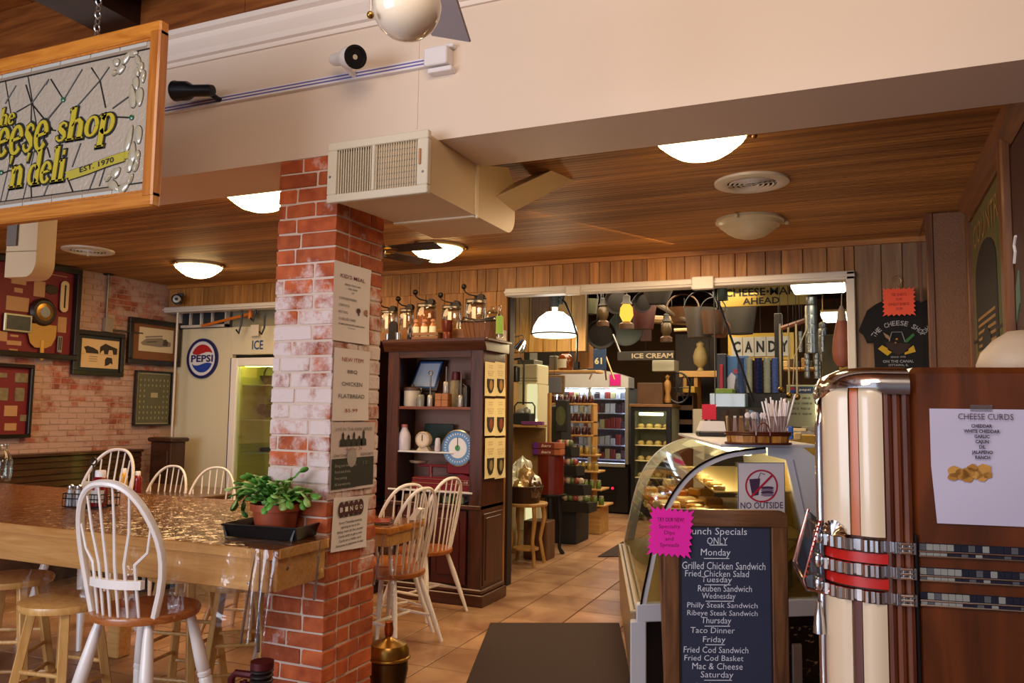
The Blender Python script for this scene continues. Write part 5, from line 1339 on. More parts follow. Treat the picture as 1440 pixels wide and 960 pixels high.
part('candies', B().lathe([(.05,.012),(.056,.07),(0,.085)], n=14), dkfill, cj, True)
# crate with three bottles
q = hp(598, 468, 5.36)
ct = thing('bottle_crate', 'low slatted wooden crate holding three bottles on the hutch top', 'crate', (q.x, 5.40, HZ))
cw_ = wood('crate_wood', '6c4424', '8c6038', (1.5, 16, 16), .6)
part('bottom', B().box(-.11, .11, -.05, .05, 0, .008), cw_, ct)
for z in (.006, .035):
    for y in (-.052, .046): part('slat', B().rbox(-.115, .115, y, y+.008, z, z+.024, .002), cw_, ct)
for x in (-.115, .107): part('end', B().rbox(x, x+.008, -.045, .045, .004, .06, .002), cw_, ct)
for i, (px, c_) in enumerate(((585, 'left'), (597, 'middle'), (609, 'right'))):
    q = hp(px, 455, 5.40)
    bt_ = thing('labelled_bottle', c_+' of the three orange-capped bottles in the wooden crate on the hutch', 'bottle', (q.x, 5.40, HZ+.009), group='bottles in the crate on the hutch')
    part('bottle', B().lathe([(.026,0),(.028,.01),(.028,.10),(.014,.125),(.013,.135)], n=16), mat('amber_fill', 'a86c3c', .2, coat=.5), bt_, True)
    part('paper_label', B().lathe([(.0287,.012),(.0287,.10)], n=14, a0=-PI, a1=0), mat('label_cream', 'ece4c4', .6), bt_, True)
    part('cap', B().lathe([(.014,.13),(.019,.135),(.019,.15),(.012,.156),(0,.158)], n=14), mat('cap_salmon', 'b07454', .5), bt_, True)
q = hp(629, 469, 5.40)
single('copper_canister', B().lathe([(.038,0),(.04,.01),(.036,.06),(.04,.065),(.046,.14),(.048,.15),(.02,.155)], n=20), mat('red_copper', '7c3c28', .3, .6), 'reddish copper canister between the bottle crate and the splint basket', 'canister', (q.x, 5.40, HZ), smooth=True)
q = hp(676, 471, 5.40)
sb_ = thing('splint_basket', 'wide brown splint basket with a bent dark handle at the hutch top corner', 'basket', (q.x-.005, 5.42, HZ)); sb_.scale = (1.12, 1.0, 1.1)
wk = mat('splint_brown', '7c4c28', .6, var=.35, vscale=14)
n_ = 22
for i in range(n_):
    a = 2*PI*i/n_; a2 = a+2*PI/n_*.86
    c0, s0_, c1, s1_ = math.cos(a), math.sin(a), math.cos(a2), math.sin(a2)
    part('splint', B().add([(.115*c0,.06*s0_,0),(.115*c1,.06*s1_,0),(.15*c1,.085*s1_,.115),(.15*c0,.085*s0_,.115),(.110*c0,.055*s0_,0),(.110*c1,.055*s1_,0),(.145*c1,.08*s1_,.115),(.145*c0,.08*s0_,.115)], [(0,1,2,3),(7,6,5,4),(0,3,7,4),(1,5,6,2),(3,2,6,7),(0,4,5,1)]), wk, sb_)
part('floor', B().lathe([(.115,.002),(0,.002)], n=20, sy=.52), wk, sb_)
part('rim', B().tube([(.152*math.cos(a), .088*math.sin(a), .118+.012*math.cos(a)**2) for a in [2*PI*i/24 for i in range(24)]], .006, 6, True), mat('splint_dark', '2c1a10', .5), sb_, True)
part('handle', B().tube([(-.15,0,.115),(-.12,-.03,.155),(0,-.05,.125),(.11,-.03,.15),(.15,0,.11)], .007, 6), mat('splint_dark', '2c1a10'), sb_, True)
q = hp(706, 470, 5.36)
gt = thing('oil_bottle', 'slim clear bottle with a bright green label at the hutch corner', 'bottle', (q.x-.012, 5.34, HZ))
part('bottle', B().lathe([(.024,0),(.026,.02),(.026,.17),(.012,.20),(.012,.235),(.015,.24)], n=14), jarg, gt, True)
part('paper_label', B().lathe([(.0275,.03),(.0275,.16)], n=14), mat('label_green', '8cb840', .5), gt, True)
q = hp(552, 466, 5.36)
ai = thing('arched_iron_plate', 'small dark arched iron plate standing on the hutch beside tin cups', 'plate', (q.x, 5.37, HZ))
part('plate', B().prism(arc(0,.12,.038,0,PI,10)+[(-.038,.02),(.038,.02)], -.008, .008, 'y'), castb, ai)
part('foot', B().rbox(-.04, .04, -.02, .02, 0, .02, .003), castb, ai)
for px, lb in ((540, 'left tin cup on the hutch top, next to the brick column'), (561, 'right tin cup on the hutch top beside the iron plate')):
    q = hp(px, 466, 5.34); t = thing('tin_cup', lb, 'cup', (q.x, 5.33 if px > 550 else 5.40, HZ), group='tin cups on the hutch top')
    part('cup', B().lathe([(.02,0),(.024,.06),(.022,.06),(.018,.005),(0,.005)], n=14), steel, t, True)
    part('handle', B().tube([(.022,0,.05),(.036,0,.045),(.034,0,.02),(.022,0,.012)], .003, 5), steel, t, True)
q = hp(576, 466, 5.36); single('dark_bottle', B().lathe([(.018,0),(.02,.07),(.008,.10),(.009,.125),(0,.126)], n=12), mat('dark_blue_glass', '18182c', .15, coat=.5), 'small dark bottle left of the wooden bottle crate', 'bottle', (q.x, 5.36, HZ), smooth=True)
# ---------- shelf one ----------
Z1, Z2, Z3 = 1.423, 1.089, .805
q = hp(594, 515, 5.56)
cf_ = thing('framed_certificate', 'tilted blue-bordered certificate in a black frame on the upper hutch shelf', 'picture', (hp(594,515,5.50).x, 5.50, Z1), rot=(-.28, 0, 0))
part('frame', B().prism([(-.155,.13),(.11,.13),(.145,.385),(-.09,.385)], 0, .015, 'y'), black_plastic, cf_)
part('border', B().prism([(-.130,.15),(.095,.15),(.125,.37),(-.075,.37)], -.003, 0, 'y'), mat('cert_blue', '3c64a0', .5), cf_)
part('paper', B().prism([(-.112,.163),(.088,.163),(.110,.355),(-.066,.355)], -.005, -.003, 'y'), mat('cert_pale', 'c4d0dc', .5), cf_)
part('stand', B().box(-.10,.09,.015,.03,0,.14), black_plastic, cf_)
crk = mat('crock_cream', 'c8c0ac', .4)
def at1(px, Y, Z): q = hp(px, 560, Y); return (q.x, Y, Z)
c1_ = thing('stoneware_crock', 'cream crock with a dark wooden lid and metal bail on the upper shelf', 'crock', at1(580, 5.42, Z1))
part('crock', B().lathe([(.062,0),(.066,.01),(.066,.12),(.060,.125)], n=22), crk, c1_, True)
part('lid', B().lathe([(.072,.125),(.072,.142),(.05,.15),(.015,.152),(.012,.17),(0,.172)], n=22), mat('lid_brown', '4c3424', .5), c1_, True)
part('clamp', B().tube([(-.078,0,.11),(-.08,0,.135),(.08,0,.135),(.078,0,.11)], .005, 6), steel, c1_, True)
single('small_glass_jar', B().lathe([(.026,0),(.028,.07),(.024,.085),(.018,.09)], n=16), mat('jar_grey', '8c8c84', .2, trans=.3), 'small empty glass jar in front of the cream crock', 'jar', at1(592, 5.35, Z1), smooth=True)
def pump(px, label, dz=0, hh=.24):
    t = thing('tin_pump', label, 'pump', (at1(px, 5.36, Z1)[0], 5.36, Z1+dz), group='tin pumps on the upper shelf')
    part('tin_body', B().lathe([(.020,0),(.022,.005),(.022,.075),(.018,.085),(.010,.09)], n=14), mat('tin_pale', 'b4b0a8', .35, .6), t, True)
    part('rod', B().cyl((0,0,.085),(0,0,hh),.006, n=8), tin, t, True)
    return t
pA = pump(605, 'short tin pump with a ring handle, left of the wooden block')
part('ring_handle', B().tube([(.018*math.cos(a),0,.255+.018*math.sin(a)) for a in [2*PI*i/12 for i in range(12)]], .004, 6, True), tin, pA, True)
pump(627, 'tin pump standing on top of the small wooden block', .102, .20)
pB = pump(648, 'tin pump with a wire loop in front of the dark flask', 0, .24)
part('wire_loop', B().tube([(-.03,.01,.10),(-.03,.01,.15),(0,.01,.18),(.04,.01,.15),(.04,.01,.0)], .003, 5), tin, pB, True)
wb_ = thing('wooden_block', 'square divided wooden block on the upper hutch shelf', 'block', at1(623, 5.37, Z1))
for i in range(2):
    for j in range(2): part('piece', B().rbox(-.055+i*.056, -.001+i*.056, -.03, .04, j*.05, .049+j*.05, .003), mat('block_wood', '9c6438', .5, var=.2), wb_)
fk = thing('enamel_flask', 'tall patterned flask with a red cap at the back of the upper shelf', 'flask', at1(641, 5.52, Z1))
part('body', B().lathe([(.045,0),(.045,.19),(.035,.205)], n=18), mat('flask_pattern', 'a89c7c', .5, var=.5, vscale=40), fk, True)
part('cap', B().lathe([(.035,.205),(.037,.21),(.03,.27),(0,.275)], n=16), mat('cap_dark_red', '6c2020', .4), fk, True)
single('dark_flask', B().lathe([(.035,0),(.035,.14),(.015,.17),(0,.17)], n=14), mat('flask_dark', '2c2420', .4), 'dark flask at the right end of the upper shelf', 'flask', at1(656, 5.50, Z1), smooth=True)
single('leaning_board', B().rbox(-.09, .09, 0, .01, 0, .22, .003), mat('board_reddish', '6c4434', .6), 'reddish board leaning at the back of the upper shelf', 'board', at1(650, 5.62, Z1))
# ---------- shelf two ----------
mj = thing('milk_jug', 'white glass milk jug with a pink cap on the whitish middle shelf', 'jug', at1(570, 5.37, Z2))
part('jug', B().lathe([(.046,0),(.05,.01),(.05,.10),(.042,.13),(.024,.16),(.022,.175)], n=20), mat('milk_glass', 'c8c4d0', .25, var=.15, vscale=20), mj, True)
part('cap', B().lathe([(.025,.172),(.026,.19),(.018,.196),(0,.197)], n=14), mat('cap_pink', 'b06c6c', .4), mj, True)
def dial_scale(name, label, px, Y, z, r, rimc, facec, base=True):
    t = thing(name, label, 'scale', at1(px, Y, z)); zc = r+.012
    part('drum', B().lathe([(r*.9,.05),(r,.03),(r,-.01),(r*.93,-.014),(r*.93,-.008),(0,-.008)], (0,0,zc), 32, 'y'), rimc, t, True)
    part('face', B().lathe([(r*.9,-.010),(0,-.0105)], (0,0,zc), 28, 'y'), facec, t)
    part('needle', B().box(-.0025, .0025, -.014, -.011, zc-r*.15, zc+r*.62), ink, t)
    for k in range(24):
        a = k*PI/12; part('tick', B().cbox((r*.82*math.cos(a), -.0112, zc+r*.82*math.sin(a)), (.002, .001, .010), Matrix.Rotation(-a+PI/2, 3, 'Y')), ink, t)
    return t, zc
t, zc = dial_scale('dial_scale', 'small cream dial scale on a curved foot, middle shelf of the hutch', 596, 5.34, Z2+.012, .060, mat('scale_cream', 'c4b49c', .4), mat('dial_cream', 'd0c4b4', .4))
part('foot', B().prism([(-.055,-.012),(.055,-.012),(.03,.02),(-.03,.02)], 0, .05, 'y'), mat('scale_cream', 'c4b49c'), t)
single('small_white_jar', B().lathe([(.020,0),(.024,.01),(.021,.07),(.017,.095),(.01,.10),(0,.10)], n=16), mat('milk_glass', 'c8c4d0'), 'small white jar between the cream scale and the big blue dial', 'jar', at1(617, 5.35, Z2), smooth=True)
single('dark_landscape_picture', B().rbox(-.13, .13, 0, .012, 0, .17, .003), mat('picture_green', '28382c', .3, var=.8, vscale=12), 'dark green picture leaning behind the small cream scale', 'picture', at1(618, 5.60, Z2+.03))
# big counter scale on lower shelf
redl = mat('oxblood_enamel', '6c1424', .25, coat=.5)
qs = at1(646, 5.33, Z3)
bs = thing('counter_scale', 'large antique counter scale with a blue numbered dial and oxblood red base', 'scale', qs)
rB = .135; zB = .805; 
zcB = hp(646, 630, 5.30).z-Z3
part('drum', B().lathe([(rB*.9,.10),(rB,.07),(rB,-.01),(rB*.94,-.018),(rB*.92,-.010),(0,-.010)], (0,0,zcB), 40, 'y'), steel, bs, True)
part('blue_ring', B().lathe([(rB*.92,-.012),(rB*.55,-.0125)], (0,0,zcB), 40, 'y'), mat('dial_blue', '5c8cc0', .4), bs)
part('white_face', B().lathe([(rB*.56,-.013),(0,-.0135)], (0,0,zcB), 32, 'y'), mat('dial_white', 'd8dce0', .4), bs)
part('green_hub', B().lathe([(rB*.16,-.015),(0,-.017)], (0,0,zcB), 16, 'y'), mat('hub_green', '3c8c54', .4), bs)
part('needle', B().box(-.002, .002, -.017, -.014, zcB, zcB+rB*.6), ink, bs)
for k in range(32):
    a = k*PI/16; part('numeral_block', B().cbox((rB*.76*math.cos(a), -.0135, zcB+rB*.76*math.sin(a)), (.006, .001, .014), Matrix.Rotation(-a+PI/2, 3, 'Y')), mat('dial_white', 'd8dce0'), bs)
part('pedestal', B().rbox(-.10, .11, .0, .10, .12, .22, .012), redl, bs)
part('base', B().prism([(-.40,0),(.13,0),(.13,.10),(.05,.12),(-.06,.10),(-.38,.09)], -.0, .16, 'y'), redl, bs)
part('gold_trim', B().box(-.39, .12, -.003, .0, .045, .05).box(-.39, .12, -.003, 0, .078, .081), mat('gold_line', 'a87c54', .3, .6), bs)
tx('22-10', mat('gold_letters', 'c8b0a4', .5), bs, .09, .018, (.04, -.004, .064), bold=.02)
part('beam', B().rbox(-.36, -.10, .03, .05, .165, .185, .004).cyl((-.25,.04,.09),(-.25,.04,.175),.016, n=10), redl, bs)
part('pan', B().lathe([(.06,.19),(.075,.205),(.07,.207)], (-.36,.05,0), 20).lathe([(.0,.19),(.06,.19)], (-.36,.05,0), 20), mat('pan_grey', 'a89c98', .3, .5), bs, True)
cols_ = ['b08c60', '7c7054', '8c7c58', '84946c', '90a078']
for i, c_ in enumerate(cols_):
    q = hp(570+i*18, 690, 5.30)
    single('recipe_card_box', B().rbox(-.034, .034, 0, .06, 0, .05, .003), mat('card_'+c_, c_, .6), ['tan card box at the left end', 'olive card box second', 'drab card box in the middle', 'greenish card box fourth', 'pale green card box at the right end'][i]+' of the row under the red scale', 'box', (q.x, 5.345, .711), group='card boxes under the lowest glass shelf')
single('white_rag', B().grid(lambda u, v: (-.1+.2*u, .1*v, .015+.012*math.sin(u*9+v*4)), 12, 8), mat('lilac_cloth', '8c84b0', .8), 'lilac cloth folded on the hutch counter', 'cloth', (-2.72, 5.36, .711), smooth=True)
# ================= the shop beyond the opening =================
def sp2(px, py, Y): return P(px, py, Y=Y)
shopw = wood('shop_pine', '9a6c34', 'c89850', (12, 12, 1.4), .5, 0, .15)
shelfw = wood('shop_shelf_pine', 'a87c40', 'd0a462', (1.4, 14, 14), .5, 0, .15)
# pine partition with a door behind the enamel lamp
pw = struct('wall_shop_partition', B().box(-3.55, -2.30, 6.98, 7.05, 1.95, 3.3), darkgap)
x = -3.55
for k in range(9):
    part('plank', B().rbox(x+.003, x+.137, 6.95, 6.98, 1.95, 3.3, .003), shopw, pw); x += .14
dd = struct('door_1', B().rbox(sp2(748,440,6.9).x, sp2(772,440,6.9).x, 6.90, 6.94, sp2(760,470,6.9).z, sp2(760,412,6.9).z, .004), wood('door_brown', '6c4a2c', '84603c', (12,12,1.4), .5))
# enamel lamp hung in the opening
lq = sp2(780, 470, 6.45); D_l = (lq-CO).dot(CF); Rl = 32*D_l/FPX
el = thing('enamel_pendant_lamp', 'bright white enamel dome lamp on a black bent arm inside the opening', 'lamp', (lq.x, lq.y, lq.z))
part('shade', B().lathe([(Rl,0),(Rl*1.0,.01),(Rl*.93,.07),(Rl*.72,.14),(Rl*.42,.185),(Rl*.40,.19)], n=36), emit('enamel_glow', 'fff8e8', 2.6), el, True)
part('rim', B().tube([(Rl*1.01*math.cos(a), Rl*1.01*math.sin(a), 0) for a in [2*PI*i/36 for i in range(36)]], .007, 6, True), black_metal, el, True)
part('diffuser', B().lathe([(Rl*.97,-.004),(Rl*.9,-.022),(Rl*.5,-.03),(0,-.03)], n=30), emit('lamp_diffuser', 'fff0c8', 2.2), el, True)
part('neck', B().cyl((0,0,.185),(0,0,.235),.026, n=14), emit('enamel_neck', 'f0ecd0', 1.2), el, True)
part('cap', B().cyl((0,0,.235),(0,0,.33),.04, n=14).cyl((.05,0,.26),(.08,0,.36),.02, n=8), mat('cap_grey', '4c5048', .4), el, True)
part('bent_arm', B().tube([(.04,0,.32),(.10,-.02,.27),(.17,-.03,.12),(.215,-.03,-.02),(.21,-.02,-.20),(.20,0,-.27)], .009, 8), black_metal, el, True)
part('clip', B().cyl((-Rl*.95,-.02,.01),(-Rl*.75,-.06,.05),.012, n=6).cyl((.2,0,-.24),(.2,0,-.30),.03, n=8), black_metal, el, True)
point('enamel_bulb', (lq.x, lq.y-.05, lq.z-.10), 9, (1, .78, .42), .05)
# gooseneck silver spotlight
gq = sp2(730, 492, 6.35)
gs = thing('clamp_spotlight', 'polished clamp spotlight on a bent wire beside the enamel lamp', 'spotlight', gq)
shd = B().lathe([(.02,.10),(.03,.08),(.055,0),(.050,0)], n=20); R_ = Matrix.Rotation(.5, 3, 'Y'); shd.v = [tuple(R_@Vector(v)) for v in shd.v]
part('reflector', shd, chrome, gs, True)
part('wire_arm', B().tube([(.05,0,.09),(.03,0,.13),(-.05,0,.11),(-.11,0,.14),(-.13,0,.11)], .005, 6), steel, gs, True)
# white cooler cabinet (left) with lit door
wx0, wx1 = sp2(712, 520, 7.6).x, sp2(756, 520, 7.6).x
wc = thing('white_drink_cooler', 'white cooler with lit green-yellow glass doors behind the burlap barrel', 'cooler', (wx0, 7.6, 0))
wz1, wz0 = sp2(740, 512, 7.6).z, sp2(740, 540, 7.6).z
ww = wx1-wx0
part('header', B().rbox(0, ww, 0, .32, wz0, wz1, .01), mat('cooler_white', 'e0d8b4', .4), wc)
part('grille_line', B().box(0, ww, -.006, 0, wz0+.03, wz0+.038).box(0, ww, -.006, 0, wz0+.058, wz0+.064), mat('cooler_grey', '8c8468', .5), wc)
part('top_unit', B().rbox(.10, ww-.06, .05, .3, wz1, wz1+.05, .006).rbox(.16, ww-.12, .08, .3, wz1+.05, wz1+.17, .006), mat('machine_grey', '6c6c60', .5), wc)
for k in range(3):
    a = ww*k/3; part('door', B().rbox(a+.005, a+ww/3-.005, -.01, .02, .2, wz0, .005), emit('cooler_glow', 'd8d09c', .8) if k != 1 else mat('cooler_white', 'e0d8b4'), wc)
part('body', B().box(0, ww, .03, .32, .0, wz0), mat('cooler_white', 'e0d8b4'), wc)
part('lit_can', B().cyl((ww*.93,-.03,1.15),(ww*.93,-.03,1.32),.035, n=12), emit('cooler_can', 'fff0b0', 2.2), wc, True)
single('small_speaker', B().rbox(-.05,.05,-.04,.04,-.07,.07,.01), black_plastic, 'small black box speaker under the clamp spotlight', 'speaker', sp2(722, 526, 6.6))
hp_ = single('hanging_hose', B().tube([(-.10,0,.16),(-.02,0,.17),(.01,0,.12),(.01,0,-.25)], .010, 8), black_metal, 'black bent pipe curving down left of the drink cooler', 'pipe', sp2(735, 530, 6.7), smooth=True)
# black-handled wire basket on a pine shelf
su = thing('pine_shelf_unit', 'pine shelf unit with burlap back near the left jamb of the opening', 'shelf', (sp2(707, 600, 7.25).x, 7.25, 0))
uw = sp2(763, 600, 7.25).x-su.location.x; sz_ = sp2(735, 597, 7.25).z
part('upright', B().rbox(-.01, .05, 0, .25, 0, 1.70, .004), shopw, su); part('upright', B().rbox(uw-.03, uw, .2, .25, 0, 1.58, .004), shopw, su)
part('shelf', B().rbox(.05, uw-.05, -.05, .25, sz_-.025, sz_, .004), shelfw, su)
part('burlap_panel', B().box(.05, uw-.05, .20, .22, .5, sz_-.03), mat('burlap', '8c6c3c', .9, var=.3, vscale=60, bump=.5, bscale=200), su)
q = sp2(731, 596, 7.24)
wbk = thing('black_basket', 'black tin basket with a tall rectangular handle on the pine shelf', 'basket', (q.x, 7.34, sz_))
part('tub', B().rbox(-.095, .095, -.06, .06, 0, .115, .01), mat('basket_black', '2c2c28', .5), wbk)
part('handle', B().tube([(-.10,0,.07),(-.10,0,.18),(-.07,0,.215),(.09,0,.215),(.115,0,.18),(.115,0,.02)], .008, 6), black_metal, wbk, True)
part('filling', B().ball((-.03,0,.12), .05, 8, 5, (1.2,.8,.8)).ball((.03,0,.13), .045, 8, 5, (1,.8,1)), mat('foil_grey', 'a8a89c', .3, .4), wbk, True)
q = sp2(748, 598, 7.2)
single('candy_box', B().rbox(-.11, .11, -.03, .03, 0, .035, .003), mat('candy_violet', '7c4078', .4, var=.3, vscale=30), 'flat violet candy box on the front edge of the pine shelf', 'box', (q.x, 7.22, sz_))
# wooden stool table with the bucket of candy bags
st = P(733, 795, Z=0); TZ2 = P(733, 706, Y=6.9).z
sx_ = (P(706,706,Y=6.85).x+P(763,706,Y=6.85).x)/2
sr = (P(763,706,Y=6.85).x-P(706,706,Y=6.85).x)/2
tt = thing('round_side_table', 'round pale wooden table with curved legs holding the candy bucket', 'table', (sx_, 6.95, 0))
part('top', B().lathe([(sr*.96,TZ2-.03),(sr,TZ2-.02),(sr,TZ2-.005),(sr*.97,TZ2)], n=30), shelfw, tt, True)
for a in (-2.3, -.75, .8, 2.4):
    ca, sa = math.cos(a), math.sin(a)
    part('leg', B().tube([(sr*.85*ca, sr*.85*sa, TZ2-.03), (sr*.92*ca, sr*.92*sa, TZ2*.75), (sr*.72*ca, sr*.72*sa, TZ2*.4), (sr*.95*ca, sr*.95*sa, 0)], [.022,.022,.017,.018], 8), shopw, tt, True)
part('lower_shelf', B().lathe([(sr*.6,TZ2*.24),(sr*.6,TZ2*.27)], n=20), shopw, tt)
single('wooden_crate', B().rbox(-.12, .12, -.10, .12, 0, .36, .006), wood('crate_brown', '4c2c18', '7c5430', (12,12,1.4), .5), 'brown wooden crate standing under the round pale table', 'crate', (sx_-.0, 7.28, .0))
bkc = thing('candy_bucket', 'dark brown metal bucket on the round pale table', 'bucket', (sx_-.02, 6.92, TZ2))
part('bucket', B().lathe([(.15,0),(.19,.15),(.185,.155),(.15,.02),(0,.02)], n=28), mat('bucket_brown', '3a2418', .45, .3), bkc, True)
cel = [mat('cellophane_gold', 'b8945c', .15, .3, var=.5, vscale=14, coat=1), mat('cellophane_pale', 'e0d4bc', .12, .1, var=.5, vscale=18, coat=1), mat('cellophane_brown', '5c4028', .15, .2, var=.6, vscale=20, coat=1)]
rr = random.Random(3)
def bag(m, s, seed):
    r_ = random.Random(seed); b_ = B(); ph = [r_.uniform(0, 6) for _ in range(6)]
    def f(u, v):
        a = u*2*PI; t_ = v*PI
        r = math.sin(t_)**.6*(1+.12*math.sin(3*a+ph[0])+.10*math.sin(7*a+ph[1]+3*v)+.07*math.sin(13*a+ph[2]))
        if v > .8: r *= .55+.25*math.sin(9*a)
        return (s*r*math.cos(a), s*.8*r*math.sin(a), s*(-1.05*math.cos(t_)+1.0)+(.35*s if v > .9 else 0))
    b_.grid(f, 22, 9); return b_
for i, (dx, dy, dz, s, k) in enumerate(((-.09,-.06,.09,.075,1),(.03,-.08,.09,.07,0),(.11,-.03,.10,.065,2),(-.04,.05,.13,.08,0),(.06,.06,.12,.07,1),(-.08,.02,.21,.07,1),(.01,.0,.20,.065,0),(-.03,.05,.29,.06,1),(-.12,.06,.15,.06,2))):
    single('candy_bag', bag(cel[k], s*1.35, i), cel[k], ['gold', 'pale clear', 'brown'][k]+' cellophane candy bag '+('high in' if dz > .18 else 'low in')+' the heap in the dark bucket', 'bag', (sx_-.02+dx, 6.92+dy, TZ2+dz-.06), rotz=i, group='cellophane bags in the dark bucket', smooth=True)
# red drum on an iron stand with candy boxes
q = sp2(771, 697, 7.55); dr = (sp2(790,650,7.5).x-sp2(753,650,7.5).x)/2
dt = thing('red_drum', 'glossy dark red wooden drum on a black cast iron stand', 'drum', ((sp2(790,650,7.5).x+sp2(753,650,7.5).x)/2, 7.55, 0))
zt1, zt0 = sp2(771, 641, 7.5).z, sp2(771, 694, 7.5).z
rm = mat('drum_red', '6c2014', .25, var=.35, vscale=5, coat=.5)
nst = 14
for i in range(nst):
    a = 2*PI*i/nst; a2 = a+2*PI/nst*.97
    part('stave', B().add([(dr*math.cos(x), dr*math.sin(x), z) for z in (zt0, zt1) for x in (a, a2)]+[(dr*.9*math.cos(x), dr*.9*math.sin(x), z) for z in (zt0, zt1) for x in (a, a2)], [(0,1,3,2),(4,6,7,5),(0,2,6,4),(1,5,7,3),(2,3,7,6),(0,4,5,1)]), rm, dt)
part('lid', B().lathe([(dr*1.0,zt1),(dr*1.02,zt1+.01),(0,zt1+.012)], n=24), rm, dt, True)
part('iron_plate', B().lathe([(dr*.9,zt0-.03),(dr*1.15,zt0-.02),(dr*1.15,zt0-.005),(dr,zt0)], n=24), black_metal, dt, True)
for a in (-1.2, .4, 2.2): part('leg', B().tube([(dr*.6*math.cos(a), dr*.6*math.sin(a), zt0-.02), (dr*.75*math.cos(a), dr*.75*math.sin(a), zt0*.5), (dr*.7*math.cos(a), dr*.7*math.sin(a), .06), (dr*.95*math.cos(a), dr*.95*math.sin(a), .0)], [.035,.025,.018,.025], 8), black_metal, dt, True)
for k in range(2):
    t = thing('candy_carton', ['lower', 'upper'][k]+' open brown and violet candy carton stacked on the red drum', 'box', (dt.location.x-.0, 7.50, zt1+.014+k*.062), .1, group='candy cartons on the red drum')
    part('carton', B().rbox(-.13, .14, -.09, .09, 0, .058, .003), mat('carton_brown', '7c3424', .4), t)
    part('violet_end', B().rbox(-.135, -.08, -.093, .093, .002, .057, .002), mat('carton_violet', '6c2c8c', .4), t)
    part('orange_end', B().rbox(.08, .143, -.093, .093, .002, .057, .002), mat('carton_orange', 'b0643c', .4), t)
    tx('bars', mat('pale_script', 'e0c8b8', .5), t, .10, .026, (0, -.094, .03), shear=.3, bold=.02)
# stepped black display stand with candy baskets
bq0, bq1 = P(762, 752, Z=0), P(811, 760, Z=0)
bd = thing('black_display_stand', 'tall black stepped display stand beside the red drum', 'display stand', (sp2(770,700,8.2).x, 8.2, 0))
bw = sp2(811,700,8.2).x-bd.location.x
bkm = mat('display_black', '18181c', .6)
zz = lambda py: sp2(790, py, 8.2).z
part('side_tower', B().prism([(0,0),(.42,0),(.42,zz(680)),(.36,zz(672)),(.30,zz(570)),(.0,zz(572))], 0, bw*.45, 'x'), bkm, bd)
part('header_board', B().rbox(bw*.30, bw*.72, -.06, .02, zz(607), zz(562), .01), bkm, bd)
part('header_card', B().lathe([(.07,-.065),(0,-.066)], (bw*.5, 0, (zz(607)+zz(562))/2), 20, 'y', .8, 1.5), mat('header_print', '4c5030', .5, var=.6, vscale=20), bd)
for k, (py, ext) in enumerate(((628, .10), (654, .16), (680, .24), (704, .30))):
    part('basket_shelf', B().prism([(-.10,0),(.16,0),(.16,.09),(-.14,.11)], bw*.42, bw*.62+ext, 'x'), bkm, bd, loc=(0,0,zz(py)-.1))
part('base', B().rbox(0, bw, -.02, .42, 0, zz(712), .01), bkm, bd)
mixm = [mat('sweets_red', '8c3c34', .4, var=.5, vscale=30), mat('sweets_pale', 'b8a48c', .35, var=.4, vscale=30), mat('sweets_green', '5c6c3c', .4, var=.4, vscale=30)]
for k, (py, ext) in enumerate(((628, .10), (654, .16), (680, .24), (704, .30))):
    for j in range(6):
        x = bw*.45+(bw*.17+ext)*(j+.4)/6.2
        single('sweet_packet', B().ball((0,0,.03), .036, 8, 5, (1,.8,1)), mixm[(j+k) % 3], ['red', 'pale', 'green'][(j+k) % 3]+' sweet packet, '+ORD[j]+' from the left on the '+['top', 'second', 'third', 'lowest'][k]+' tier of the black stand', 'packet', (bd.location.x+x, 8.12, zz(py)+.015), group='packets on the %s tier of the black stand' % ['top', 'second', 'third', 'lowest'][k], smooth=True)
# pine shelves with jars behind the stand
px0 = sp2(806, 640, 9.2).x; px1 = sp2(836, 640, 9.2).x
js = thing('jar_shelves', 'pine shelves packed with small jars behind the black stand', 'shelf', (sp2(768,600,9.2).x, 9.2, 0))
jw = px1-js.location.x
part('upright', B().rbox(jw-.03, jw, -.05, .12, 0, sp2(820,568,9.2).z, .004), shopw, js); part('upright', B().rbox(0, .03, -.02, .12, 0, sp2(820,568,9.2).z, .004), shopw, js)
lv = [567, 592, 611, 638, 660, 684, 705]
jm = [mat('jar_dark_red', '4c1c14', .2, coat=.5), mat('jar_gold', '9c7c34', .2, coat=.5), mat('jar_green', '5c6c2c', .2, coat=.5), mat('jar_lids', 'b0a48c', .3, .3)]
bj = B().lathe([(.03,0),(.032,.01),(.032,.075),(.024,.085),(.024,.09)], n=10).mesh('jar_body'); bj.materials.append(jm[0])
rowword = ['topmost', 'second', 'third', 'fourth', 'fifth', 'sixth', 'lowest']
for k, py in enumerate(lv):
    z = sp2(820, py, 9.2).z; e = .0 if k < 3 else .05*(k-2)
    part('shelf_board', B().rbox(.0, jw+e, -.06-e, .12, z-.022, z, .004), shelfw, js)
    n = 12 if k < 3 else 9
    for j in range(n):
        x = jw+e-.045-j*.078
        if x < .05: break
        m_ = jm[(0, 0, 0, 1, 1, 2, 2)[k]]
        t = single('jar', B().lathe([(.03,0),(.032,.01),(.032,.075),(.024,.085)], n=10), m_, 'small '+['dark red', 'dark red', 'dark red', 'golden', 'golden', 'green', 'green'][k]+' jar, '+ORD[j]+' from the right on the '+rowword[k]+' pine jar shelf', 'jar', (js.location.x+x, 9.2-.02-e, z), group='jars on the %s pine shelf' % rowword[k], smooth=True)
        part('lid', B().lathe([(.027,.085),(.027,.10),(0,.101)], n=10), jm[3], t)
part('base_box', B().rbox(-.0, jw+.14, -.22, .12, 0, sp2(820,706,9.2).z-.03, .006), shelfw, js)
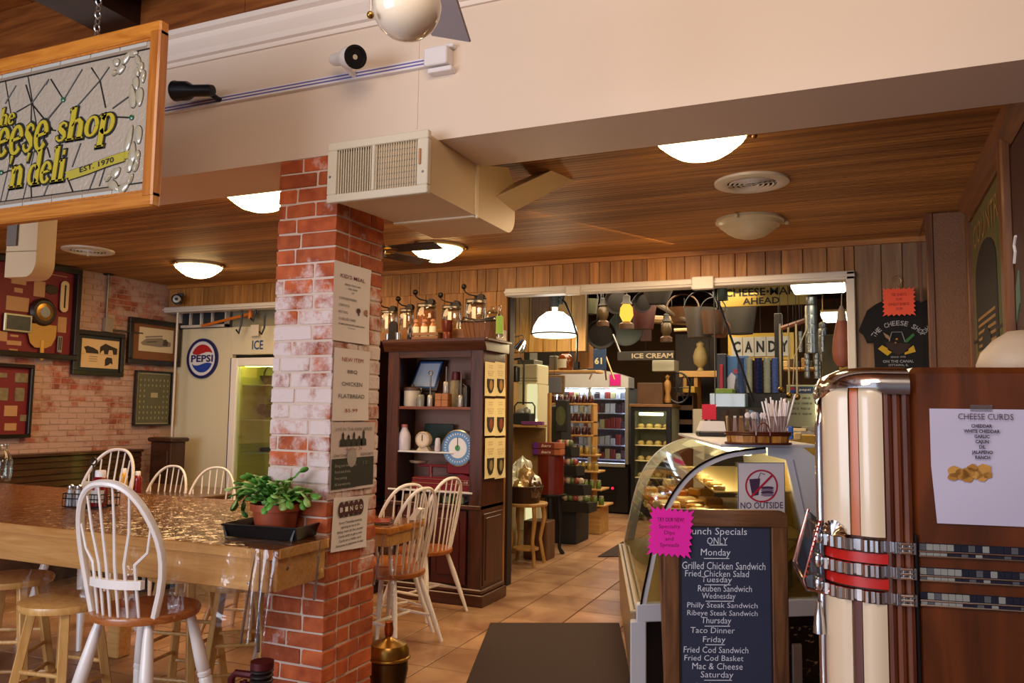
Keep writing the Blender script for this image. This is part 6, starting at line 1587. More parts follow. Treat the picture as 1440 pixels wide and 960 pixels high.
# black framed TV-like notice above the shelves
q = sp2(779, 541, 8.6)
nt_ = thing('framed_notice', 'silvery glazed notice in a wooden frame above the black stand', 'sign', q)
part('frame', B().rbox(-.13,.13,-.01,.02,-.11,.11,.006), wood('notice_frame', '6c5030', '8c6c44', (2,14,14), .5), nt_)
part('glazing', B().rbox(-.095,.10,-.016,-.01,-.09,.085,.003), mat('notice_grey', '8c8c98', .1, .3), nt_)
# ---------- big open merchandiser fridge ----------
FYm = 10.9
fx0, fx1 = sp2(776, 620, FYm).x, sp2(884, 620, FYm).x
fz = lambda py: sp2(830, py, FYm).z
fr = thing('glass_door_fridge', 'tall silver fridge with a curved white header and two glass doors', 'fridge', (fx0, FYm, 0))
fw_ = fx1-fx0
al2 = mat('fridge_silver', 'a8a8a0', .35, .5); fwh = mat('fridge_white', 'c8c8c8', .4)
hz0, hz1 = fz(545), fz(519)
part('header', B().prism([(0,hz0),(fw_,hz0)]+[(fw_-fw_*i/14, hz0+(hz1-hz0)*(.55+.45*math.sin(PI*i/14))) for i in range(15)], -.02, .3, 'y'), fwh, fr)
bzf = fz(652)
part('base', B().rbox(0, fw_, 0, .7, .02, bzf-.03, .01), mat('fridge_black', '14161a', .35), fr)
for i in range(6): part('base_slat', B().box(fw_*.42, fw_*.85, -.012, 0, .12+i*.05, .14+i*.05), black_metal, fr)
part('red_switch', B().cyl((fw_*.80,-.015,bzf*.52),(fw_*.80,0,bzf*.52),.018, n=8), emit('red_switch', 'ff2040', 1.5), fr)
for (a, b) in ((0,.05),(fw_*.5-.02,fw_*.5+.02),(fw_-.05,fw_)): part('door_post', B().rbox(a, b, -.02, .04, bzf-.03, hz0, .005), al2, fr)
part('bottom_rail', B().rbox(0, fw_, -.02, .04, bzf-.03, bzf+.02, .005), al2, fr)
part('interior_back', B().box(.02, fw_-.02, .62, .64, bzf, hz0), mat('fridge_inner', '8c94a0', .5), fr)
part('interior_side', B().box(.02, .03, .04, .62, bzf, hz0).box(fw_-.03, fw_-.02, .04, .62, bzf, hz0), mat('fridge_inner', '8c94a0'), fr)
part('light_strip', B().box(.05, fw_-.05, .10, .13, hz0-.05, hz0-.02), emit('fridge_light', 'e8f0ff', 16), fr)
part('light_strip', B().box(.05, fw_-.05, .06, .08, bzf+.005, bzf+.02), emit('fridge_light_low', 'c8d0ff', 7), fr)
for s_ in (.06, fw_-.06): part('light_strip', B().box(s_-.008, s_+.008, .05, .07, bzf+.05, hz0-.05), emit('fridge_light_low', 'c8d0ff', 7), fr)
fg = [mat('pack_dark', '3c2c34', .4), mat('pack_white', 'c8c8d0', .4), mat('pack_red', '8c3030', .4), mat('pack_grey', '787c84', .4), mat('pack_cream', 'c0b080', .4)]
levs = [560, 580, 602, 625, 645]
rwd = ['top', 'second', 'third', 'fourth', 'bottom']
for k, py in enumerate(levs):
    z = fz(py); part('glass_shelf', B().box(.03, fw_-.03, .08, .6, z-.012, z), mat('shelf_pale', 'c0c4d8', .3), fr)
    r_ = random.Random(k)
    for j in range(13):
        x = .09+(fw_-.2)*j/12; h = r_.uniform(.07, .16); m_ = r_.choice((0, 1, 1, 1, 2, 3, 4)) if k < 4 else r_.choice((2, 4, 0))
        cn = ['dark', 'white', 'red', 'grey', 'cream'][m_]
        single('packet', B().rbox(-.034, .034, 0, .10, 0, h, .006), fg[m_], '%s packet, %s from the left on the %s shelf of the silver fridge' % (cn, ORD[j], rwd[k]), 'packet', (fx0+x, FYm+.12, z), group='%s packets on the %s fridge shelf' % (cn, rwd[k]))
part('door_glass', B().box(.05, fw_*.5-.02, -.004, 0, bzf+.02, hz0).box(fw_*.5+.02, fw_-.05, -.004, 0, bzf+.02, hz0), glass, fr)
pinkm = mat('starburst_pink', 'd8108c', .6)
q = sp2(865, 534, FYm-.03)
single('pink_starburst', B().prism(burst(.17, .17, 16, .84), -.002, .002, 'y'), pinkm, 'small square pink starburst card on the fridge header', 'card', q)
# small glass fridge to the right
gx0, gx1 = sp2(887, 620, 10.4).x, sp2(944, 620, 10.4).x
gz = lambda py: sp2(915, py, 10.4).z
sf = thing('cake_fridge', 'small black-framed glass fridge lit yellow, right of the tall silver fridge', 'fridge', (gx0, 10.4, 0))
gw2 = gx1-gx0
part('frame', B().rbox(0, .05, 0, .04, .05, gz(572), .004).rbox(gw2-.07, gw2, 0, .04, .05, gz(572), .004).rbox(.05, gw2-.07, 0, .04, gz(578), gz(572), .003).rbox(.05, gw2-.07, 0, .04, .05, .3, .003), mat('fridge_black', '14161a'), sf)
part('cabinet', B().box(0, gw2, .45, .5, 0, gz(572)).box(0, .02, .04, .45, 0, gz(572)).box(gw2-.02, gw2, .04, .45, 0, gz(572)), mat('cake_inner', '8c9078', .5), sf)
part('light_tube', B().cyl((.10, .06, gz(582)),(gw2-.12, .06, gz(582)), .018, n=8), emit('cake_tube', 'fff4c0', 7), sf, True)
part('top', B().rbox(-.02, gw2+.02, -.02, .5, gz(572), gz(568), .004), wood('cake_top', '5c3c20', '7c5834', (2,14,14), .4), sf)
for k, py in enumerate((602, 626, 648, 672)):
    z = gz(py); part('shelf', B().box(.04, gw2-.06, .05, .43, z-.01, z), mat('shelf_cream', 'd0c898', .4), sf)
    for j in range(4):
        single('boxed_treat', B().lathe([(.045,0),(.05,.03),(.03,.055),(0,.06)], n=10), mat('treat_tan', 'a89454', .5, var=.3), 'small tan treat, %s from the left on the %s shelf of the cake fridge' % (ORD[j], rowword[k]), 'food', (gx0+.10+j*.115, 10.55, z), group='treats on the %s cake fridge shelf' % rowword[k], smooth=True)
# ---------- counter clutter on the cake fridge and beyond ----------
def sbox(name, lab, cat, px0, py0, px1, py1, Y, dep, m, rz=0, r=.006, smooth=False):
    a, b = sp2(px0, py1, Y), sp2(px1, py0, Y)
    return single(name, B().rbox(0, b.x-a.x, 0, dep, 0, b.z-a.z, min(r, (b.x-a.x)/5)), m, lab, cat, (a.x, Y, a.z), rz)
def slathe(name, lab, cat, px, pyb, Y, prof, m, n=16, scale=1, **k):
    q = sp2(px, pyb, Y); return single(name, B().lathe([(r*scale, z*scale) for r, z in prof], n=n), m, lab, cat, (q.x, Y, q.z), smooth=True, **k)
brn = mat('clutter_brown', '4c3018', .5, var=.4); brn2 = mat('clutter_tan', '9c7038', .5, var=.3); dkc = mat('clutter_dark', '1c1610', .6, var=.4, vscale=8); olv = mat('clutter_olive', '3c3c24', .6, var=.3)
gry2 = mat('clutter_grey', '6c685c', .5); sil = mat('clutter_silver', '9c9c94', .3, .8); yl = mat('clutter_yellow', 'b08c30', .5); crm = mat('clutter_cream', 'c0a878', .6)
sbox('dark_kettle_box', 'large dark glass-fronted box on top of the cake fridge', 'box', 896, 538, 932, 568, 10.45, .3, brn)
sbox('white_hatbox', 'white enamel box beneath the ICE CREAM sign', 'box', 917, 506, 948, 522, 10.5, .3, mat('enamel_white', 'a8a490', .4))
slathe('copper_statuette', 'brown figurine with golden highlights right of the dark glass box', 'figurine', 939, 566, 10.55, [(.04,0),(.05,.04),(.03,.12),(.05,.2),(.045,.26),(.02,.3),(.035,.34),(0,.38)], brn2)
tr_w = thing('wagon_wheel', 'dark iron wheel leaning behind the figurine', 'wheel', sp2(954, 545, 10.55), 0)
part('rim', B().tube([(.15*math.cos(a), 0, .2*math.sin(a)) for a in [2*PI*i/24 for i in range(24)]], .014, 6, True), black_metal, tr_w, True)
for k in range(6): part('spoke', B().cyl((0,0,0),(.15*math.cos(k*PI/3),0,.2*math.sin(k*PI/3)),.007, n=5), black_metal, tr_w)
# shelf with bust
a, b = sp2(955, 530, 11.2), sp2(1004, 521, 11.2)
sh2 = thing('high_pine_shelf', 'pale pine shelf holding a cream statuette in the middle distance', 'shelf', (a.x, 11.2, a.z))
part('board', B().rbox(0, b.x-a.x+.3, 0, .35, 0, b.z-a.z, .004), shelfw, sh2)
for x in (.05, (b.x-a.x)*.42, b.x-a.x+.1): part('bracket', B().rbox(x, x+.05, .02, .3, -.9, 0, .004), shopw, sh2)
slathe('owl_statuette', 'cream owl-shaped statuette on the high pine shelf', 'statuette', 985, 521, 11.35, [(.05,0),(.03,.04),(.09,.10),(.105,.2),(.075,.3),(.05,.33),(.055,.38),(0,.42)], mat('owl_cream', 'a08c5c', .6, var=.2))
sbox('brown_cabinet', 'dark brown cabinet below the high pine shelf, stacked with bottles', 'cabinet', 948, 552, 975, 612, 10.9, .3, brn)
sbox('yellow_fruit_box', 'box of yellow fruit standing on the dark brown cabinet', 'box', 960, 543, 977, 552, 10.8, .25, yl)
for k in range(3):
    sbox('snack_rack_tier', ['upper', 'middle', 'lower'][k]+' tier of brown snack bags beside the cake fridge', 'rack', 953, 556+k*20, 974, (570, 590, 722)[k], 10.9, .2, [brn2, brn, mat('clutter_rust', '7c4420', .5, var=.4)][k])
sbox('white_menu_board', 'plain pale board between the snack rack and the red card', 'board', 975, 575, 990, 728, 10.7, .05, mat('board_pale', 'a8a090', .6))
# signs
def signboard(name, lab, px0, py0, px1, py1, Y, bg, cat='sign', dep=.03):
    a, b = sp2(px0, py1, Y), sp2(px1, py0, Y); w, h = b.x-a.x, b.z-a.z
    t = thing(name, lab, cat, ((a.x+b.x)/2, Y, (a.z+b.z)/2)); part('board', B().rbox(-w/2, w/2, 0, dep, -h/2, h/2, .004), bg, t)
    return t, w, h
t, w, h = signboard('cheese_mart_sign', 'yellow hanging sign reading CHEESE-MART AHEAD in black hand lettering', 1013, 399, 1140, 432, 8.2, mat('sign_ochre', 'a88a30', .5, var=.08))
tx('CHEESE', ink, t, w*.46, h*.40, (-w*.22, -.003, h*.22), bold=.025); tx('MART', ink, t, w*.36, h*.40, (w*.24, -.003, h*.22), bold=.01); part('dot', B().lathe([(.014,-.003),(0,-.004)], (w*.035,0,h*.22), 10, 'y'), ink, t); tx('AHEAD', ink, t, w*.41, h*.34, (-w*.04, -.003, -h*.24), bold=.02)
part('hanger', B().cyl((-w*.4,.015,h/2),(-w*.4,.015,h/2+.5),.006, n=5).cyl((w*.4,.015,h/2),(w*.4,.015,h/2+.5),.006, n=5), black_metal, t)
t, w, h = signboard('candy_sign', 'yellow-bordered CANDY sign with black letters on pale blocks', 1024, 467, 1116, 507, 10.0, mat('sign_yellow2', 'b49430', .5))
for i, c_ in enumerate('CANDY'):
    x = (-.36+.18*i)*w
    part('letter_block', B().rbox(x-w*.085, x+w*.085, -.012, 0, -h*.36, h*.36, .003), mat('block_grey_white', 'a8a8a4', .5), t)
    tx(c_, ink, t, w*.12, h*.42, (x, -.013, 0), bold=.04)
t, w, h = signboard('ice_cream_sign', 'long dark board reading ICE CREAM in pale letters', 868, 493, 948, 507, 10.3, dkc)
tx('ICE CREAM', mat('letters_tan', '94846c', .6), t, w*.72, h*.55, (w*.12, -.003, 0), bold=.03)
t, w, h = signboard('number_sign', 'blue tin sign with white figures 61 behind the metal tripod', 826, 490, 852, 520, 9.6, mat('sign_navy', '1c3454', .5))
tx('61', mat('letters_cream', 'c0b890', .6), t, w*.4, h*.32, (w*.1, -.003, -.02), bold=.03)
t, w, h = signboard('menu_light_board', 'cream menu board with a soda logo and rows of prices, behind the straws', 1107, 541, 1146, 600, 8.3, mat('menu_cream', 'b8b48c', .5))
part('logo_strip', B().rbox(-w*.45, w*.45, -.008, 0, h*.30, h*.46, .002), mat('logo_navy', '2c3c58', .5), t)
part('logo_ball', B().lathe([(h*.07,-.012),(0,-.013)], (-w*.3,0,h*.38), 16, 'y'), mat('sign_red', 'b01c20'), t)
part('logo_ball_half', B().prism([(-w*.3+h*.07*math.cos(a), h*.38+h*.07*math.sin(a)) for a in [PI+PI*i/8 for i in range(9)]], -.015, -.012, 'y'), mat('sign_blue2', '2044a0'), t)
tx('pepsi', paper, t, w*.4, h*.07, (w*.15, -.010, h*.38), bold=.02)
tx('SODA 1.50    CHIPS 1.25\n\nCOFFEE 1.25    COOKIE 1.50\n\nTEA 1.25    PICKLE 1.00\n\nWATER 1.25    SALAD 4.99', ink, t, w*.78, h*.42, (0, -.002, .0), bold=.02)
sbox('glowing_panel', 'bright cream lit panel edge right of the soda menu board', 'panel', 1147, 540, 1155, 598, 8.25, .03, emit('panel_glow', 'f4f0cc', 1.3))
# fluorescent ceiling lights
def fluo(px0, py0, px1, py1, Y0, Y1, lab):
    a, b = sp2(px0, py0, Y0), sp2(px1, py1, Y0)
    z = (a.z+b.z)/2; t = thing('fluorescent_light', lab, 'ceiling light', ((a.x+b.x)/2, (Y0+Y1)/2, z), group='fluorescent shop lights'); w = (b.x-a.x)/2
    part('diffuser', B().rbox(-w, w, -(Y1-Y0)/2, (Y1-Y0)/2, 0, .045, .01), emit('fluo_glow', 'fff8dc', 5.0), t)
    part('housing', B().rbox(-w*1.03, w*1.03, -(Y1-Y0)/2-.01, (Y1-Y0)/2+.01, .045, .07, .004), mat('fixture_brass', 'a88c50', .4), t)
    part('rod', B().cyl((0,0,.07),(0,0,3.3-z),.008, n=5), black_metal, t)
fluo(1112, 406, 1188, 401, 7.0, 7.4, 'large fluorescent light at the top right of the opening')
fluo(1154, 444, 1190, 444, 9.4, 10.1, 'smaller fluorescent light farther back, under the large one')
# hanging ham
q = sp2(1184, 470, 6.35)
hm_ = thing('hanging_ham', 'reddish cured ham hanging by a cord just inside the right jamb', 'ham', q)
part('ham', B().lathe([(0,-.245),(.035,-.235),(.062,-.19),(.07,-.12),(.062,-.03),(.045,.06),(.03,.12),(.022,.17),(0,.18)], n=20, sy=.7), mat('ham_red', '8c4c38', .5, var=.35, vscale=12), hm_, True)
part('netting_cap', B().lathe([(.034,.10),(.026,.17),(.01,.21),(0,.22)], n=14, sy=.75), mat('ham_twine', '9c8468', .7), hm_, True)
part('cord', B().cyl((0,0,.2),(.01,0,.42),.004, n=5), crm, hm_)
# cup dispensers: tall blue and clear tubes
for i, (px, w_p, c_, lb) in enumerate(((1042, 10, '3c4c74', 'slate blue'), (1054, 9, 'a8a890', 'ribbed clear'), (1067, 11, '141c4c', 'deep navy'), (1079, 10, 'a0a48c', 'second ribbed clear'), (1090, 9, '4c609c', 'lighter blue'))):
    q = sp2(px, 552, 7.6); D_ = (q-CO).dot(CF); r = w_p*D_/FPX/2; hh = sp2(px, 503, 7.6).z-q.z
    t = thing('cup_tube', lb+' stack of plastic cups in the row under the CANDY sign', 'cups', (q.x, 7.6, q.z), group='cup stacks under the candy sign')
    for k in range(9):
        part('cup', B().lathe([(r*.86,hh*k/9),(r,hh*(k+.9)/9),(r*1.03,hh*(k+.95)/9),(r*.8,hh*(k+1)/9)], n=14), mat('cups_'+c_, c_, .3), t, True)
sbox('soda_machine', 'soda machine with a red strip and a blue ocean picture beneath the cups', 'machine', 1008, 497, 1021, 560, 7.9, .4, mat('machine_black', '1c1c20', .4))
sbox('red_strip_sign', 'vertical red lettered strip on the black soda machine', 'sign', 1012, 512, 1017, 548, 7.88, .015, mat('strip_red', 'a81c28', .5))
t, w, h = signboard('ocean_poster', 'poster with blue sky over a dark cow shape behind the cup stacks', 1023, 500, 1052, 552, 7.95, mat('poster_sky', '4c78a8', .5))
part('dark_shape', B().prism([(-w*.3,-h*.5),(w*.5,-h*.5),(w*.5,-.02),(w*.1,.0),(-w*.1,-h*.15),(-w*.3,-h*.1)], -.004, 0, 'y'), black_plastic, t)
part('white_shape', B().prism([(-w*.5,-h*.5),(-w*.2,-h*.5),(-w*.1,-h*.05),(-w*.3,h*.05),(-w*.5,-h*.1)], -.006, 0, 'y'), paper, t)
part('red_label', B().box(-w*.2, w*.3, -.006, 0, h*.02, h*.14), mat('sign_red', 'b01c20'), t)
sbox('counter_top_dispenser', 'pale blue-grey dispenser with a glossy hood behind the register', 'dispenser', 998, 553, 1048, 572, 7.4, .4, mat('dispenser_pale', 'a8b8bc', .2, coat=.5))
sbox('lettuce_tray', 'tray of green garnish on top of the pale dispenser', 'tray', 1006, 546, 1030, 553, 7.45, .2, mat('garnish', '7c9434', .6, var=.4, vscale=30))
# tin robot-like hanging duct figure
sf2 = thing('tin_can_man', 'hanging figure made of stacked tin cans under the back fluorescent light', 'figure', sp2(1141, 470, 7.8))
cr_ = .055
for k in range(5): part('body_can', B().lathe([(cr_*.98,0),(cr_,.01),(cr_,.075),(cr_*.98,.085)], (0,0,-.17+k*.087), 18), sil, sf2, True)
for s_ in (-1, 1):
    for k in range(4): part('leg_can', B().lathe([(.022,0),(.024,.005),(.024,.05),(.022,.055)], (s_*.04,0,-.40+k*.057), 12), sil, sf2, True)
    for k in range(4): part('arm_can', B().lathe([(.017,0),(.018,.045)], (s_*.095,0,-.16+k*.048), 10), sil, sf2, True)
part('head_can', B().lathe([(.04,0),(.045,.01),(.045,.07),(.02,.09)], (0,0,.27), 14), sil, sf2, True)
part('hanger', B().cyl((0,0,.36),(0,0,1.0),.006, n=5), yl, sf2)
sf3 = dup(sf2, sp2(1158, 490, 8.6), .3, 'second, half-hidden tin can figure beside the first'); sf3.scale = (.9, .9, .75)
# swing scale poles, cords
for i, (px, py0, py1, Y, lb) in enumerate(((1098, 455, 548, 7.7, 'thin pale post left of the price poles'), (1110, 460, 556, 7.9, 'thin brass pole with a ball foot left of the tin figure'), (1121, 455, 558, 7.7, 'second thin pole with a ball foot, beside the tin figure'))):
    a, b = sp2(px, py1, Y), sp2(px, py0, Y)
    t = thing('price_pole', lb, 'pole', a, group='thin poles behind the straws')
    part('pole', B().cyl((0,0,0), (0,0,b.z-a.z), .009, n=8), crm, t, True); part('ball', B().ball((0,0,.0), .03, 10, 6), brass, t, True)
a = sp2(1117, 520, 7.5)
single('dangling_cord', B().tube([P(1133, 433, Y=7.5)-a, P(1134, 462, Y=7.5)-a, P(1125, 485, Y=7.5)-a, P(1117, 500, Y=7.5)-a, P(1115, 540, Y=7.5)-a], .005, 6), crm, 'thin pale cord dangling below the yellow hanging sign', 'cord', a, smooth=True)
sbox('dark_post', 'dark wooden post dividing the CANDY sign', 'post', 1090, 440, 1099, 556, 8.6, .12, dkc)
a, b = P(1098, 462, Y=8.5), P(1134, 450, Y=8.0)
single('rusty_beam', B().tube([Vector((0,0,0)), b-a], .025, 6), mat('rust_beam', '6c3418', .7), 'rusty slanted beam behind the tin can figure', 'beam', a)
sbox('right_shelf', 'pine shelf loaded with small goods behind the tin figures', 'shelf', 1100, 516, 1155, 520, 9.0, .3, shelfw)
for i, px in enumerate((1104, 1112, 1121, 1130, 1139, 1148)):
    sbox('shelf_parcel', ['white', 'brown', 'dark', 'tan', 'olive', 'rust'][i]+' parcel on the shelf behind the tin figures', 'parcel', px-3, 516-(9, 12, 8, 13, 9, 11)[i], px+4, 516, 9.05, .2, [crm, brn, dkc, brn2, olv, mat('clutter_rust', '7c4420')][i])
# tripod (brass) on top of the fridge
q = sp2(848, 508, 10.2)
tp = thing('metal_tripod', 'brassy metal tripod legs standing behind the fridge header', 'tripod', q)
for dx, dy in ((-.17, -.05), (.17, -.05), (.0, .15)): part('leg', B().cyl((0,0,.17), (dx,dy,-.24), .012, n=6), mat('tripod_brass', '9c7c54', .3, .7), tp, True)
part('head', B().ball((0,0,.19), .035, 10, 6), black_metal, tp, True)
# amber jug on the fridge top
jq = sp2(795, 521, 8.8)
jg = thing('amber_jug', 'large amber glass jug with a paper label under the enamel lamp', 'jug', (jq.x, 8.8, jq.z))
part('jug', B().lathe([(.085,0),(.09,.01),(.09,.14),(.07,.18),(.045,.195),(.045,.21),(.05,.215),(.05,.235),(0,.236)], n=22), mat('amber_glass', '7c3c14', .1, coat=1), jg, True)
part('paper_label', B().lathe([(.0915,.03),(.0915,.13)], n=12, a0=-PI*.85, a1=-PI*.35), mat('label_cream', 'ece4c4'), jg, True)
single('jug_shelf', B().rbox(-.35,.35,-.1,.2,-.03,0,.004), shelfw, 'narrow pine shelf under the amber jug and wooden box', 'shelf', (jq.x+.05, 8.8, jq.z))
sbox('wooden_wall_box', 'upright brown wooden box right of the amber jug', 'box', 807, 482, 829, 517, 8.75, .15, wood('wallbox', '6c4420', '8c6434', (12,12,1.4), .5))
sbox('fruit_picture', 'small bright picture of fruit above the wooden box', 'picture', 815, 473, 829, 482, 8.74, .02, mat('fruit_pic', 'b8843c', .5, var=.5, vscale=30))
sbox('small_lit_sign', 'tiny glowing cream sign right of the enamel lamp', 'sign', 820, 465, 825, 470, 9.5, .02, emit('tiny_glow', 'fff4d0', 4))
sbox('dark_shelf_back', 'dark cabinet with reddish tins behind the white cooler top', 'cabinet', 738, 478, 800, 512, 9.3, .3, dkc)
sbox('grey_tin', 'grey striped tin left of the amber jug', 'tin', 772, 500, 783, 520, 8.85, .08, gry2)
slathe('gold_rosette', 'round golden ornament hanging under the enamel lamp shade', 'ornament', 766, 483, 7.4, [(0,-.03),(.03,-.02),(.035,0),(.02,.03),(0,.035)], mat('ornament_gold', 'b0802c', .3, .6))
# hanging clutter under the dark ceiling
rr = random.Random(11)
def hang(t, z0, x=0): part('hanging_wire', B().cyl((x,0,z0),(x,0,3.3-t.location.z),.005, n=5), black_metal, t)
def pan(lab, px, py, Y, r, m, rot=0):
    q = sp2(px, py, Y); t = thing('frying_pan', lab, 'pan', q, rot, 'pans hanging from the shop ceiling')
    part('pan', B().lathe([(r*.8,.02),(r,-.02),(r*.96,-.02),(r*.78,.012),(0,.012)], n=24, axis='y'), m, t, True)
    part('handle', B().rbox(-.015,.015,-.01,.01,r*.9,r*2.0,.004), m, t); hang(t, r*2.0)
def bucket(lab, px, py, Y, r, m):
    q = sp2(px, py, Y); t = thing('hanging_bucket', lab, 'bucket', q, group='buckets and pots hanging from the shop ceiling')
    part('pail', B().lathe([(r*.75,-r),(r,r*.8),(r*.95,r*.8),(r*.7,-r*.9),(0,-r*.9)], n=20), m, t, True)
    part('bail', B().tube([(r*math.cos(a),0,r*.8+r*1.1*math.sin(a)) for a in [PI*i/12 for i in range(13)]], .006, 5), black_metal, t, True); hang(t, r*1.9)
def lantern(lab, px, py, Y, s, glow):
    q = sp2(px, py, Y); t = thing('hanging_lantern', lab, 'lantern', q, group='lanterns hanging from the shop ceiling')
    part('base', B().lathe([(.06*s,-.13*s),(.06*s,-.09*s),(.03*s,-.07*s)], n=16), brn, t, True)
    part('globe', B().lathe([(.03*s,-.07*s),(.055*s,-.02*s),(.05*s,.04*s),(.03*s,.07*s)], n=16), emit('lantern_glow', 'ffb040', 1.2) if glow else mat('lantern_dull', '4c3c24', .3), t, True)
    part('cap', B().lathe([(.05*s,.07*s),(.03*s,.10*s),(.03*s,.14*s),(0,.15*s)], n=14), dkc, t, True); hang(t, .15*s)
def wbasket(lab, px, py, Y, r, m):
    q = sp2(px, py, Y); t = thing('hanging_basket', lab, 'basket', q, group='baskets hanging from the shop ceiling')
    part('bowl', B().lathe([(r*.6,-r*.6),(r,r*.3),(r*.94,r*.3),(r*.55,-r*.52),(0,-r*.52)], n=20), m, t, True)
    part('handle', B().tube([(r*math.cos(a),0,r*.3+r*.9*math.sin(a)) for a in [PI*i/12 for i in range(13)]], .01, 6), m, t, True); hang(t, r*1.2)
pan('black skillet hanging near the ceiling left of the glowing lantern', 868, 424, 8.2, .14, castb)
pan('dark skillet beside the enamel lamp arm', 845, 470, 8.6, .17, castb, .4)
pan('wide dark pan hanging low above the ICE CREAM sign', 880, 462, 8.8, .20, mat('greenish_iron', '1c2420', .5, .4), .2)
pan('small dark pan under the header left of the bracket', 905, 425, 8.0, .11, castb, -.3)
bucket('dull red enamel pail above the ICE CREAM sign', 905, 445, 8.6, .14, mat('pail_red', '3c1410', .5))
bucket('grey galvanised pail right of the black funnel', 985, 452, 8.4, .17, mat('pail_grey', '4c443c', .5, .4))
bucket('brown wooden pail next to the grey pail', 1003, 452, 8.2, .13, brn)
bucket('round dark pot hanging left of the yellow sign', 1040, 445, 9.4, .2, dkc)
bucket('small dark pot high beside the enamel lamp', 830, 430, 8.3, .09, olv)
lantern('glowing orange lantern hanging among dark pans', 881, 440, 8.1, 1.3, True)
lantern('cream insulator-like lantern in the dark middle of the ceiling', 937, 462, 8.6, 1.1, False)
lantern('dull lantern above the metal tripod', 848, 440, 8.2, 1.1, False)
wbasket('round orange-brown basket under the grey pail', 1012, 466, 8.3, .10, mat('basket_orange', '7c4824', .6))
wbasket('dark wide basket near the top of the opening', 925, 415, 8.0, .15, dkc)
wbasket('dark basket hanging behind the yellow sign', 960, 440, 9.0, .18, brn)
def bar(name, lab, cat, p, q_, Y, r, m, Y2=None):
    a, b = sp2(*p, Y), sp2(*q_, Y2 or Y); single(name, B().tube([Vector((0,0,0)), b-a], r, 8), m, lab, cat, a, smooth=True)
bar('ceiling_plank', 'pale tan plank fixed across the shop ceiling gloom', 'plank', (915, 449), (975, 452), 9.5, .05, mat('plank_tan', '6c5430', .6))
bar('thin_rail', 'thin pale rail below the tan ceiling plank', 'rail', (948, 464), (977, 463), 9.5, .02, crm)
bar('canvas_pole', 'long dull pole slanting across the ceiling toward the yellow sign', 'pole', (905, 418), (975, 455), 8.9, .03, mat('canvas_dull', '4c4030', .8))
bar('paddle_pole', 'long black pole slanting from the header bracket down to the counter', 'pole', (1005, 410), (1060, 565), 7.2, .010, black_metal)
bar('chain_drop', 'thin cord hanging straight down from the header bracket', 'cord', (1004, 408), (1006, 590), 6.9, .004, gry2)
bar('oar', 'dark wooden oar propped under the ceiling left of the glowing lantern', 'oar', (815, 425), (812, 470), 8.4, .02, brn)
bar('left_iron_rod', 'iron rod slanting beside the dark skillet', 'rod', (862, 470), (872, 495), 8.3, .01, steel)
sq_ = sp2(1000, 415, 6.6)
single('header_spotlight', B().lathe([(.02,.05),(.04,.03),(.045,-.06),(.035,-.06),(.03,0)], n=16), mat('spot_olive', '4c5030', .4), 'small olive spotlight under the header bracket', 'spotlight', sp2(1016, 412, 6.6), smooth=True)
# dark back cabinets to close the middle distance
sbox('back_bookcase', 'tall dark bookcase behind the high pine shelf', 'cabinet', 950, 468, 1008, 716, 11.8, .3, mat('bookcase_dark', '24140c', .6, var=.5, vscale=5))
sbox('dark_red_banner', 'dull red banner hanging behind the ICE CREAM sign', 'banner', 900, 420, 916, 480, 11.0, .03, mat('banner_red', '2c0e0a', .8))
a, b = sp2(1003, 572, 7.35), sp2(1100, 553, 7.62)
bcn = thing('back_counter', 'dark back counter under the cup stacks, soda machine and pale dispenser', 'counter', (a.x, 7.35, 0))
part('ledge', B().rbox(0, b.x-a.x, 0, .24, 0, a.z-.002, .006), dkc, bcn)
part('upper_counter', B().rbox(0, b.x-a.x, .25, .75, 0, sp2(1067, 552, 7.6).z-.002, .006), dkc, bcn)
sbox('right_curtain', 'olive hanging coats and cords near the right jamb', 'coats', 1160, 470, 1178, 740, 8.4, .25, mat('coats_olive', '5c5034', .8, var=.5, vscale=8))
sbox('yellow_screen', 'yellowish panel at the far right behind the ham', 'panel', 1176, 500, 1192, 600, 9.5, .1, mat('panel_yellow', 'a8883c', .6))

# wires that carry what hangs in the shop
bpy.context.view_layer.update()
for nm in ('dark_red_banner', 'header_spotlight', 'candy_sign', 'ice_cream_sign', 'number_sign', 'left_iron_rod', 'clamp_spotlight', 'tin_can_man', 'tin_can_man.001', 'dangling_cord', 'small_speaker', 'metal_tripod', 'right_shelf', 'price_pole', 'price_pole.001', 'price_pole.002', 'dark_post', 'high_pine_shelf', 'ceiling_plank', 'thin_rail', 'canvas_pole', 'paddle_pole', 'chain_drop', 'oar', 'rusty_beam', 'fruit_picture', 'small_lit_sign', 'framed_notice', 'menu_light_board', 'hanging_hose', 'gold_rosette', 'wooden_wall_box', 'jug_shelf', 'dark_shelf_back', 'enamel_pendant_lamp', 'hanging_ham', 'glowing_panel', 'yellow_screen'):
    o = bpy.data.objects.get(nm)
    if not o: continue
    pts = [c.matrix_world @ Vector(v) for c in [o]+list(o.children_recursive) if c.type == 'MESH' for v in c.bound_box]
    zt = max(p.z for p in pts); cx = sum(p.x for p in pts)/len(pts); cy = sum(p.y for p in pts)/len(pts)
    near = min((p for p in pts if p.z > zt-.02), key=lambda p: (p.x-cx)**2+(p.y-cy)**2)
    mid = sum((p for p in pts if p.z > zt-.02), Vector())/len([p for p in pts if p.z > zt-.02])
    part('hanging_wire', B().cyl(o.matrix_world.inverted() @ Vector((mid.x, mid.y, zt-.01)), o.matrix_world.inverted() @ Vector((mid.x, mid.y, 3.31 if cy > YB+.1 else ZH)), .0025, n=4), black_metal, o)
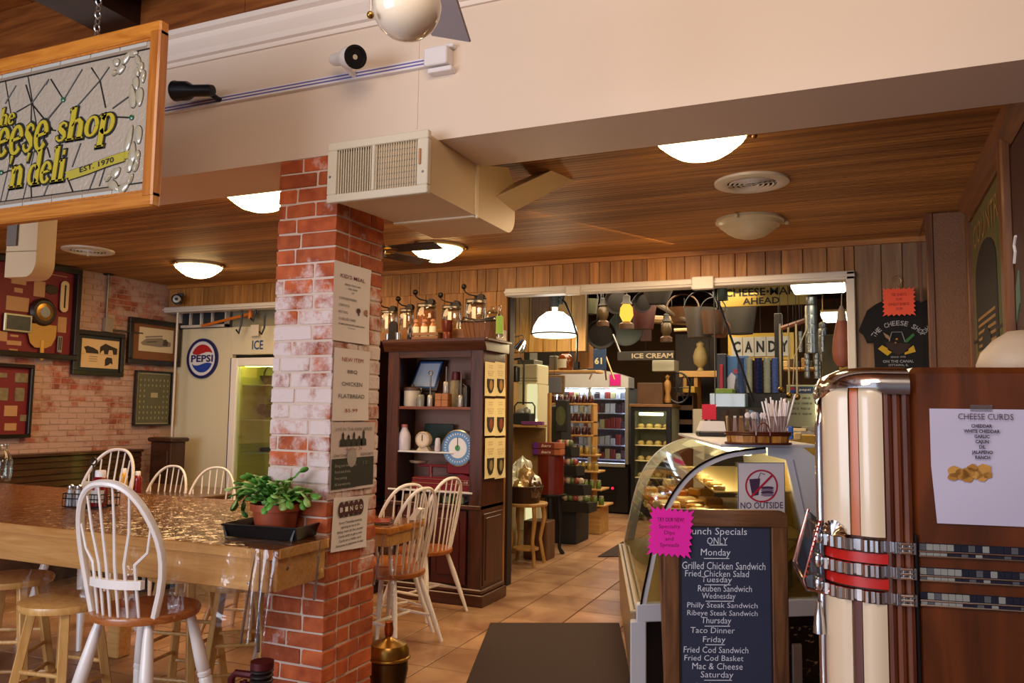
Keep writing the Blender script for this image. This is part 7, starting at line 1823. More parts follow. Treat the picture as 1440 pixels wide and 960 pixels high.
# ================= curved glass deli case =================
KO = Vector((-1.02, 3.92, 0)); kv = Vector((math.cos(math.radians(107.5)), math.sin(math.radians(107.5)), 0)); ku = Vector((math.cos(math.radians(34)), math.sin(math.radians(34)), 0))
def KE(px, py, v=0):
    """pixel -> (u, z) in the case's end plane, v metres back"""
    n = Vector((-ku.y, ku.x, 0)); d = ray(px, py); o = KO+kv*v; t = (o-CO).dot(n)/d.dot(n); p = CO+d*t
    return ((p-o).dot(ku), p.z)
def sh(b):
    b.v = [tuple(ku*x+kv*y+Vector((0,0,z))) for x, y, z in b.v]; return b
casew = mat('case_white', 'c8ccd8', .35, coat=.2)
ks = thing('deli_display_case', 'white deli case with a big curved glass front full of wrapped cheese', 'display case', KO)
pp_ = [KE(*p) for p in ((899,858),(904,830),(911,797),(920,755),(935,712),(953,682),(975,659),(1003,643),(1032,634),(1076,629))]
LEN = 2.05
cglass = clear('case_glass', 'eef0e4', .10, .02)
def curve(b, pts, v0, v1, off=0):
    return b.grid(lambda u, v: (pts[min(len(pts)-1, int(round(u*(len(pts)-1))))][0]+off, v0+(v1-v0)*v, pts[min(len(pts)-1, int(round(u*(len(pts)-1))))][1]), len(pts)-1, 1)
def smooth_pts(pts, k=3):
    out = []
    n = len(pts)
    for i in range(n-1):
        p0, p1, p2, p3 = pts[max(0,i-1)], pts[i], pts[i+1], pts[min(n-1,i+2)]
        for j in range(k):
            t = j/k; out.append(tuple(.5*((2*p1[a])+(-p0[a]+p2[a])*t+(2*p0[a]-5*p1[a]+4*p2[a]-p3[a])*t*t+(-p0[a]+3*p1[a]-3*p2[a]+p3[a])*t**3) for a in (0,1)))
    return out+[pts[-1]]
sp = smooth_pts(pp_)
part('curved_glass', sh(curve(B(), sp, .0, LEN)), cglass, ks, True)
def band(pts, w, v0, v1):
    """a strip of width w along the profile curve, thickness v0..v1"""
    b = B(); inner = []
    for i, p in enumerate(pts):
        a = Vector(pts[max(0,i-1)]); c = Vector(pts[min(len(pts)-1,i+1)]); t = (c-a).normalized(); n = Vector((t.y, -t.x)); q = Vector(p)+n*w
        inner.append((q.x, q.y))
    m = len(pts)
    for (P2, v) in ((pts, v0), (inner, v0), (inner, v1), (pts, v1)):
        b.v += [(p[0], v, p[1]) for p in P2]
    for i in range(m-1):
        for k in range(4): a0, a1 = k*m, ((k+1)%4)*m; b.f.append((a0+i, a0+i+1, a1+i+1, a1+i))
    b.f.append((0, m, 2*m, 3*m)); b.f.append((m-1, 4*m-1, 3*m-1, 2*m-1))
    return b
part('end_frame', sh(band(sp, .028, -.02, .02)), casew, ks)
part('gasket', sh(band([(x-.004, z+.004) for x, z in sp], .010, -.026, -.0195)), black_plastic, ks)
part('end_frame', sh(band(sp, .07, LEN-.02, LEN+.08)), casew, ks)
inner_ = [(x+.018, z-.012) for x, z in sp]
pT, pB, bR = KE(1144,641), KE(1171,800), KE(1169,828)
gR0, gR1 = KE(1104,646), KE(1141,806)
zb_ = (KE(899,858)[1]); 
part('end_glass', sh(B().prism([(x, z) for x, z in inner_]+[gR0, (gR1[0], gR1[1]), (gR1[0], zb_+.03), (inner_[0][0], zb_+.03)], .0, .004, 'y')), clear('end_glass', 'f4f2e4', .04, .02), ks)
part('rear_pillar', sh(B().prism([(gR0[0]-.10, KE(1076,629)[1]), (KE(1128,629)[0], KE(1128,629)[1]), (pT[0], pT[1]), (pB[0], pB[1]), (bR[0], bR[1]), (gR1[0]-.01, bR[1]), (gR1[0], gR1[1]), gR0, (gR0[0]-.10, KE(1076,640)[1])], -.025, .03, 'y')), casew, ks)
part('rear_panel', sh(B().prism([(pT[0]-.01, pT[1]), (pT[0], pT[1]), (pB[0]+.005, pB[1]), (bR[0], bR[1]), (bR[0]-.02, bR[1]), (pB[0]-.015, pB[1])], .03, LEN, 'y')), casew, ks)
part('pillar_line', sh(B().prism([(gR0[0]+.035, gR0[1]), (gR0[0]+.042, gR0[1]), (gR1[0]+.03, gR1[1]+.02), (gR1[0]+.022, gR1[1]+.02)], -.028, -.025, 'y')), mat('case_groove', '9498b0', .4), ks)
zl = zb_
part('sill', sh(B().rbox(-.005, bR[0], -.03, .03, zl-.05, zl+.035, .005)), casew, ks)
part('top_board', sh(B().rbox(sp[-6][0], pT[0]+.01, -.02, LEN, sp[-1][1], sp[-1][1]+.018, .004)), casew, ks)
part('top_lamp', sh(B().rbox(sp[-4][0]+.05, sp[-4][0]+.11, .06, LEN-.1, sp[-1][1]-.045, sp[-1][1]-.02, .004)), emit('case_lamp', 'ffe4a4', 10), ks)
part('back_wall', sh(B().rbox(bR[0]-.05, bR[0]-.03, .03, LEN, zl, pB[1]+.05, .004)), mat('case_inner', 'c8b478', .5), ks)
part('deck', sh(B().rbox(.02, bR[0]-.05, .02, LEN, zl-.02, zl+.03, .004)), mat('case_deck', 'b09c6c', .5), ks)
zs = KE(1000, 735)[1]
part('shelf', sh(B().rbox(.16, bR[0]-.10, .05, LEN-.05, zs-.10, zs-.085, .003)), mat('case_shelf', 'a8946c', .3, .3), ks)
part('shelf', sh(B().rbox(.42, bR[0]-.16, .05, LEN-.05, zs+.14, zs+.15, .003)), mat('case_shelf', 'a8946c'), ks)
part('white_divider', sh(B().box(gR1[0]-.24, gR1[0]-.23, .04, .10, zl+.03, zs+.0)), casew, ks)
# front lower panel and perforated grille
tanm = mat('case_tan', '9c8468', .35, .3)
part('front_panel', sh(B().prism([(-.02,0),(-.035,zl-.06),(-.025,zl-.02),(.03,zl-.02),(.03,0)], .03, LEN, 'y')), tanm, ks)
part('front_grille', sh(B().rbox(-.035, .02, .03, LEN, zl-.02, zl-.008, .002)), mat('case_rail', 'b0a08c', .35, .4), ks)
hb = B()
for i in range(70): hb.box(-.016, -.006, .06+i*.028, .076+i*.028, zl-.0085, zl-.0065)
stuff(part('perforations', sh(hb), black_plastic, ks))
part('corner_post', sh(B().rbox(-.035, .045, -.03, .03, 0, zl-.045, .005)), casew, ks)
part('base', sh(B().box(.045, bR[0]-.02, -.005, LEN, 0, zl-.05)), mat('case_base_black', '0e0e12', .35), ks)
def gran():
    m, nt, b = _new('black_gold_flecks'); N = nt.nodes.new; L = nt.links.new
    tc = N('ShaderNodeTexCoord'); mp = N('ShaderNodeMapping'); mp.inputs['Scale'].default_value = (30, 30, 70); n = N('ShaderNodeTexNoise'); n.inputs['Scale'].default_value = 1; n.inputs['Detail'].default_value = 5
    L(tc.outputs['Object'], mp.inputs[0]); L(mp.outputs[0], n.inputs['Vector'])
    cr = N('ShaderNodeValToRGB'); cr.color_ramp.elements[0].position = .60; cr.color_ramp.elements[0].color = lin('0e0c10'); cr.color_ramp.elements[1].position = .66; cr.color_ramp.elements[1].color = lin('8c7454')
    L(n.outputs['Fac'], cr.inputs[0]); L(cr.outputs[0], b.inputs['Base Color']); b.inputs['Roughness'].default_value = .3; return m
part('base_panel', sh(B().rbox(.30, bR[0]-.03, -.02, -.004, .02, zl-.10, .004)), gran(), ks)
part('base_edge_strip', sh(B().rbox(KE(1112,930)[0], KE(1125,930)[0], -.05, -.021, .0, .26, .003)), mat('strip_taupe', '8c7c74', .5), ks)
point('case_bulb', tuple(KO+ku*.45+kv*.5+Vector((0,0,sp[-1][1]-.09))), 2.2, (1, .76, .34), .04)
# cheese blocks (things inside the case)
chc = [('golden', 'c88c30'), ('orange', 'b8642c'), ('pale yellow', 'd8bc74'), ('tan wrapped', 'a88058'), ('cream', 'd8c8a0')]
chm = [mat('cheese_'+n.replace(' ', '_'), c, .3, coat=.6, var=.2, vscale=20) for n, c in chc]
rr = random.Random(8); kk = 0
for row, (u0, z0, cnt, du) in enumerate(((.20, zs-.084, 9, 0), (.34, zs-.084, 9, 0), (.50, zs-.084, 8, 0), (.45, zs+.151, 8, 0))):
    for j in range(cnt):
        v = .12+j*.21+rr.uniform(-.02,.02); nst_ = rr.choice((2, 2, 3, 3)) if row < 3 else 1
        z = z0
        for s_ in range(nst_):
            k = rr.randrange(5); w, d, h = [x*(.62 if row == 3 else 1) for x in (rr.uniform(.045,.068), rr.uniform(.05,.075), rr.uniform(.035,.055))]
            b = B().rbox(-w, w, -d, d, 0, h, .008) if rr.random() < .7 else B().lathe([(w*.9,0),(w,h*.3),(w*.9,h*.9),(w*.6,h)], n=14)
            p = KO+ku*u0+kv*v
            single('cheese_block', b, chm[k], '%s cheese %s, %s of the curved deli case' % (chc[k][0], ['by the glass', 'in the middle row', 'in the back row', 'on the upper shelf'][row], 'near end' if j < 3 else ('halfway along' if j < 6 else 'far end')), 'cheese', (p.x, p.y, z+.001), math.radians(34)+rr.uniform(-.3,.3), group='wrapped cheese in the deli case', smooth=False)
            z += h+.002; kk += 1
# yellow lined tray low at the right
p = KO+ku*(gR1[0]-.12)+kv*.16
yf = single('gold_cloth', B().grid(lambda u, v: (-.11+.22*u, -.08+.16*v, .06+.22*u*(1-.3*v)+.012*math.sin(u*16+v*5)), 18, 10), mat('gold_cloth', 'c8a020', .35, coat=.4), 'shiny gold cloth bunched low at the right end of the deli case', 'cloth', (p.x, p.y, zl+.03), math.radians(34), smooth=True)
p = KO+ku*(gR1[0]-.15)+kv*.3
single('green_bin', B().rbox(-.10,.10,-.05,.05,0,.16,.008), mat('bin_green', '7c8450', .5), 'dull green bin behind the gold cloth in the deli case', 'bin', (p.x, p.y, zl+.031), math.radians(34))
# NO OUTSIDE sign taped on the end glass
s0_, s1_ = KE(1037, 649, -.012), KE(1104, 716, -.012)
zbot = KE(1104, 738, -.012)[1]
so = KO+kv*(-.012)+ku*((s0_[0]+s1_[0])/2); sw2 = s1_[0]-s0_[0]; ztop = (s0_[1]+KE(1103,651,-.012)[1])/2
ns = thing('no_outside_food_sign', 'white sign reading NO OUTSIDE with a crossed-out drink and burger on the deli case', 'sign', (so.x, so.y, ztop), math.radians(34))
hh_ = ztop-zbot
hp1 = hh_/88; kx = sw2/(66*hp1); ns.scale = (kx, 1, 1); sw2 = 66*hp1
part('sheet', B().box(-sw2/2, sw2/2, -.002, .0, -hh_, 0), mat('sign_sheet', 'dcd8e4', .5), ns)
nb_ = mat('navy_line', '343868', .6)
part('border', B().box(-sw2/2, sw2/2, -.003, -.002, -.004, 0).box(-sw2/2, -sw2/2+.003, -.003, -.002, -hh_, 0).box(sw2/2-.003, sw2/2, -.003, -.002, -hh_, 0), nb_, ns)
rc = 23*hp1; zc_ = -33*hp1
rdm = mat('prohibition_red', 'b82848', .5); plum = mat('plum_print', '4c3458', .6)
part('red_circle', B().lathe([(rc,-.0025),(rc,-.0038),(rc*.90,-.0038),(rc*.90,-.0025)], (0,0,zc_), 40, 'y', cap=False), rdm, ns)
part('drink_cup', B().prism([(-rc*.75,zc_+rc*.42),(-rc*.08,zc_+rc*.46),(-rc*.20,zc_-rc*.55),(-rc*.58,zc_-rc*.6)], -.0035, -.002, 'y'), plum, ns)
part('straw_print', B().tube([(-rc*.2,-.003,zc_+rc*.45),(-rc*.05,-.003,zc_+rc*.80),(rc*.2,-.003,zc_+rc*.70)], .002, 4), plum, ns)
for k in range(4): part('burger_layer', B().prism([(rc*(.35+.40*math.cos(a)), zc_-rc*(.12+.14*k)+rc*.10*math.sin(a)) for a in [2*PI*i/18 for i in range(18)]], -.0034-.0001*k, -.002, 'y'), plum if k % 2 == 0 else mat('plum_light', '8c7c98', .6), ns)
part('red_slash', B().cbox((0,-.004,zc_), (rc*1.9,.0008,rc*.13), Matrix.Rotation(-math.radians(45), 3, 'Y')), rdm, ns)
tx('NO OUTSIDE', nb_, ns, sw2*.90, 9*hp1, (0, -.003, -60*hp1), bold=.01)
tx('FOOD OR DRINKS', nb_, ns, sw2*.90, 8*hp1, (0, -.003, -74*hp1), bold=.01)
# ---------- on top of the case ----------
ztop_ = sp[-1][1]+.019
def ktop(px, py): # point on the case top seen at this pixel
    q = P(px, py, Z=ztop_); return q
def ontop(u, v): p = KO+ku*u+kv*v; return (p.x, p.y, ztop_)
ub = KE(1065, 626, .0)[0]
bq = P(1066, 621, D=4.05)
bkp = (bq.x, bq.y, ztop_); Db = 4.05
tb_ = thing('serving_basket', 'oval split-wood basket with a bent handle of straws and forks on the deli case', 'basket', bkp, math.radians(23))
bl, bw_ = 45*Db/FPX, .085
honey = wood('basket_honey', '9c6424', 'cc9448', (14,14,3), .4, .3)
dkr = mat('basket_dark', '4c1c10', .4)
for i in range(20):
    a = 2*PI*i/20; a2 = a+2*PI/20*.96
    part('splint', B().add([(bl*r*math.cos(x), bw_*r*math.sin(x), z) for (r, z) in ((.94,.0),(1.0,.058)) for x in (a, a2)]+[(bl*r*.95*math.cos(x), bw_*r*.95*math.sin(x), z) for (r, z) in ((.94,.0),(1.0,.058)) for x in (a, a2)], [(0,1,3,2),(4,6,7,5),(0,2,6,4),(1,5,7,3),(2,3,7,6),(0,4,5,1)]), honey, tb_)
part('floor', B().lathe([(bl*.94,.003),(0,.003)], n=24, sy=bw_/bl), honey, tb_)
for z, m_ in ((.058, dkr), (.048, dkr), (.004, dkr)): part('rim', B().tube([(bl*1.01*math.cos(a), bw_*1.01*math.sin(a), z) for a in [2*PI*i/28 for i in range(28)]], .006, 6, True), m_, tb_, True)
part('handle', B().tube([(.035*math.cos(a)-.0, -bw_*1.03, .045+.062*math.sin(a)) for a in [PI*i/14 for i in range(15)]], .004, 6), mat('handle_maroon', '6c3430', .3, coat=.4), tb_, True)
for x in (-.035, .035): part('binding', B().box(x-.004, x+.004, -bw_*1.03, -bw_*.98, -.0, .062), dkr, tb_)
tub = clear('plastic_tub', 'f0e8ea', .18, .08)
def tubthing(name, lab, dx, dy, w, d, h, content, seed):
    a = math.radians(23); loc = (bkp[0]+dx*math.cos(a)-dy*math.sin(a), bkp[1]+dx*math.sin(a)+dy*math.cos(a), ztop_+.006)
    t = thing(name, lab, 'container', loc, a)
    part('tub', B().prism([(-w*.42,0),(w*.42,0),(w*.5,h),(-w*.5,h)], -d*.45, d*.45, 'y'), tub, t)
    return t
wpl = mat('plastic_white', 'e8e0e4', .3)
r_ = random.Random(2)
t = tubthing('fork_tub', 'clear tub of wooden and white plastic cutlery at the left of the basket', -.105, .0, .10, .07, .125, 0, 1)
for i in range(7): part('cutlery', B().box(-.006,.006,-.002,.002,0,.13), [mat('stick_wood', 'c8a878', .5), wpl][i % 2], t, loc=(-.036+i*.012, r_.uniform(-.02,.02), .004), rot=(r_.uniform(-.1,.1), r_.uniform(-.12,.12), 0))
t = tubthing('spoon_tub', 'clear tub of white spoons in the middle of the basket', -.01, .0, .09, .07, .12, 0, 2)
for i in range(7): part('spoon', B().box(-.003,.003,-.0015,.0015,0,.12).ball((0,0,.135), .013, 8, 5, (.8,.25,1.2)), wpl, t, loc=(-.03+i*.010, r_.uniform(-.02,.02), .004), rot=(r_.uniform(-.15,.15), r_.uniform(-.25,.2), 0))
t = tubthing('straw_tub', 'clear tub crammed with white wrapped straws at the right of the basket', .095, .0, .085, .07, .135, 0, 3)
for i in range(22): part('straw', B().cyl((0,0,0),(0,0,r_.uniform(.19,.235)),.0042, n=6), wpl, t, loc=(r_.uniform(-.028,.028), r_.uniform(-.022,.022), .004), rot=(r_.uniform(-.12,.12), r_.uniform(-.22,.22), 0))
part('straw', B().cyl((0,0,0),(0,0,.25),.005, n=6), wpl, t, loc=(.02,-.02,.004), rot=(0,.28,0))
# register / card reader, red card, hood, cartons
q = P(1000, 606, D=5.3)
rg_ = thing('label_printer', 'white and black label printer on the deli case left of the basket', 'printer', (q.x, q.y, ztop_), math.radians(20))
part('body', B().rbox(-.09,.09,-.07,.07,0,.035,.008), mat('printer_black', '1c1c24', .4), rg_)
part('lid', B().prism([(-.085,.035),(.085,.035),(.075,.10),(-.06,.10)], -.06, .07, 'y'), mat('printer_white', 'c4c4cc', .4), rg_)

q = P(997, 579, D=5.5); rcs = single('red_scalloped_card', B().prism(burst(.10,.11,14,.9), -.002, .002, 'y'), mat('card_crimson', 'b01838', .5), 'crimson scalloped card standing behind the label printer', 'card', q, math.radians(20)); part('stand', B().box(-.008,.008,.002,.008,ztop_-q.z,0), steel, rcs)
a = P(1010, 608, D=5.6); b = P(1062, 575, D=5.6)
single('plastic_hood', B().grid(lambda u, v: (-.13+.26*u, .03*math.sin(u*PI), .16*v+.03*math.sin(u*PI)*v), 10, 6), clear('hood_plastic', 'e4dcd8', .22, .05), 'curved clear plastic guard behind the serving basket', 'guard', (a.x+.14, a.y+.05, ztop_), math.radians(22), smooth=True)
ylb = mat('carton_yellow', 'b89844', .6)
q = P(1132, 636, D=4.6)
yc = thing('yellow_carton', 'yellow cardboard carton with a small mark behind the rear of the deli case', 'carton', (q.x, q.y, q.z-.30), math.radians(20))
part('carton', B().rbox(-.085,.085,0,.14,-.2,.40,.004), ylb, yc)
tx('25', ink, yc, .022, .02, (.02, -.001, .345), bold=.02)
q = P(1148, 655, D=4.8); single('tall_yellow_carton', B().rbox(-.04,.04,0,.10,-1.0,.05,.004), ylb, 'taller narrow yellow carton stacked right behind the first one', 'carton', (q.x, q.y, q.z), math.radians(20))
q = P(1112, 618, D=4.45); single('blue_marker', B().rbox(-.014,.014,-.01,.01,0,.075,.006), mat('marker_blue', '2c5cc0', .35), 'blue plastic cap standing at the right end of the serving basket', 'cap', (q.x, q.y, q.z), 0)
q = P(1122, 618, D=4.5); single('cream_tape', B().rbox(-.02,.02,-.015,.015,0,.04,.005), crm, 'small cream box beside the blue plastic cap', 'box', (q.x, q.y, q.z))
q = P(1155, 625, D=4.9)
single('wire_coil', B().tube([(.03*math.cos(a)+.004*k_, .01*math.sin(3*a), .07*math.sin(a)) for k_, a in enumerate([2*PI*i/14 for i in range(44)])], .004, 5), mat('cable_tan', '7c7454', .6), 'loose coil of tan cable hanging behind the case', 'cable', q, smooth=True)
sbox('utility_clutter', 'dark stacked equipment behind the cable coil, left of the jukebox', 'equipment', 1146, 600, 1172, 800, 5.6, .3, mat('equip_dark', '2c2418', .6, var=.6, vscale=12))
for i, (px, py, c_) in enumerate(((1120, 606, 'cream'), (1133, 611, 'white'), (1145, 606, 'grey'))):
    q = P(px, py, D=5.0); single('paper_stack', B().rbox(-.06,.06,-.05,.05,0,.018+.006*i,.002), mat('stack_'+c_, {'cream':'c8b88c','white':'c8c4bc','grey':'6c6c64'}[c_], .6), c_+' papers piled behind the yellow carton', 'papers', (q.x, q.y, q.z), i*.5)

# ================= chalkboard =================
BO = P(1020, 715, D=3.30); brz = math.radians(23.5)
bu = Vector((math.cos(brz), math.sin(brz), 0)); bn = Vector((-math.sin(brz), math.cos(brz), 0))
def BE(px, py):
    d = ray(px, py); t = (BO-CO).dot(bn)/d.dot(bn); p = CO+d*t; return ((p-BO).dot(bu), p.z)
cb = thing('chalkboard', 'walnut-framed standing chalkboard listing the lunch specials in white chalk', 'chalkboard', (BO.x, BO.y, 0), brz)
x0, ztp = BE(933, 715); x1, _ = BE(1106, 716)
wal = wood('walnut_stile', '4c2e1a', '7c5434', (24, 24, 2.0), .45, .1, .1); walh = wood('walnut_rail', '4c2e1a', '7c5434', (2.0, 24, 24), .45, .1, .1)
fwb = .066; R = .035
part('top_rail', B().prism([(x0,ztp-fwb),(x1,ztp-fwb)]+[(x1-R+R*math.cos(a), ztp-R+R*math.sin(a)) for a in [PI/2*i/5 for i in range(6)]]+[(x0+R-R*math.sin(a), ztp-R+R*math.cos(a)) for a in [PI/2*i/5 for i in range(6)]], -.012, .015, 'y'), walh, cb)
part('stile', B().rbox(x0, x0+fwb*.95, -.012, .015, 0, ztp-fwb-.0005, .004), wal, cb)
part('stile', B().rbox(x1-fwb, x1, -.012, .015, 0, ztp-fwb-.0005, .004), wal, cb)
part('bottom_rail', B().rbox(x0+fwb*.95, x1-fwb, -.012, .015, .06, .13, .004), walh, cb)
part('inner_bead', B().box(x0+fwb*.93, x0+fwb*.93+.006, -.009, -.0, .13, ztp-fwb).box(x1-fwb-.006, x1-fwb, -.009, 0, .13, ztp-fwb).box(x0+fwb, x1-fwb, -.009, 0, ztp-fwb-.006, ztp-fwb), mat('bead_dark', '241812', .5), cb)
part('slate', B().box(x0+fwb*.9, x1-fwb*.9, -.003, .004, .12, ztp-fwb*.9), mat('slate_blue', '28304a', .75, var=.08, vscale=5), cb)
part('rear_leg', B().rbox(x0+.02, x0+.06, .015, .035, .0, ztp-.1, .004), wal, cb, rot=(-.22,0,0), loc=(0,.02,.02))
part('rear_leg', B().rbox(x1-.06, x1-.02, .015, .035, .0, ztp-.1, .004), wal, cb, rot=(-.22,0,0), loc=(0,.02,.02))
chalk = mat('chalk_white', 'd4dcec', .9)
for s, a0, y0, a1, y1, ul in (('Lunch Specials', 966, 741, 1050, 755, 0), ('ONLY', 994, 755, 1023, 765, 1), ('Monday', 985, 771, 1027, 784, 1), ('Grilled Chicken Sandwich', 959, 789, 1076, 801, 0), ('Fried Chicken Salad', 963, 801, 1053, 811, 0),
    ('Tuesday', 986, 810, 1029, 821, 1), ('Reuben Sandwich', 981, 822, 1057, 832, 0), ('Wednesday', 987, 833, 1034, 844, 1), ('Philly Steak Sandwich', 966, 846, 1065, 857, 0), ('Ribeye Steak Sandwich', 966, 857, 1065, 868, 0),
    ('Thursday', 986, 867, 1028, 879, 1), ('Taco Dinner', 971, 881, 1033, 890, 0), ('Friday', 988, 894, 1020, 905, 1), ('Fried Cod Sandwich', 961, 908, 1052, 918, 0), ('Fried Cod Basket', 962, 920, 1045, 929, 0), ('Mac & Cheese', 973, 931, 1044, 941, 0), ('Saturday', 985, 943, 1031, 955, 1), ('Chef\'s Choice', 975, 959, 1040, 969, 0)):
    u0, z1 = BE(a0, y0); u1, z0 = BE(a1, y1)
    tx(s, chalk, cb, u1-u0, z1-z0, ((u0+u1)/2, -.0035, (z0+z1)/2), bold=-.004, shear=.06)
    if ul: part('chalk_underline', B().cbox(((u0+u1)/2+.004, -.0036, z0-.003), ((u1-u0)*.85, .0006, .0028), Matrix.Rotation(-.01, 3, 'Y')), chalk, cb)
u0, z1 = BE(912, 714); u1, z0 = BE(972, 781); pu, pz = (u0+u1)/2, (z0+z1)/2
pw_ = bu*pu - bn*.016
pk = thing('pink_starburst_card', 'hot pink starburst card with handwriting over the chalkboard\'s upper left corner', 'card', (BO.x+pw_.x, BO.y+pw_.y, pz), brz)
pinkc = mat('neon_pink', 'f01cb4', .6)
part('card', B().prism(burst((u1-u0)*1.04, (z1-z0)*1.04, 20, .86), -.001, .001, 'y'), pinkc, pk, rot=(0, .08, 0))
pin = mat('pink_ink', '8c1468', .7)
tx('TRY OUR NEW!', mat('ink_dark_pink', '5c1048', .7), pk, (u1-u0)*.62, (z1-z0)*.09, (.0, -.002, (z1-z0)*.27))
tx('Specialty\nDips\nand\nSpreads', pin, pk, (u1-u0)*.5, (z1-z0)*.50, (-.005, -.002, -(z1-z0)*.08), line=1.1)

# ================= floor mats =================
m1 = [P(690, 877, Z=0), P(870, 877, Z=0), P(657, 960, Z=0), P(883, 960, Z=0)]
rub = mat('brown_rubber_mat', '2e1a14', .85, bump=.4, bscale=120)
dn = (m1[2]-m1[0]).normalized()
L0, R0_ = m1[0], m1[1]; L1, R1 = m1[0]+dn*2.2, m1[1]+dn*2.2
def fm(name, lab, pts, h=.008):
    c = sum(pts, Vector((0,0,0)))/len(pts); t = thing(name, lab, 'mat', (c.x, c.y, 0))
    part('mat', B().prism([(p.x-c.x, p.y-c.y) for p in pts], .0, h, 'z'), rub, t)
    part('edge', B().tube([(p.x-c.x, p.y-c.y, h*.5) for p in pts], h*.55, 6, True), mat('mat_edge', '1c100c', .8), t)
fm('floor_mat', 'large dark brown rubber mat in the middle of the tiled aisle', [L0, L1, R1, R0_])
a, b, c = P(841, 783, Z=0), P(877, 783, Z=0), P(876, 762, Z=0)
fm('floor_mat', 'second dark mat, only a corner showing beside the far end of the deli case', [a, b, c+(b-a)*.02, c])

# ================= jukebox =================
JO = P(1283, 700, D=2.45); JO = Vector((JO.x, JO.y, 0)); jr = math.radians(10.0)
jk = thing('jukebox', 'glossy wood jukebox with cream and amber pilaster and ribbed chrome bands', 'jukebox', JO, jr)
jwood = wood('jukebox_walnut', '43200c', '743a18', (9, 9, 1.3), .28, .4, .02, 1.2, .03)
jdark = wood('jukebox_dark_trim', '44190b', '743a1c', (18, 18, 1.3), .55, 0, .02)
JH = 1.552
part('cabinet', B().rbox(0, .66, .0, .70, .04, JH, .02), jwood, jk, bevel=0)
part('cabinet_core', B().box(-.12, .02, .19, .70, .04, JH-.02), jwood, jk)
part('foot', B().box(-.15, .62, .05, .65, 0, .04), black_metal, jk)
def jp(phi): # point on the rounded corner column (phi 0 at the side, 90 at the front)
    a = math.radians(phi); return Vector((-.075-.16*math.sin(a), .16-.16*math.cos(a)))
def jstrip(p0, p1, out, z0, z1, m, name, n=8, dome=0, bulge=0):
    b = B(); rows = 1+ (5 if dome else 0)
    zs_ = [z0] + ([z1-dome+dome*math.sin(PI/2*k/5) for k in range(6)] if dome else [z1])
    k0 = 0
    for r, z in enumerate(zs_):
        for i in range(n+1):
            f = i/n; p = jp(p0+(p1-p0)*f); a = math.radians(p0+(p1-p0)*f); o = out+bulge*math.sin(PI*f)
            if dome and r > 0: o *= math.cos(PI/2*(r-1)/5)**.5 if r < 6 else 0
            b.v.append((p.x-math.sin(a)*o, p.y-math.cos(a)*o, z))
    for r in range(len(zs_)-1):
        for i in range(n): b.f.append((r*(n+1)+i, r*(n+1)+i+1, (r+1)*(n+1)+i+1, (r+1)*(n+1)+i))
    # back face rows for thickness
    base = len(b.v)
    for z in (z0, zs_[-1]):
        for i in range(n+1):
            p = jp(p0+(p1-p0)*i/n); a = math.radians(p0+(p1-p0)*i/n); b.v.append((p.x+math.sin(a)*.01, p.y+math.cos(a)*.01, z))
    for i in range(n):
        b.f.append((i, i+1, base+i+1, base+i)); b.f.append(((len(zs_)-1)*(n+1)+i, (len(zs_)-1)*(n+1)+i+1, base+n+1+i+1, base+n+1+i))
    b.f.append((0, base, base+n+1, (len(zs_)-1)*(n+1))); b.f.append((n, base+n, base+n+1+n, (len(zs_)-1)*(n+1)+n))
    return part(name, b, m, jk, True)
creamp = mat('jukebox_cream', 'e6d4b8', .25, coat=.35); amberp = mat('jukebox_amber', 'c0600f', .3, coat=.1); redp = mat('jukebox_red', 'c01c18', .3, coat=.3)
# core of the corner column
b = B().prism([(0,0)]+[(-.075,0)]+[tuple(jp(a)) for a in range(0, 121, 8)]+[(-.15,.26),(0,.26)], .04, JH-.055, 'z'); part('column_core', b, jdark, jk)
for (a, b2) in ((-.026, -.002), (-.052, -.030), (-.076, -.056)):
    part('fluted_trim', B().tube([((a+b2)/2, .0, .05), ((a+b2)/2, .0, JH-.075)], .0142, 8), jdark, jk, True)
for z0, z1, dm in ((.05, .83, 0), (1.03, JH-.062, .05)):
    jstrip(2, 25, .012, z0, z1, creamp, 'cream_panel', dome=dm, bulge=.006)
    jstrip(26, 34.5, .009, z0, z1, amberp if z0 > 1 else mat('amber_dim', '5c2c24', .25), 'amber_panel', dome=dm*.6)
    jstrip(36, 74, .012, z0, z1, creamp, 'cream_panel', dome=dm, bulge=.012)
    jstrip(76, 82, .004, z0, z1, amberp, 'amber_panel')
jstrip(0, 74, .013, .875, .905, redp, 'red_band'); jstrip(0, 74, .013, .95, .98, redp, 'red_band')
def belt(zc):
    bb = B(); n = 64; path = []
    for i in range(n+1):
        f = i/n
        if f < .25: p = Vector((-.0-.075*f/.25, 0)); nrm = Vector((0,-1))
        else:
            ph = (f-.25)/.75*112; p = jp(ph); a = math.radians(ph); nrm = Vector((-math.sin(a), -math.cos(a)))
        o = .022 + (.006 if i % 4 < 2 else .0)
        if .23 < f < .27 or .42 < f < .46 : o = .012
        path.append((p, nrm, o))
    for (dz, do) in ((-.019,-.012),(-.017,0),(.017,0),(.019,-.012)):
        for (p, nrm, o) in path: q = p+nrm*(o+do); bb.v.append((q.x, q.y, zc+dz))
    m = n+1
    for r in range(3):
        for i in range(n): bb.f.append((r*m+i, r*m+i+1, (r+1)*m+i+1, (r+1)*m+i))
    return part('chrome_belt', bb, chrome, jk)
for zc in (1.003, .928, .850): belt(zc)
for zc in (1.003, .928, .850):
    for k in range(3): part('belt_rib', B().tube([(-.012-.001*j*0, -.030, zc-.013+k*.013) if j == 0 else (-.045, -.030, zc-.013+k*.013) for j in range(2)], .0042, 6), chrome, jk, True)
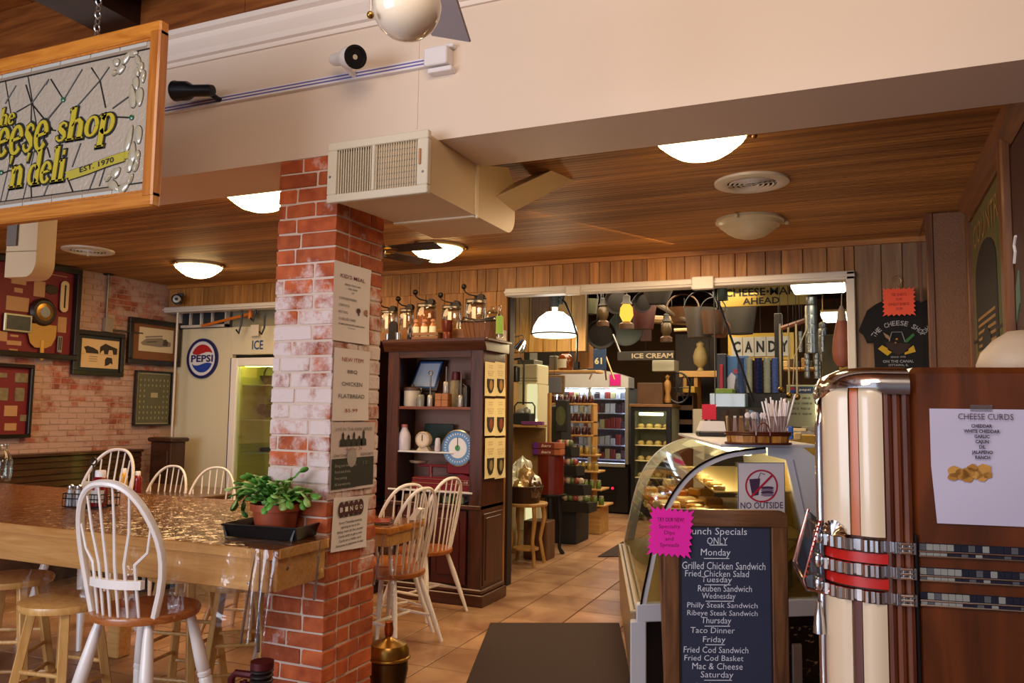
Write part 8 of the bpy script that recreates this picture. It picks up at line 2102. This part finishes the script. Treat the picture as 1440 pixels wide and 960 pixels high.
# fan-shaped chrome shell above the top belt
fa = jp(52); na = Vector((-math.sin(math.radians(52)), -math.cos(math.radians(52)))); ta_ = Vector((na.y, -na.x))
b = B()
for k in range(11):
    a = math.radians(-12+k*18.5); p0 = fa+na*.03; e = fa+na*.022+ta_*(-.045*math.cos(a))
    b.tube([(p0.x, p0.y, 1.022), ((p0.x+e.x)/2, (p0.y+e.y)/2, 1.03+.022*max(0,math.sin(a))), (e.x, e.y, 1.026+.042*max(0,math.sin(a)))], [.003,.006,.0065], 6)
part('chrome_shell', b, chrome, jk, True)
# chrome crown over the column
pth = []
b = B(); n = 20
profz = [(.020, JH-.085), (.026, JH-.065), (.024, JH-.045), (.012, JH-.018), (-.02, JH-.002), (-.06, JH+.002)]
for (o, z) in profz:
    for i in range(n+1):
        ph = -5+110*i/n
        if i < 3: p = Vector((-.075+.072*(3-i)/3, 0)); nrm = Vector((0,-1))
        else: ph = (i-3)/(n-3)*115; p = jp(ph); a = math.radians(ph); nrm = Vector((-math.sin(a), -math.cos(a)))
        dz = -.035*max(0, (i-8)/(n-8))**1.6
        if o == .020: dz += .035*math.sin(PI*min(1, max(0, (i-3)/9)))
        q = p+nrm*o; b.v.append((q.x, q.y, z+dz))
m = n+1
for r in range(len(profz)-1):
    for i in range(n): b.f.append((r*m+i, r*m+i+1, (r+1)*m+i+1, (r+1)*m+i))
part('chrome_crown', b, chrome, jk, True)
# arch tube going round to the front
part('front_arch', B().tube([(-.238,.175,.06),(-.24,.18,1.36),(-.228,.20,1.44),(-.20,.24,1.485),(-.16,.36,1.50)], .016, 10), chrome, jk, True)
part('front_face', B().box(-.14, -.12, .17, .70, .04, 1.48), jdark, jk)
# projecting chrome-edged selector tray at the front
tray = part('selector_glass', B().prism([(-.245,.835),(-.245,1.05),(-.258,1.055),(-.305,.865),(-.300,.835)], .09, .40, 'y'), clear('selector_glass', 'c8d4e0', .25, .05), jk)
part('selector_rim', B().tube([(-.255,.09,1.062),(-.308,.09,.872),(-.300,.09,.845),(-.24,.09,.832)], .0055, 8).tube([(-.255,.40,1.062),(-.308,.40,.872),(-.300,.40,.845),(-.24,.40,.832)], .0055, 8).tube([(-.308,.09,.872),(-.308,.40,.872)], .0055, 8), mat('copper_chrome', '9c6c60', .15, 1), jk, True)
for k in range(12): part('red_stud', B().ball((-.258-.044*k/11, .085, 1.058-.175*k/11), .0038, 6, 4), redp, jk, True)
for zc in (1.01, .935, .86): part('chrome_knob', B().lathe([(.012,-.02),(.016,-.01),(.016,.01),(.012,.02)], (-.262,.10,zc), 12).ball((-.262,.10,zc+.028), .008, 8, 5), chrome, jk, True)
part('chrome_pendant', B().lathe([(.020,0),(.016,.05),(.008,.09),(.010,.10),(0,.105)], (-.262,.10,.705), 14), chrome, jk, True)
# side trim: black upright strip and three chrome rails, their reflection pattern painted as blocks
part('black_strip', B().rbox(.001, .010, -.008, .0, .05, 1.043, .002), black_plastic, jk)
lit = mat('reflection_pale', 'b0b4b0', .2, .4); dkb = mat('reflection_dark', '2a2c3c', .2, .3); mid = mat('reflection_mid', '6c7078', .2, .4)
for zc in (1.000, .928, .855):
    r_ = random.Random(int(zc*1000))
    rail = part('rail_back', B().box(.013, .60, -.004, 0, zc-.019, zc+.019), dkb, jk)
    for dz in (-.006, -.020): part('chrome_line', B().cyl((.013,-.006,zc+dz),(.60,-.006,zc+dz),.0028, n=6), chrome, rail, True)
    seq = [0,0,2,0,0,1,0,0,2,0,0,1,0,2,0,0,0,0,1,1,2,1,0,1,1,1,2,1,1,1]
    for k in range(30):
        part('block', B().rbox(.0145+k*.0192, .0145+k*.0192+.0180, -.0065, -.004, zc-.002, zc+.017, .0008), (lit, dkb, mid)[seq[(k+int(zc*13)) % 30]], rail)
        part('block', B().rbox(.0145+k*.0192, .0145+k*.0192+.0180, -.0065, -.004, zc-.0175, zc-.009, .0008), (lit, dkb, mid)[seq[(k+int(zc*13)+1) % 30]], rail)
# cheese curds sign
cs = thing('cheese_curds_sign', 'laminated white CHEESE CURDS flavour list taped to the jukebox side', 'sign', JO+Vector((math.cos(jr)*.196, math.sin(jr)*.196, 1.252))+Vector((math.sin(jr), -math.cos(jr), 0))*.004, jr)
sw3, sh3 = .285, .345
part('sheet', B().grid(lambda u, v: (-sw3/2+sw3*u+(.012*(v < .5)*(1-u)*(1-2*v)), -.002-.004*math.sin(u*PI)*math.sin(v*2*PI), -sh3/2+sh3*v), 12, 12), mat('laminated_sheet', 'ccc8e4', .12, coat=1), cs, True)
def JX(px): return (px-1311)*.285/ (1443-1311) - sw3/2
cw1 = mat('curds_ink', '4c3440', .7); dki = mat('dark_navy_ink', '24243c', .7)
tx('CHEESE CURDS', cw1, cs, .150, .018, (.010, -.0075, .150), bold=.0)
tx('CHEDDAR\nWHITE CHEDDAR\nGARLIC\nCAJUN\nDIL\nJALAPENO\nRANCH', dki, cs, .098, .104, (-.002, -.0085, .075), bold=.03, line=1.15)
cur = [mat('curd_tan', 'b07c34', .6, var=.3, vscale=120), mat('curd_gold', 'c89448', .6, var=.3, vscale=120)]
r_ = random.Random(4)
for (dx, dz, r) in ((-.055,-.012,.022),(-.035,-.02,.022),(-.015,-.012,.02),(.005,-.018,.020),(.025,-.004,.024),(-.06,-.028,.016),(-.02,-.030,.018),(.02,-.028,.016),(-.005,.0,.016),(.035,-.02,.014)):
    part('curd_print', B().prism([(dx-.025+r*r_.uniform(.75,1.05)*math.cos(a), dz-.004+r*.8*r_.uniform(.8,1.05)*math.sin(a)) for a in [2*PI*i/11 for i in range(11)]], -.0085, -.0075-.0001*r_.random(), 'y'), cur[r_.randrange(2)], cs)
part('tape', B().box(-.03, .03, -.005, -.003, .165, .185), clear('tape', 'ffffff', .2, .1), cs)
# white bundled bag on the jukebox
q = P(1438, 517, D=2.62)
wbg = thing('white_bag', 'white cloth-like bag slumped on top of the jukebox at the right edge', 'bag', (q.x, q.y, JH), jr)
part('bag', B().lathe([(.13,0),(.135,.02),(.12,.06),(.085,.10),(.04,.13),(0,.135)], n=28, sy=.8), mat('bag_cream', 'c8b49c', .5, bump=.3, bscale=20), wbg, True)
part('printed_front', B().grid(lambda u, v: ((.02+.10*u)*(1-.45*v), -.112*(1-.55*v)-.006+.02*u, .005+.11*v+.004*math.sin(u*20)), 10, 8), mat('bag_pattern', 'a8a0b4', .3, var=.3, vscale=40, coat=.5), wbg, True)

# ================= right side of the back wall =================
# t-shirt on a hanger
q = P(1262, 445, Y=YB-.05)
tsx = lambda px: P(px, 470, Y=YB-.05).x-q.x
tsz = lambda py: P(1262, py, Y=YB-.05).z-q.z
ts = thing('t_shirt', 'black t-shirt printed THE CHEESE SHOP hanging on the panelled wall', 't-shirt', (q.x, YB-.045, q.z))
sc = tsx(1290)-tsx(1262)
nk = [(-.05,.11),(.06,.11)]
shirt = [(tsx(1250), tsz(419)),(tsx(1232), tsz(427)),(tsx(1220), tsz(435)),(tsx(1207), tsz(464)),(tsx(1214), tsz(470)),(tsx(1219), tsz(482)),(tsx(1228), tsz(480)),(tsx(1230), tsz(545)),
         (tsx(1298), tsz(545)),(tsx(1300), tsz(478)),(tsx(1309), tsz(480)),(tsx(1318), tsz(460)),(tsx(1303), tsz(432)),(tsx(1292), tsz(424)),(tsx(1276), tsz(419)),(tsx(1263), tsz(424))]
part('body', B().prism(shirt, -.016, .012, 'y'), mat('shirt_black', '0c0c10', .9, bump=.3, bscale=30), ts, bevel=.004)
part('hanger', B().tube([(tsx(1240), -.002, tsz(424)),(0, -.002, tsz(414)),(tsx(1284), -.002, tsz(424))], .004, 6).tube([(0,-.002,tsz(414)),(0,-.002,tsz(405)),(.02,-.002,tsz(400)),(.03,-.002,tsz(394)),(.01,-.002,tsz(387)),(-.02,-.002,tsz(390)),(-.03,-.002,tsz(396))], .0035, 6), steel, ts, True)
shk = mat('shirt_print', '9ca0a4', .8)
# arched lettering: each letter its own small text
word = 'THE CHEESE SHOP'
for i, ch in enumerate(word):
    if ch == ' ': continue
    a = math.radians(148-i*116/14); Rr = .175
    px_, pz_ = Rr*math.cos(a)+tsx(1263), tsz(489)+Rr*.95*math.sin(a)
    tx(ch, shk, ts, .021, .032, (px_, -.0175, pz_), rz=a-PI/2, bold=.01)
cyl_y = mat('print_yellow', 'b89820', .8); 
part('print_cheese', B().prism([(tsx(1234),tsz(490)),(tsx(1240),tsz(485)),(tsx(1255),tsz(494)),(tsx(1247),tsz(500))], -.018, -.016, 'y'), cyl_y, ts)
part('print_cheese', B().prism([(tsx(1272),tsz(494)),(tsx(1284),tsz(486)),(tsx(1287),tsz(495)),(tsx(1271),tsz(499))], -.018, -.016, 'y'), cyl_y, ts)
part('print_basket', B().prism([(tsx(1245),tsz(481)),(tsx(1280),tsz(484)),(tsx(1276),tsz(494)),(tsx(1262),tsz(499)),(tsx(1248),tsz(492))], -.018, -.0165, 'y'), mat('print_brown', '2c1c18', .8), ts)
part('print_handle', B().tube([(tsx(1250),-.018,tsz(480)),(tsx(1254),-.018,tsz(467)),(tsx(1268),-.018,tsz(467)),(tsx(1272),-.018,tsz(480))], .0022, 5), shk, ts)
part('print_bottle', B().prism([(tsx(1270),tsz(481)),(tsx(1284),tsz(469)),(tsx(1286),tsz(472)),(tsx(1275),tsz(482))], -.018, -.0165, 'y'), mat('print_green', '2c6c34', .8), ts)
part('print_bread', B().prism([(tsx(1242),tsz(467)),(tsx(1250),tsz(472)),(tsx(1252),tsz(479)),(tsx(1245),tsz(474))], -.018, -.0165, 'y'), mat('print_tan', '8c7458', .8), ts)
part('print_fruit', B().ball((tsx(1261),-.016,tsz(477)), .008, 8, 5).ball((tsx(1259),-.016,tsz(482)), .006, 8, 5), mat('print_mixed', 'a87c24', .8), ts)
tx('SINCE 1970', shk, ts, .09, .012, (tsx(1262), -.0175, tsz(502)), bold=.01)
tx('ON THE CANAL', shk, ts, .185, .018, (tsx(1262), -.0175, tsz(508)), bold=.01)
tx('OTTAWA, IL', shk, ts, .12, .016, (tsx(1262), -.0175, tsz(513.5)), bold=.01)
q2 = P(1264, 424, Y=YB-.08)
oc = thing('orange_starburst_card', 'orange starburst price card pinned over the hanging t-shirt', 'card', (q2.x, YB-.075, q2.z))
ow, oh = P(1288,424,Y=YB-.08).x-P(1241,424,Y=YB-.08).x, P(1264,404,Y=YB-.08).z-P(1264,444,Y=YB-.08).z
part('card', B().prism(burst(ow, oh, 18, .86), -.002, .002, 'y'), mat('neon_orange', 'e8502c', .6), oc)
tx('TEE SHIRTS\n19.99\nSWEAT SHIRTS\n29.99', mat('ink_brick', '8c2414', .7), oc, ow*.62, oh*.6, (0, -.003, 0), line=1.2)
# mirrored, fabric-fronted pier at the end of the right wall
gx = P(1306, 400, Y=5.32).x
zt_p = P(1330, 292, Y=5.32).z
pr_ = struct('pillar_right', B().box(gx+.012, XR+.05, 5.325, YB, 0, zt_p-.02), mat('pier_rough', '8c6448', .9, bump=.6, bscale=90, var=.12, vscale=50))
part('mirror', B().box(gx, gx+.010, 5.35, YB, 0, zt_p-.03), mat('mirror', 'c8c0b8', .03, 1), pr_)
part('front_face', B().rbox(gx+.03, XR+.02, 5.31, 5.325, 0, zt_p-.03, .003), mat('pier_rough', '8c6448'), pr_)
tm = wood('trim_oak', '5c3416', '84502a', (16,16,1.4), .45, .1)
part('corner_trim', B().rbox(gx-.008, gx+.03, 5.30, 5.35, 0, zt_p, .004), tm, pr_)
part('head_trim', B().rbox(gx-.01, XR+.02, 5.29, 5.33, zt_p-.03, zt_p, .004), tm, pr_)
part('head_trim', B().rbox(gx-.012, gx+.012, 5.33, YB, zt_p-.03, zt_p, .004), tm, pr_)
part('wall_trim', B().rbox(gx-.012, gx+.006, YB-.02, YB, 0, zt_p, .003), tm, pr_)
# mural bay on the right wall
mf = thing('painted_mural', 'dark framed folk mural of a brick archway and pans on the right wall', 'mural', (XR+.015, 3.90, 0), -PI/2)
def mq(px, py): q = P(px, py, X=XR); return (3.90-q.y, q.z)     # local x runs toward the viewer
mL = mq(1362, 300)[0]; mR_ = mq(1414, 300)[0]
Zt = 2.50
part('panel', B().box(mL, mR_, -.006, .0, .4, Zt), mat('mural_olive', '645828', .6, var=.35, vscale=2.5), mf)
part('stile', B().rbox(mL-.06, mL+.01, -.03, .0, 0, Zt+.05, .006), tm, mf)
part('stile', B().rbox(mR_-.01, mR_+.09, -.04, .0, 0, Zt+.06, .008), tm, mf)
part('top_rail', B().rbox(mL, mR_, -.025, .0, Zt-.02, Zt+.05, .006), wood('trim_oak_h', '5c3416', '84502a', (1.4,16,16), .45), mf)
part('cornice', B().prism([(0,ZC-.09),(-.05,ZC-.05),(-.06,ZC),(0,ZC)], mL-.06, mR_+1.2, 'x'), wood('trim_oak_h', '5c3416', '84502a'), mf)
mb = mat('mural_brown', '1c120c', .7); mt = mat('mural_tan', '94703c', .7); mo = mat('mural_orange', '7c4820', .7); mg = mat('mural_green', '4c5420', .7)
mwid = mR_-mL; mc_ = mL+mwid*.42
part('painted_arch', B().prism([(mL+mwid*.12, 1.75),(mL+mwid*.12, 2.12)]+[(mc_-mwid*.30*math.cos(a), 2.12+.16*math.sin(a)) for a in [PI*i/10 for i in range(11)]]+[(mL+mwid*.72, 1.75)], -.010, -.006, 'y'), mb, mf)
for k in range(9): part('painted_brick_course', B().box(mL+mwid*.18, mL+mwid*.66, -.012, -.010, 1.62+k*.035, 1.635+k*.035), mt, mf)
part('painted_doorway', B().prism([(mL+mwid*.30, 1.60),(mL+mwid*.30, 1.80),(mL+mwid*.42, 1.86),(mL+mwid*.54, 1.80),(mL+mwid*.54, 1.60)], -.014, -.012, 'y'), mb, mf)
part('painted_bowl', B().lathe([(.11,-.010),(0,-.011)], (mL+mwid*.45,0,1.56), 20, 'y', 1, .9), mo, mf)
part('painted_band', B().box(mL+mwid*.74, mR_-.02, -.009, -.006, 1.7, 2.3), mg, mf)
part('painted_bar', B().box(mL+.01, mR_-.01, -.011, -.009, 1.80, 1.815), mb, mf)
for k, x in enumerate((.15, .35, .62, .80)): part('painted_utensil', B().box(mL+mwid*x-.012, mL+mwid*x+.012, -.010, -.006, 1.05, 1.42), mb, mf)
tx('COUNTRY', mt, mf, mwid*.82, .12, (mL+mwid*.5, -.008, 2.36), bold=.01)
# red painted panel beyond the mural's near stile
dp = thing('red_scroll_painting', 'dark red painted panel with white scrolls at the extreme right edge', 'panel', (XR+.015, 3.90, 0), -PI/2)
part('board', B().box(mR_+.10, mR_+.95, -.006, 0, .4, Zt), mat('panel_dark_red', '3c140c', .6), dp)
part('scroll', B().tube([(mR_+.13,-.01,2.02),(mR_+.16,-.01,2.06),(mR_+.14,-.01,2.09),(mR_+.18,-.01,2.12)], .006, 6), paper, dp)
part('green_leaf', B().prism([(mR_+.12,1.78),(mR_+.20,1.85),(mR_+.2,1.98),(mR_+.13,1.92)], -.010, -.006, 'y'), mat('panel_green', '4c7058', .6), dp)
flush_text()
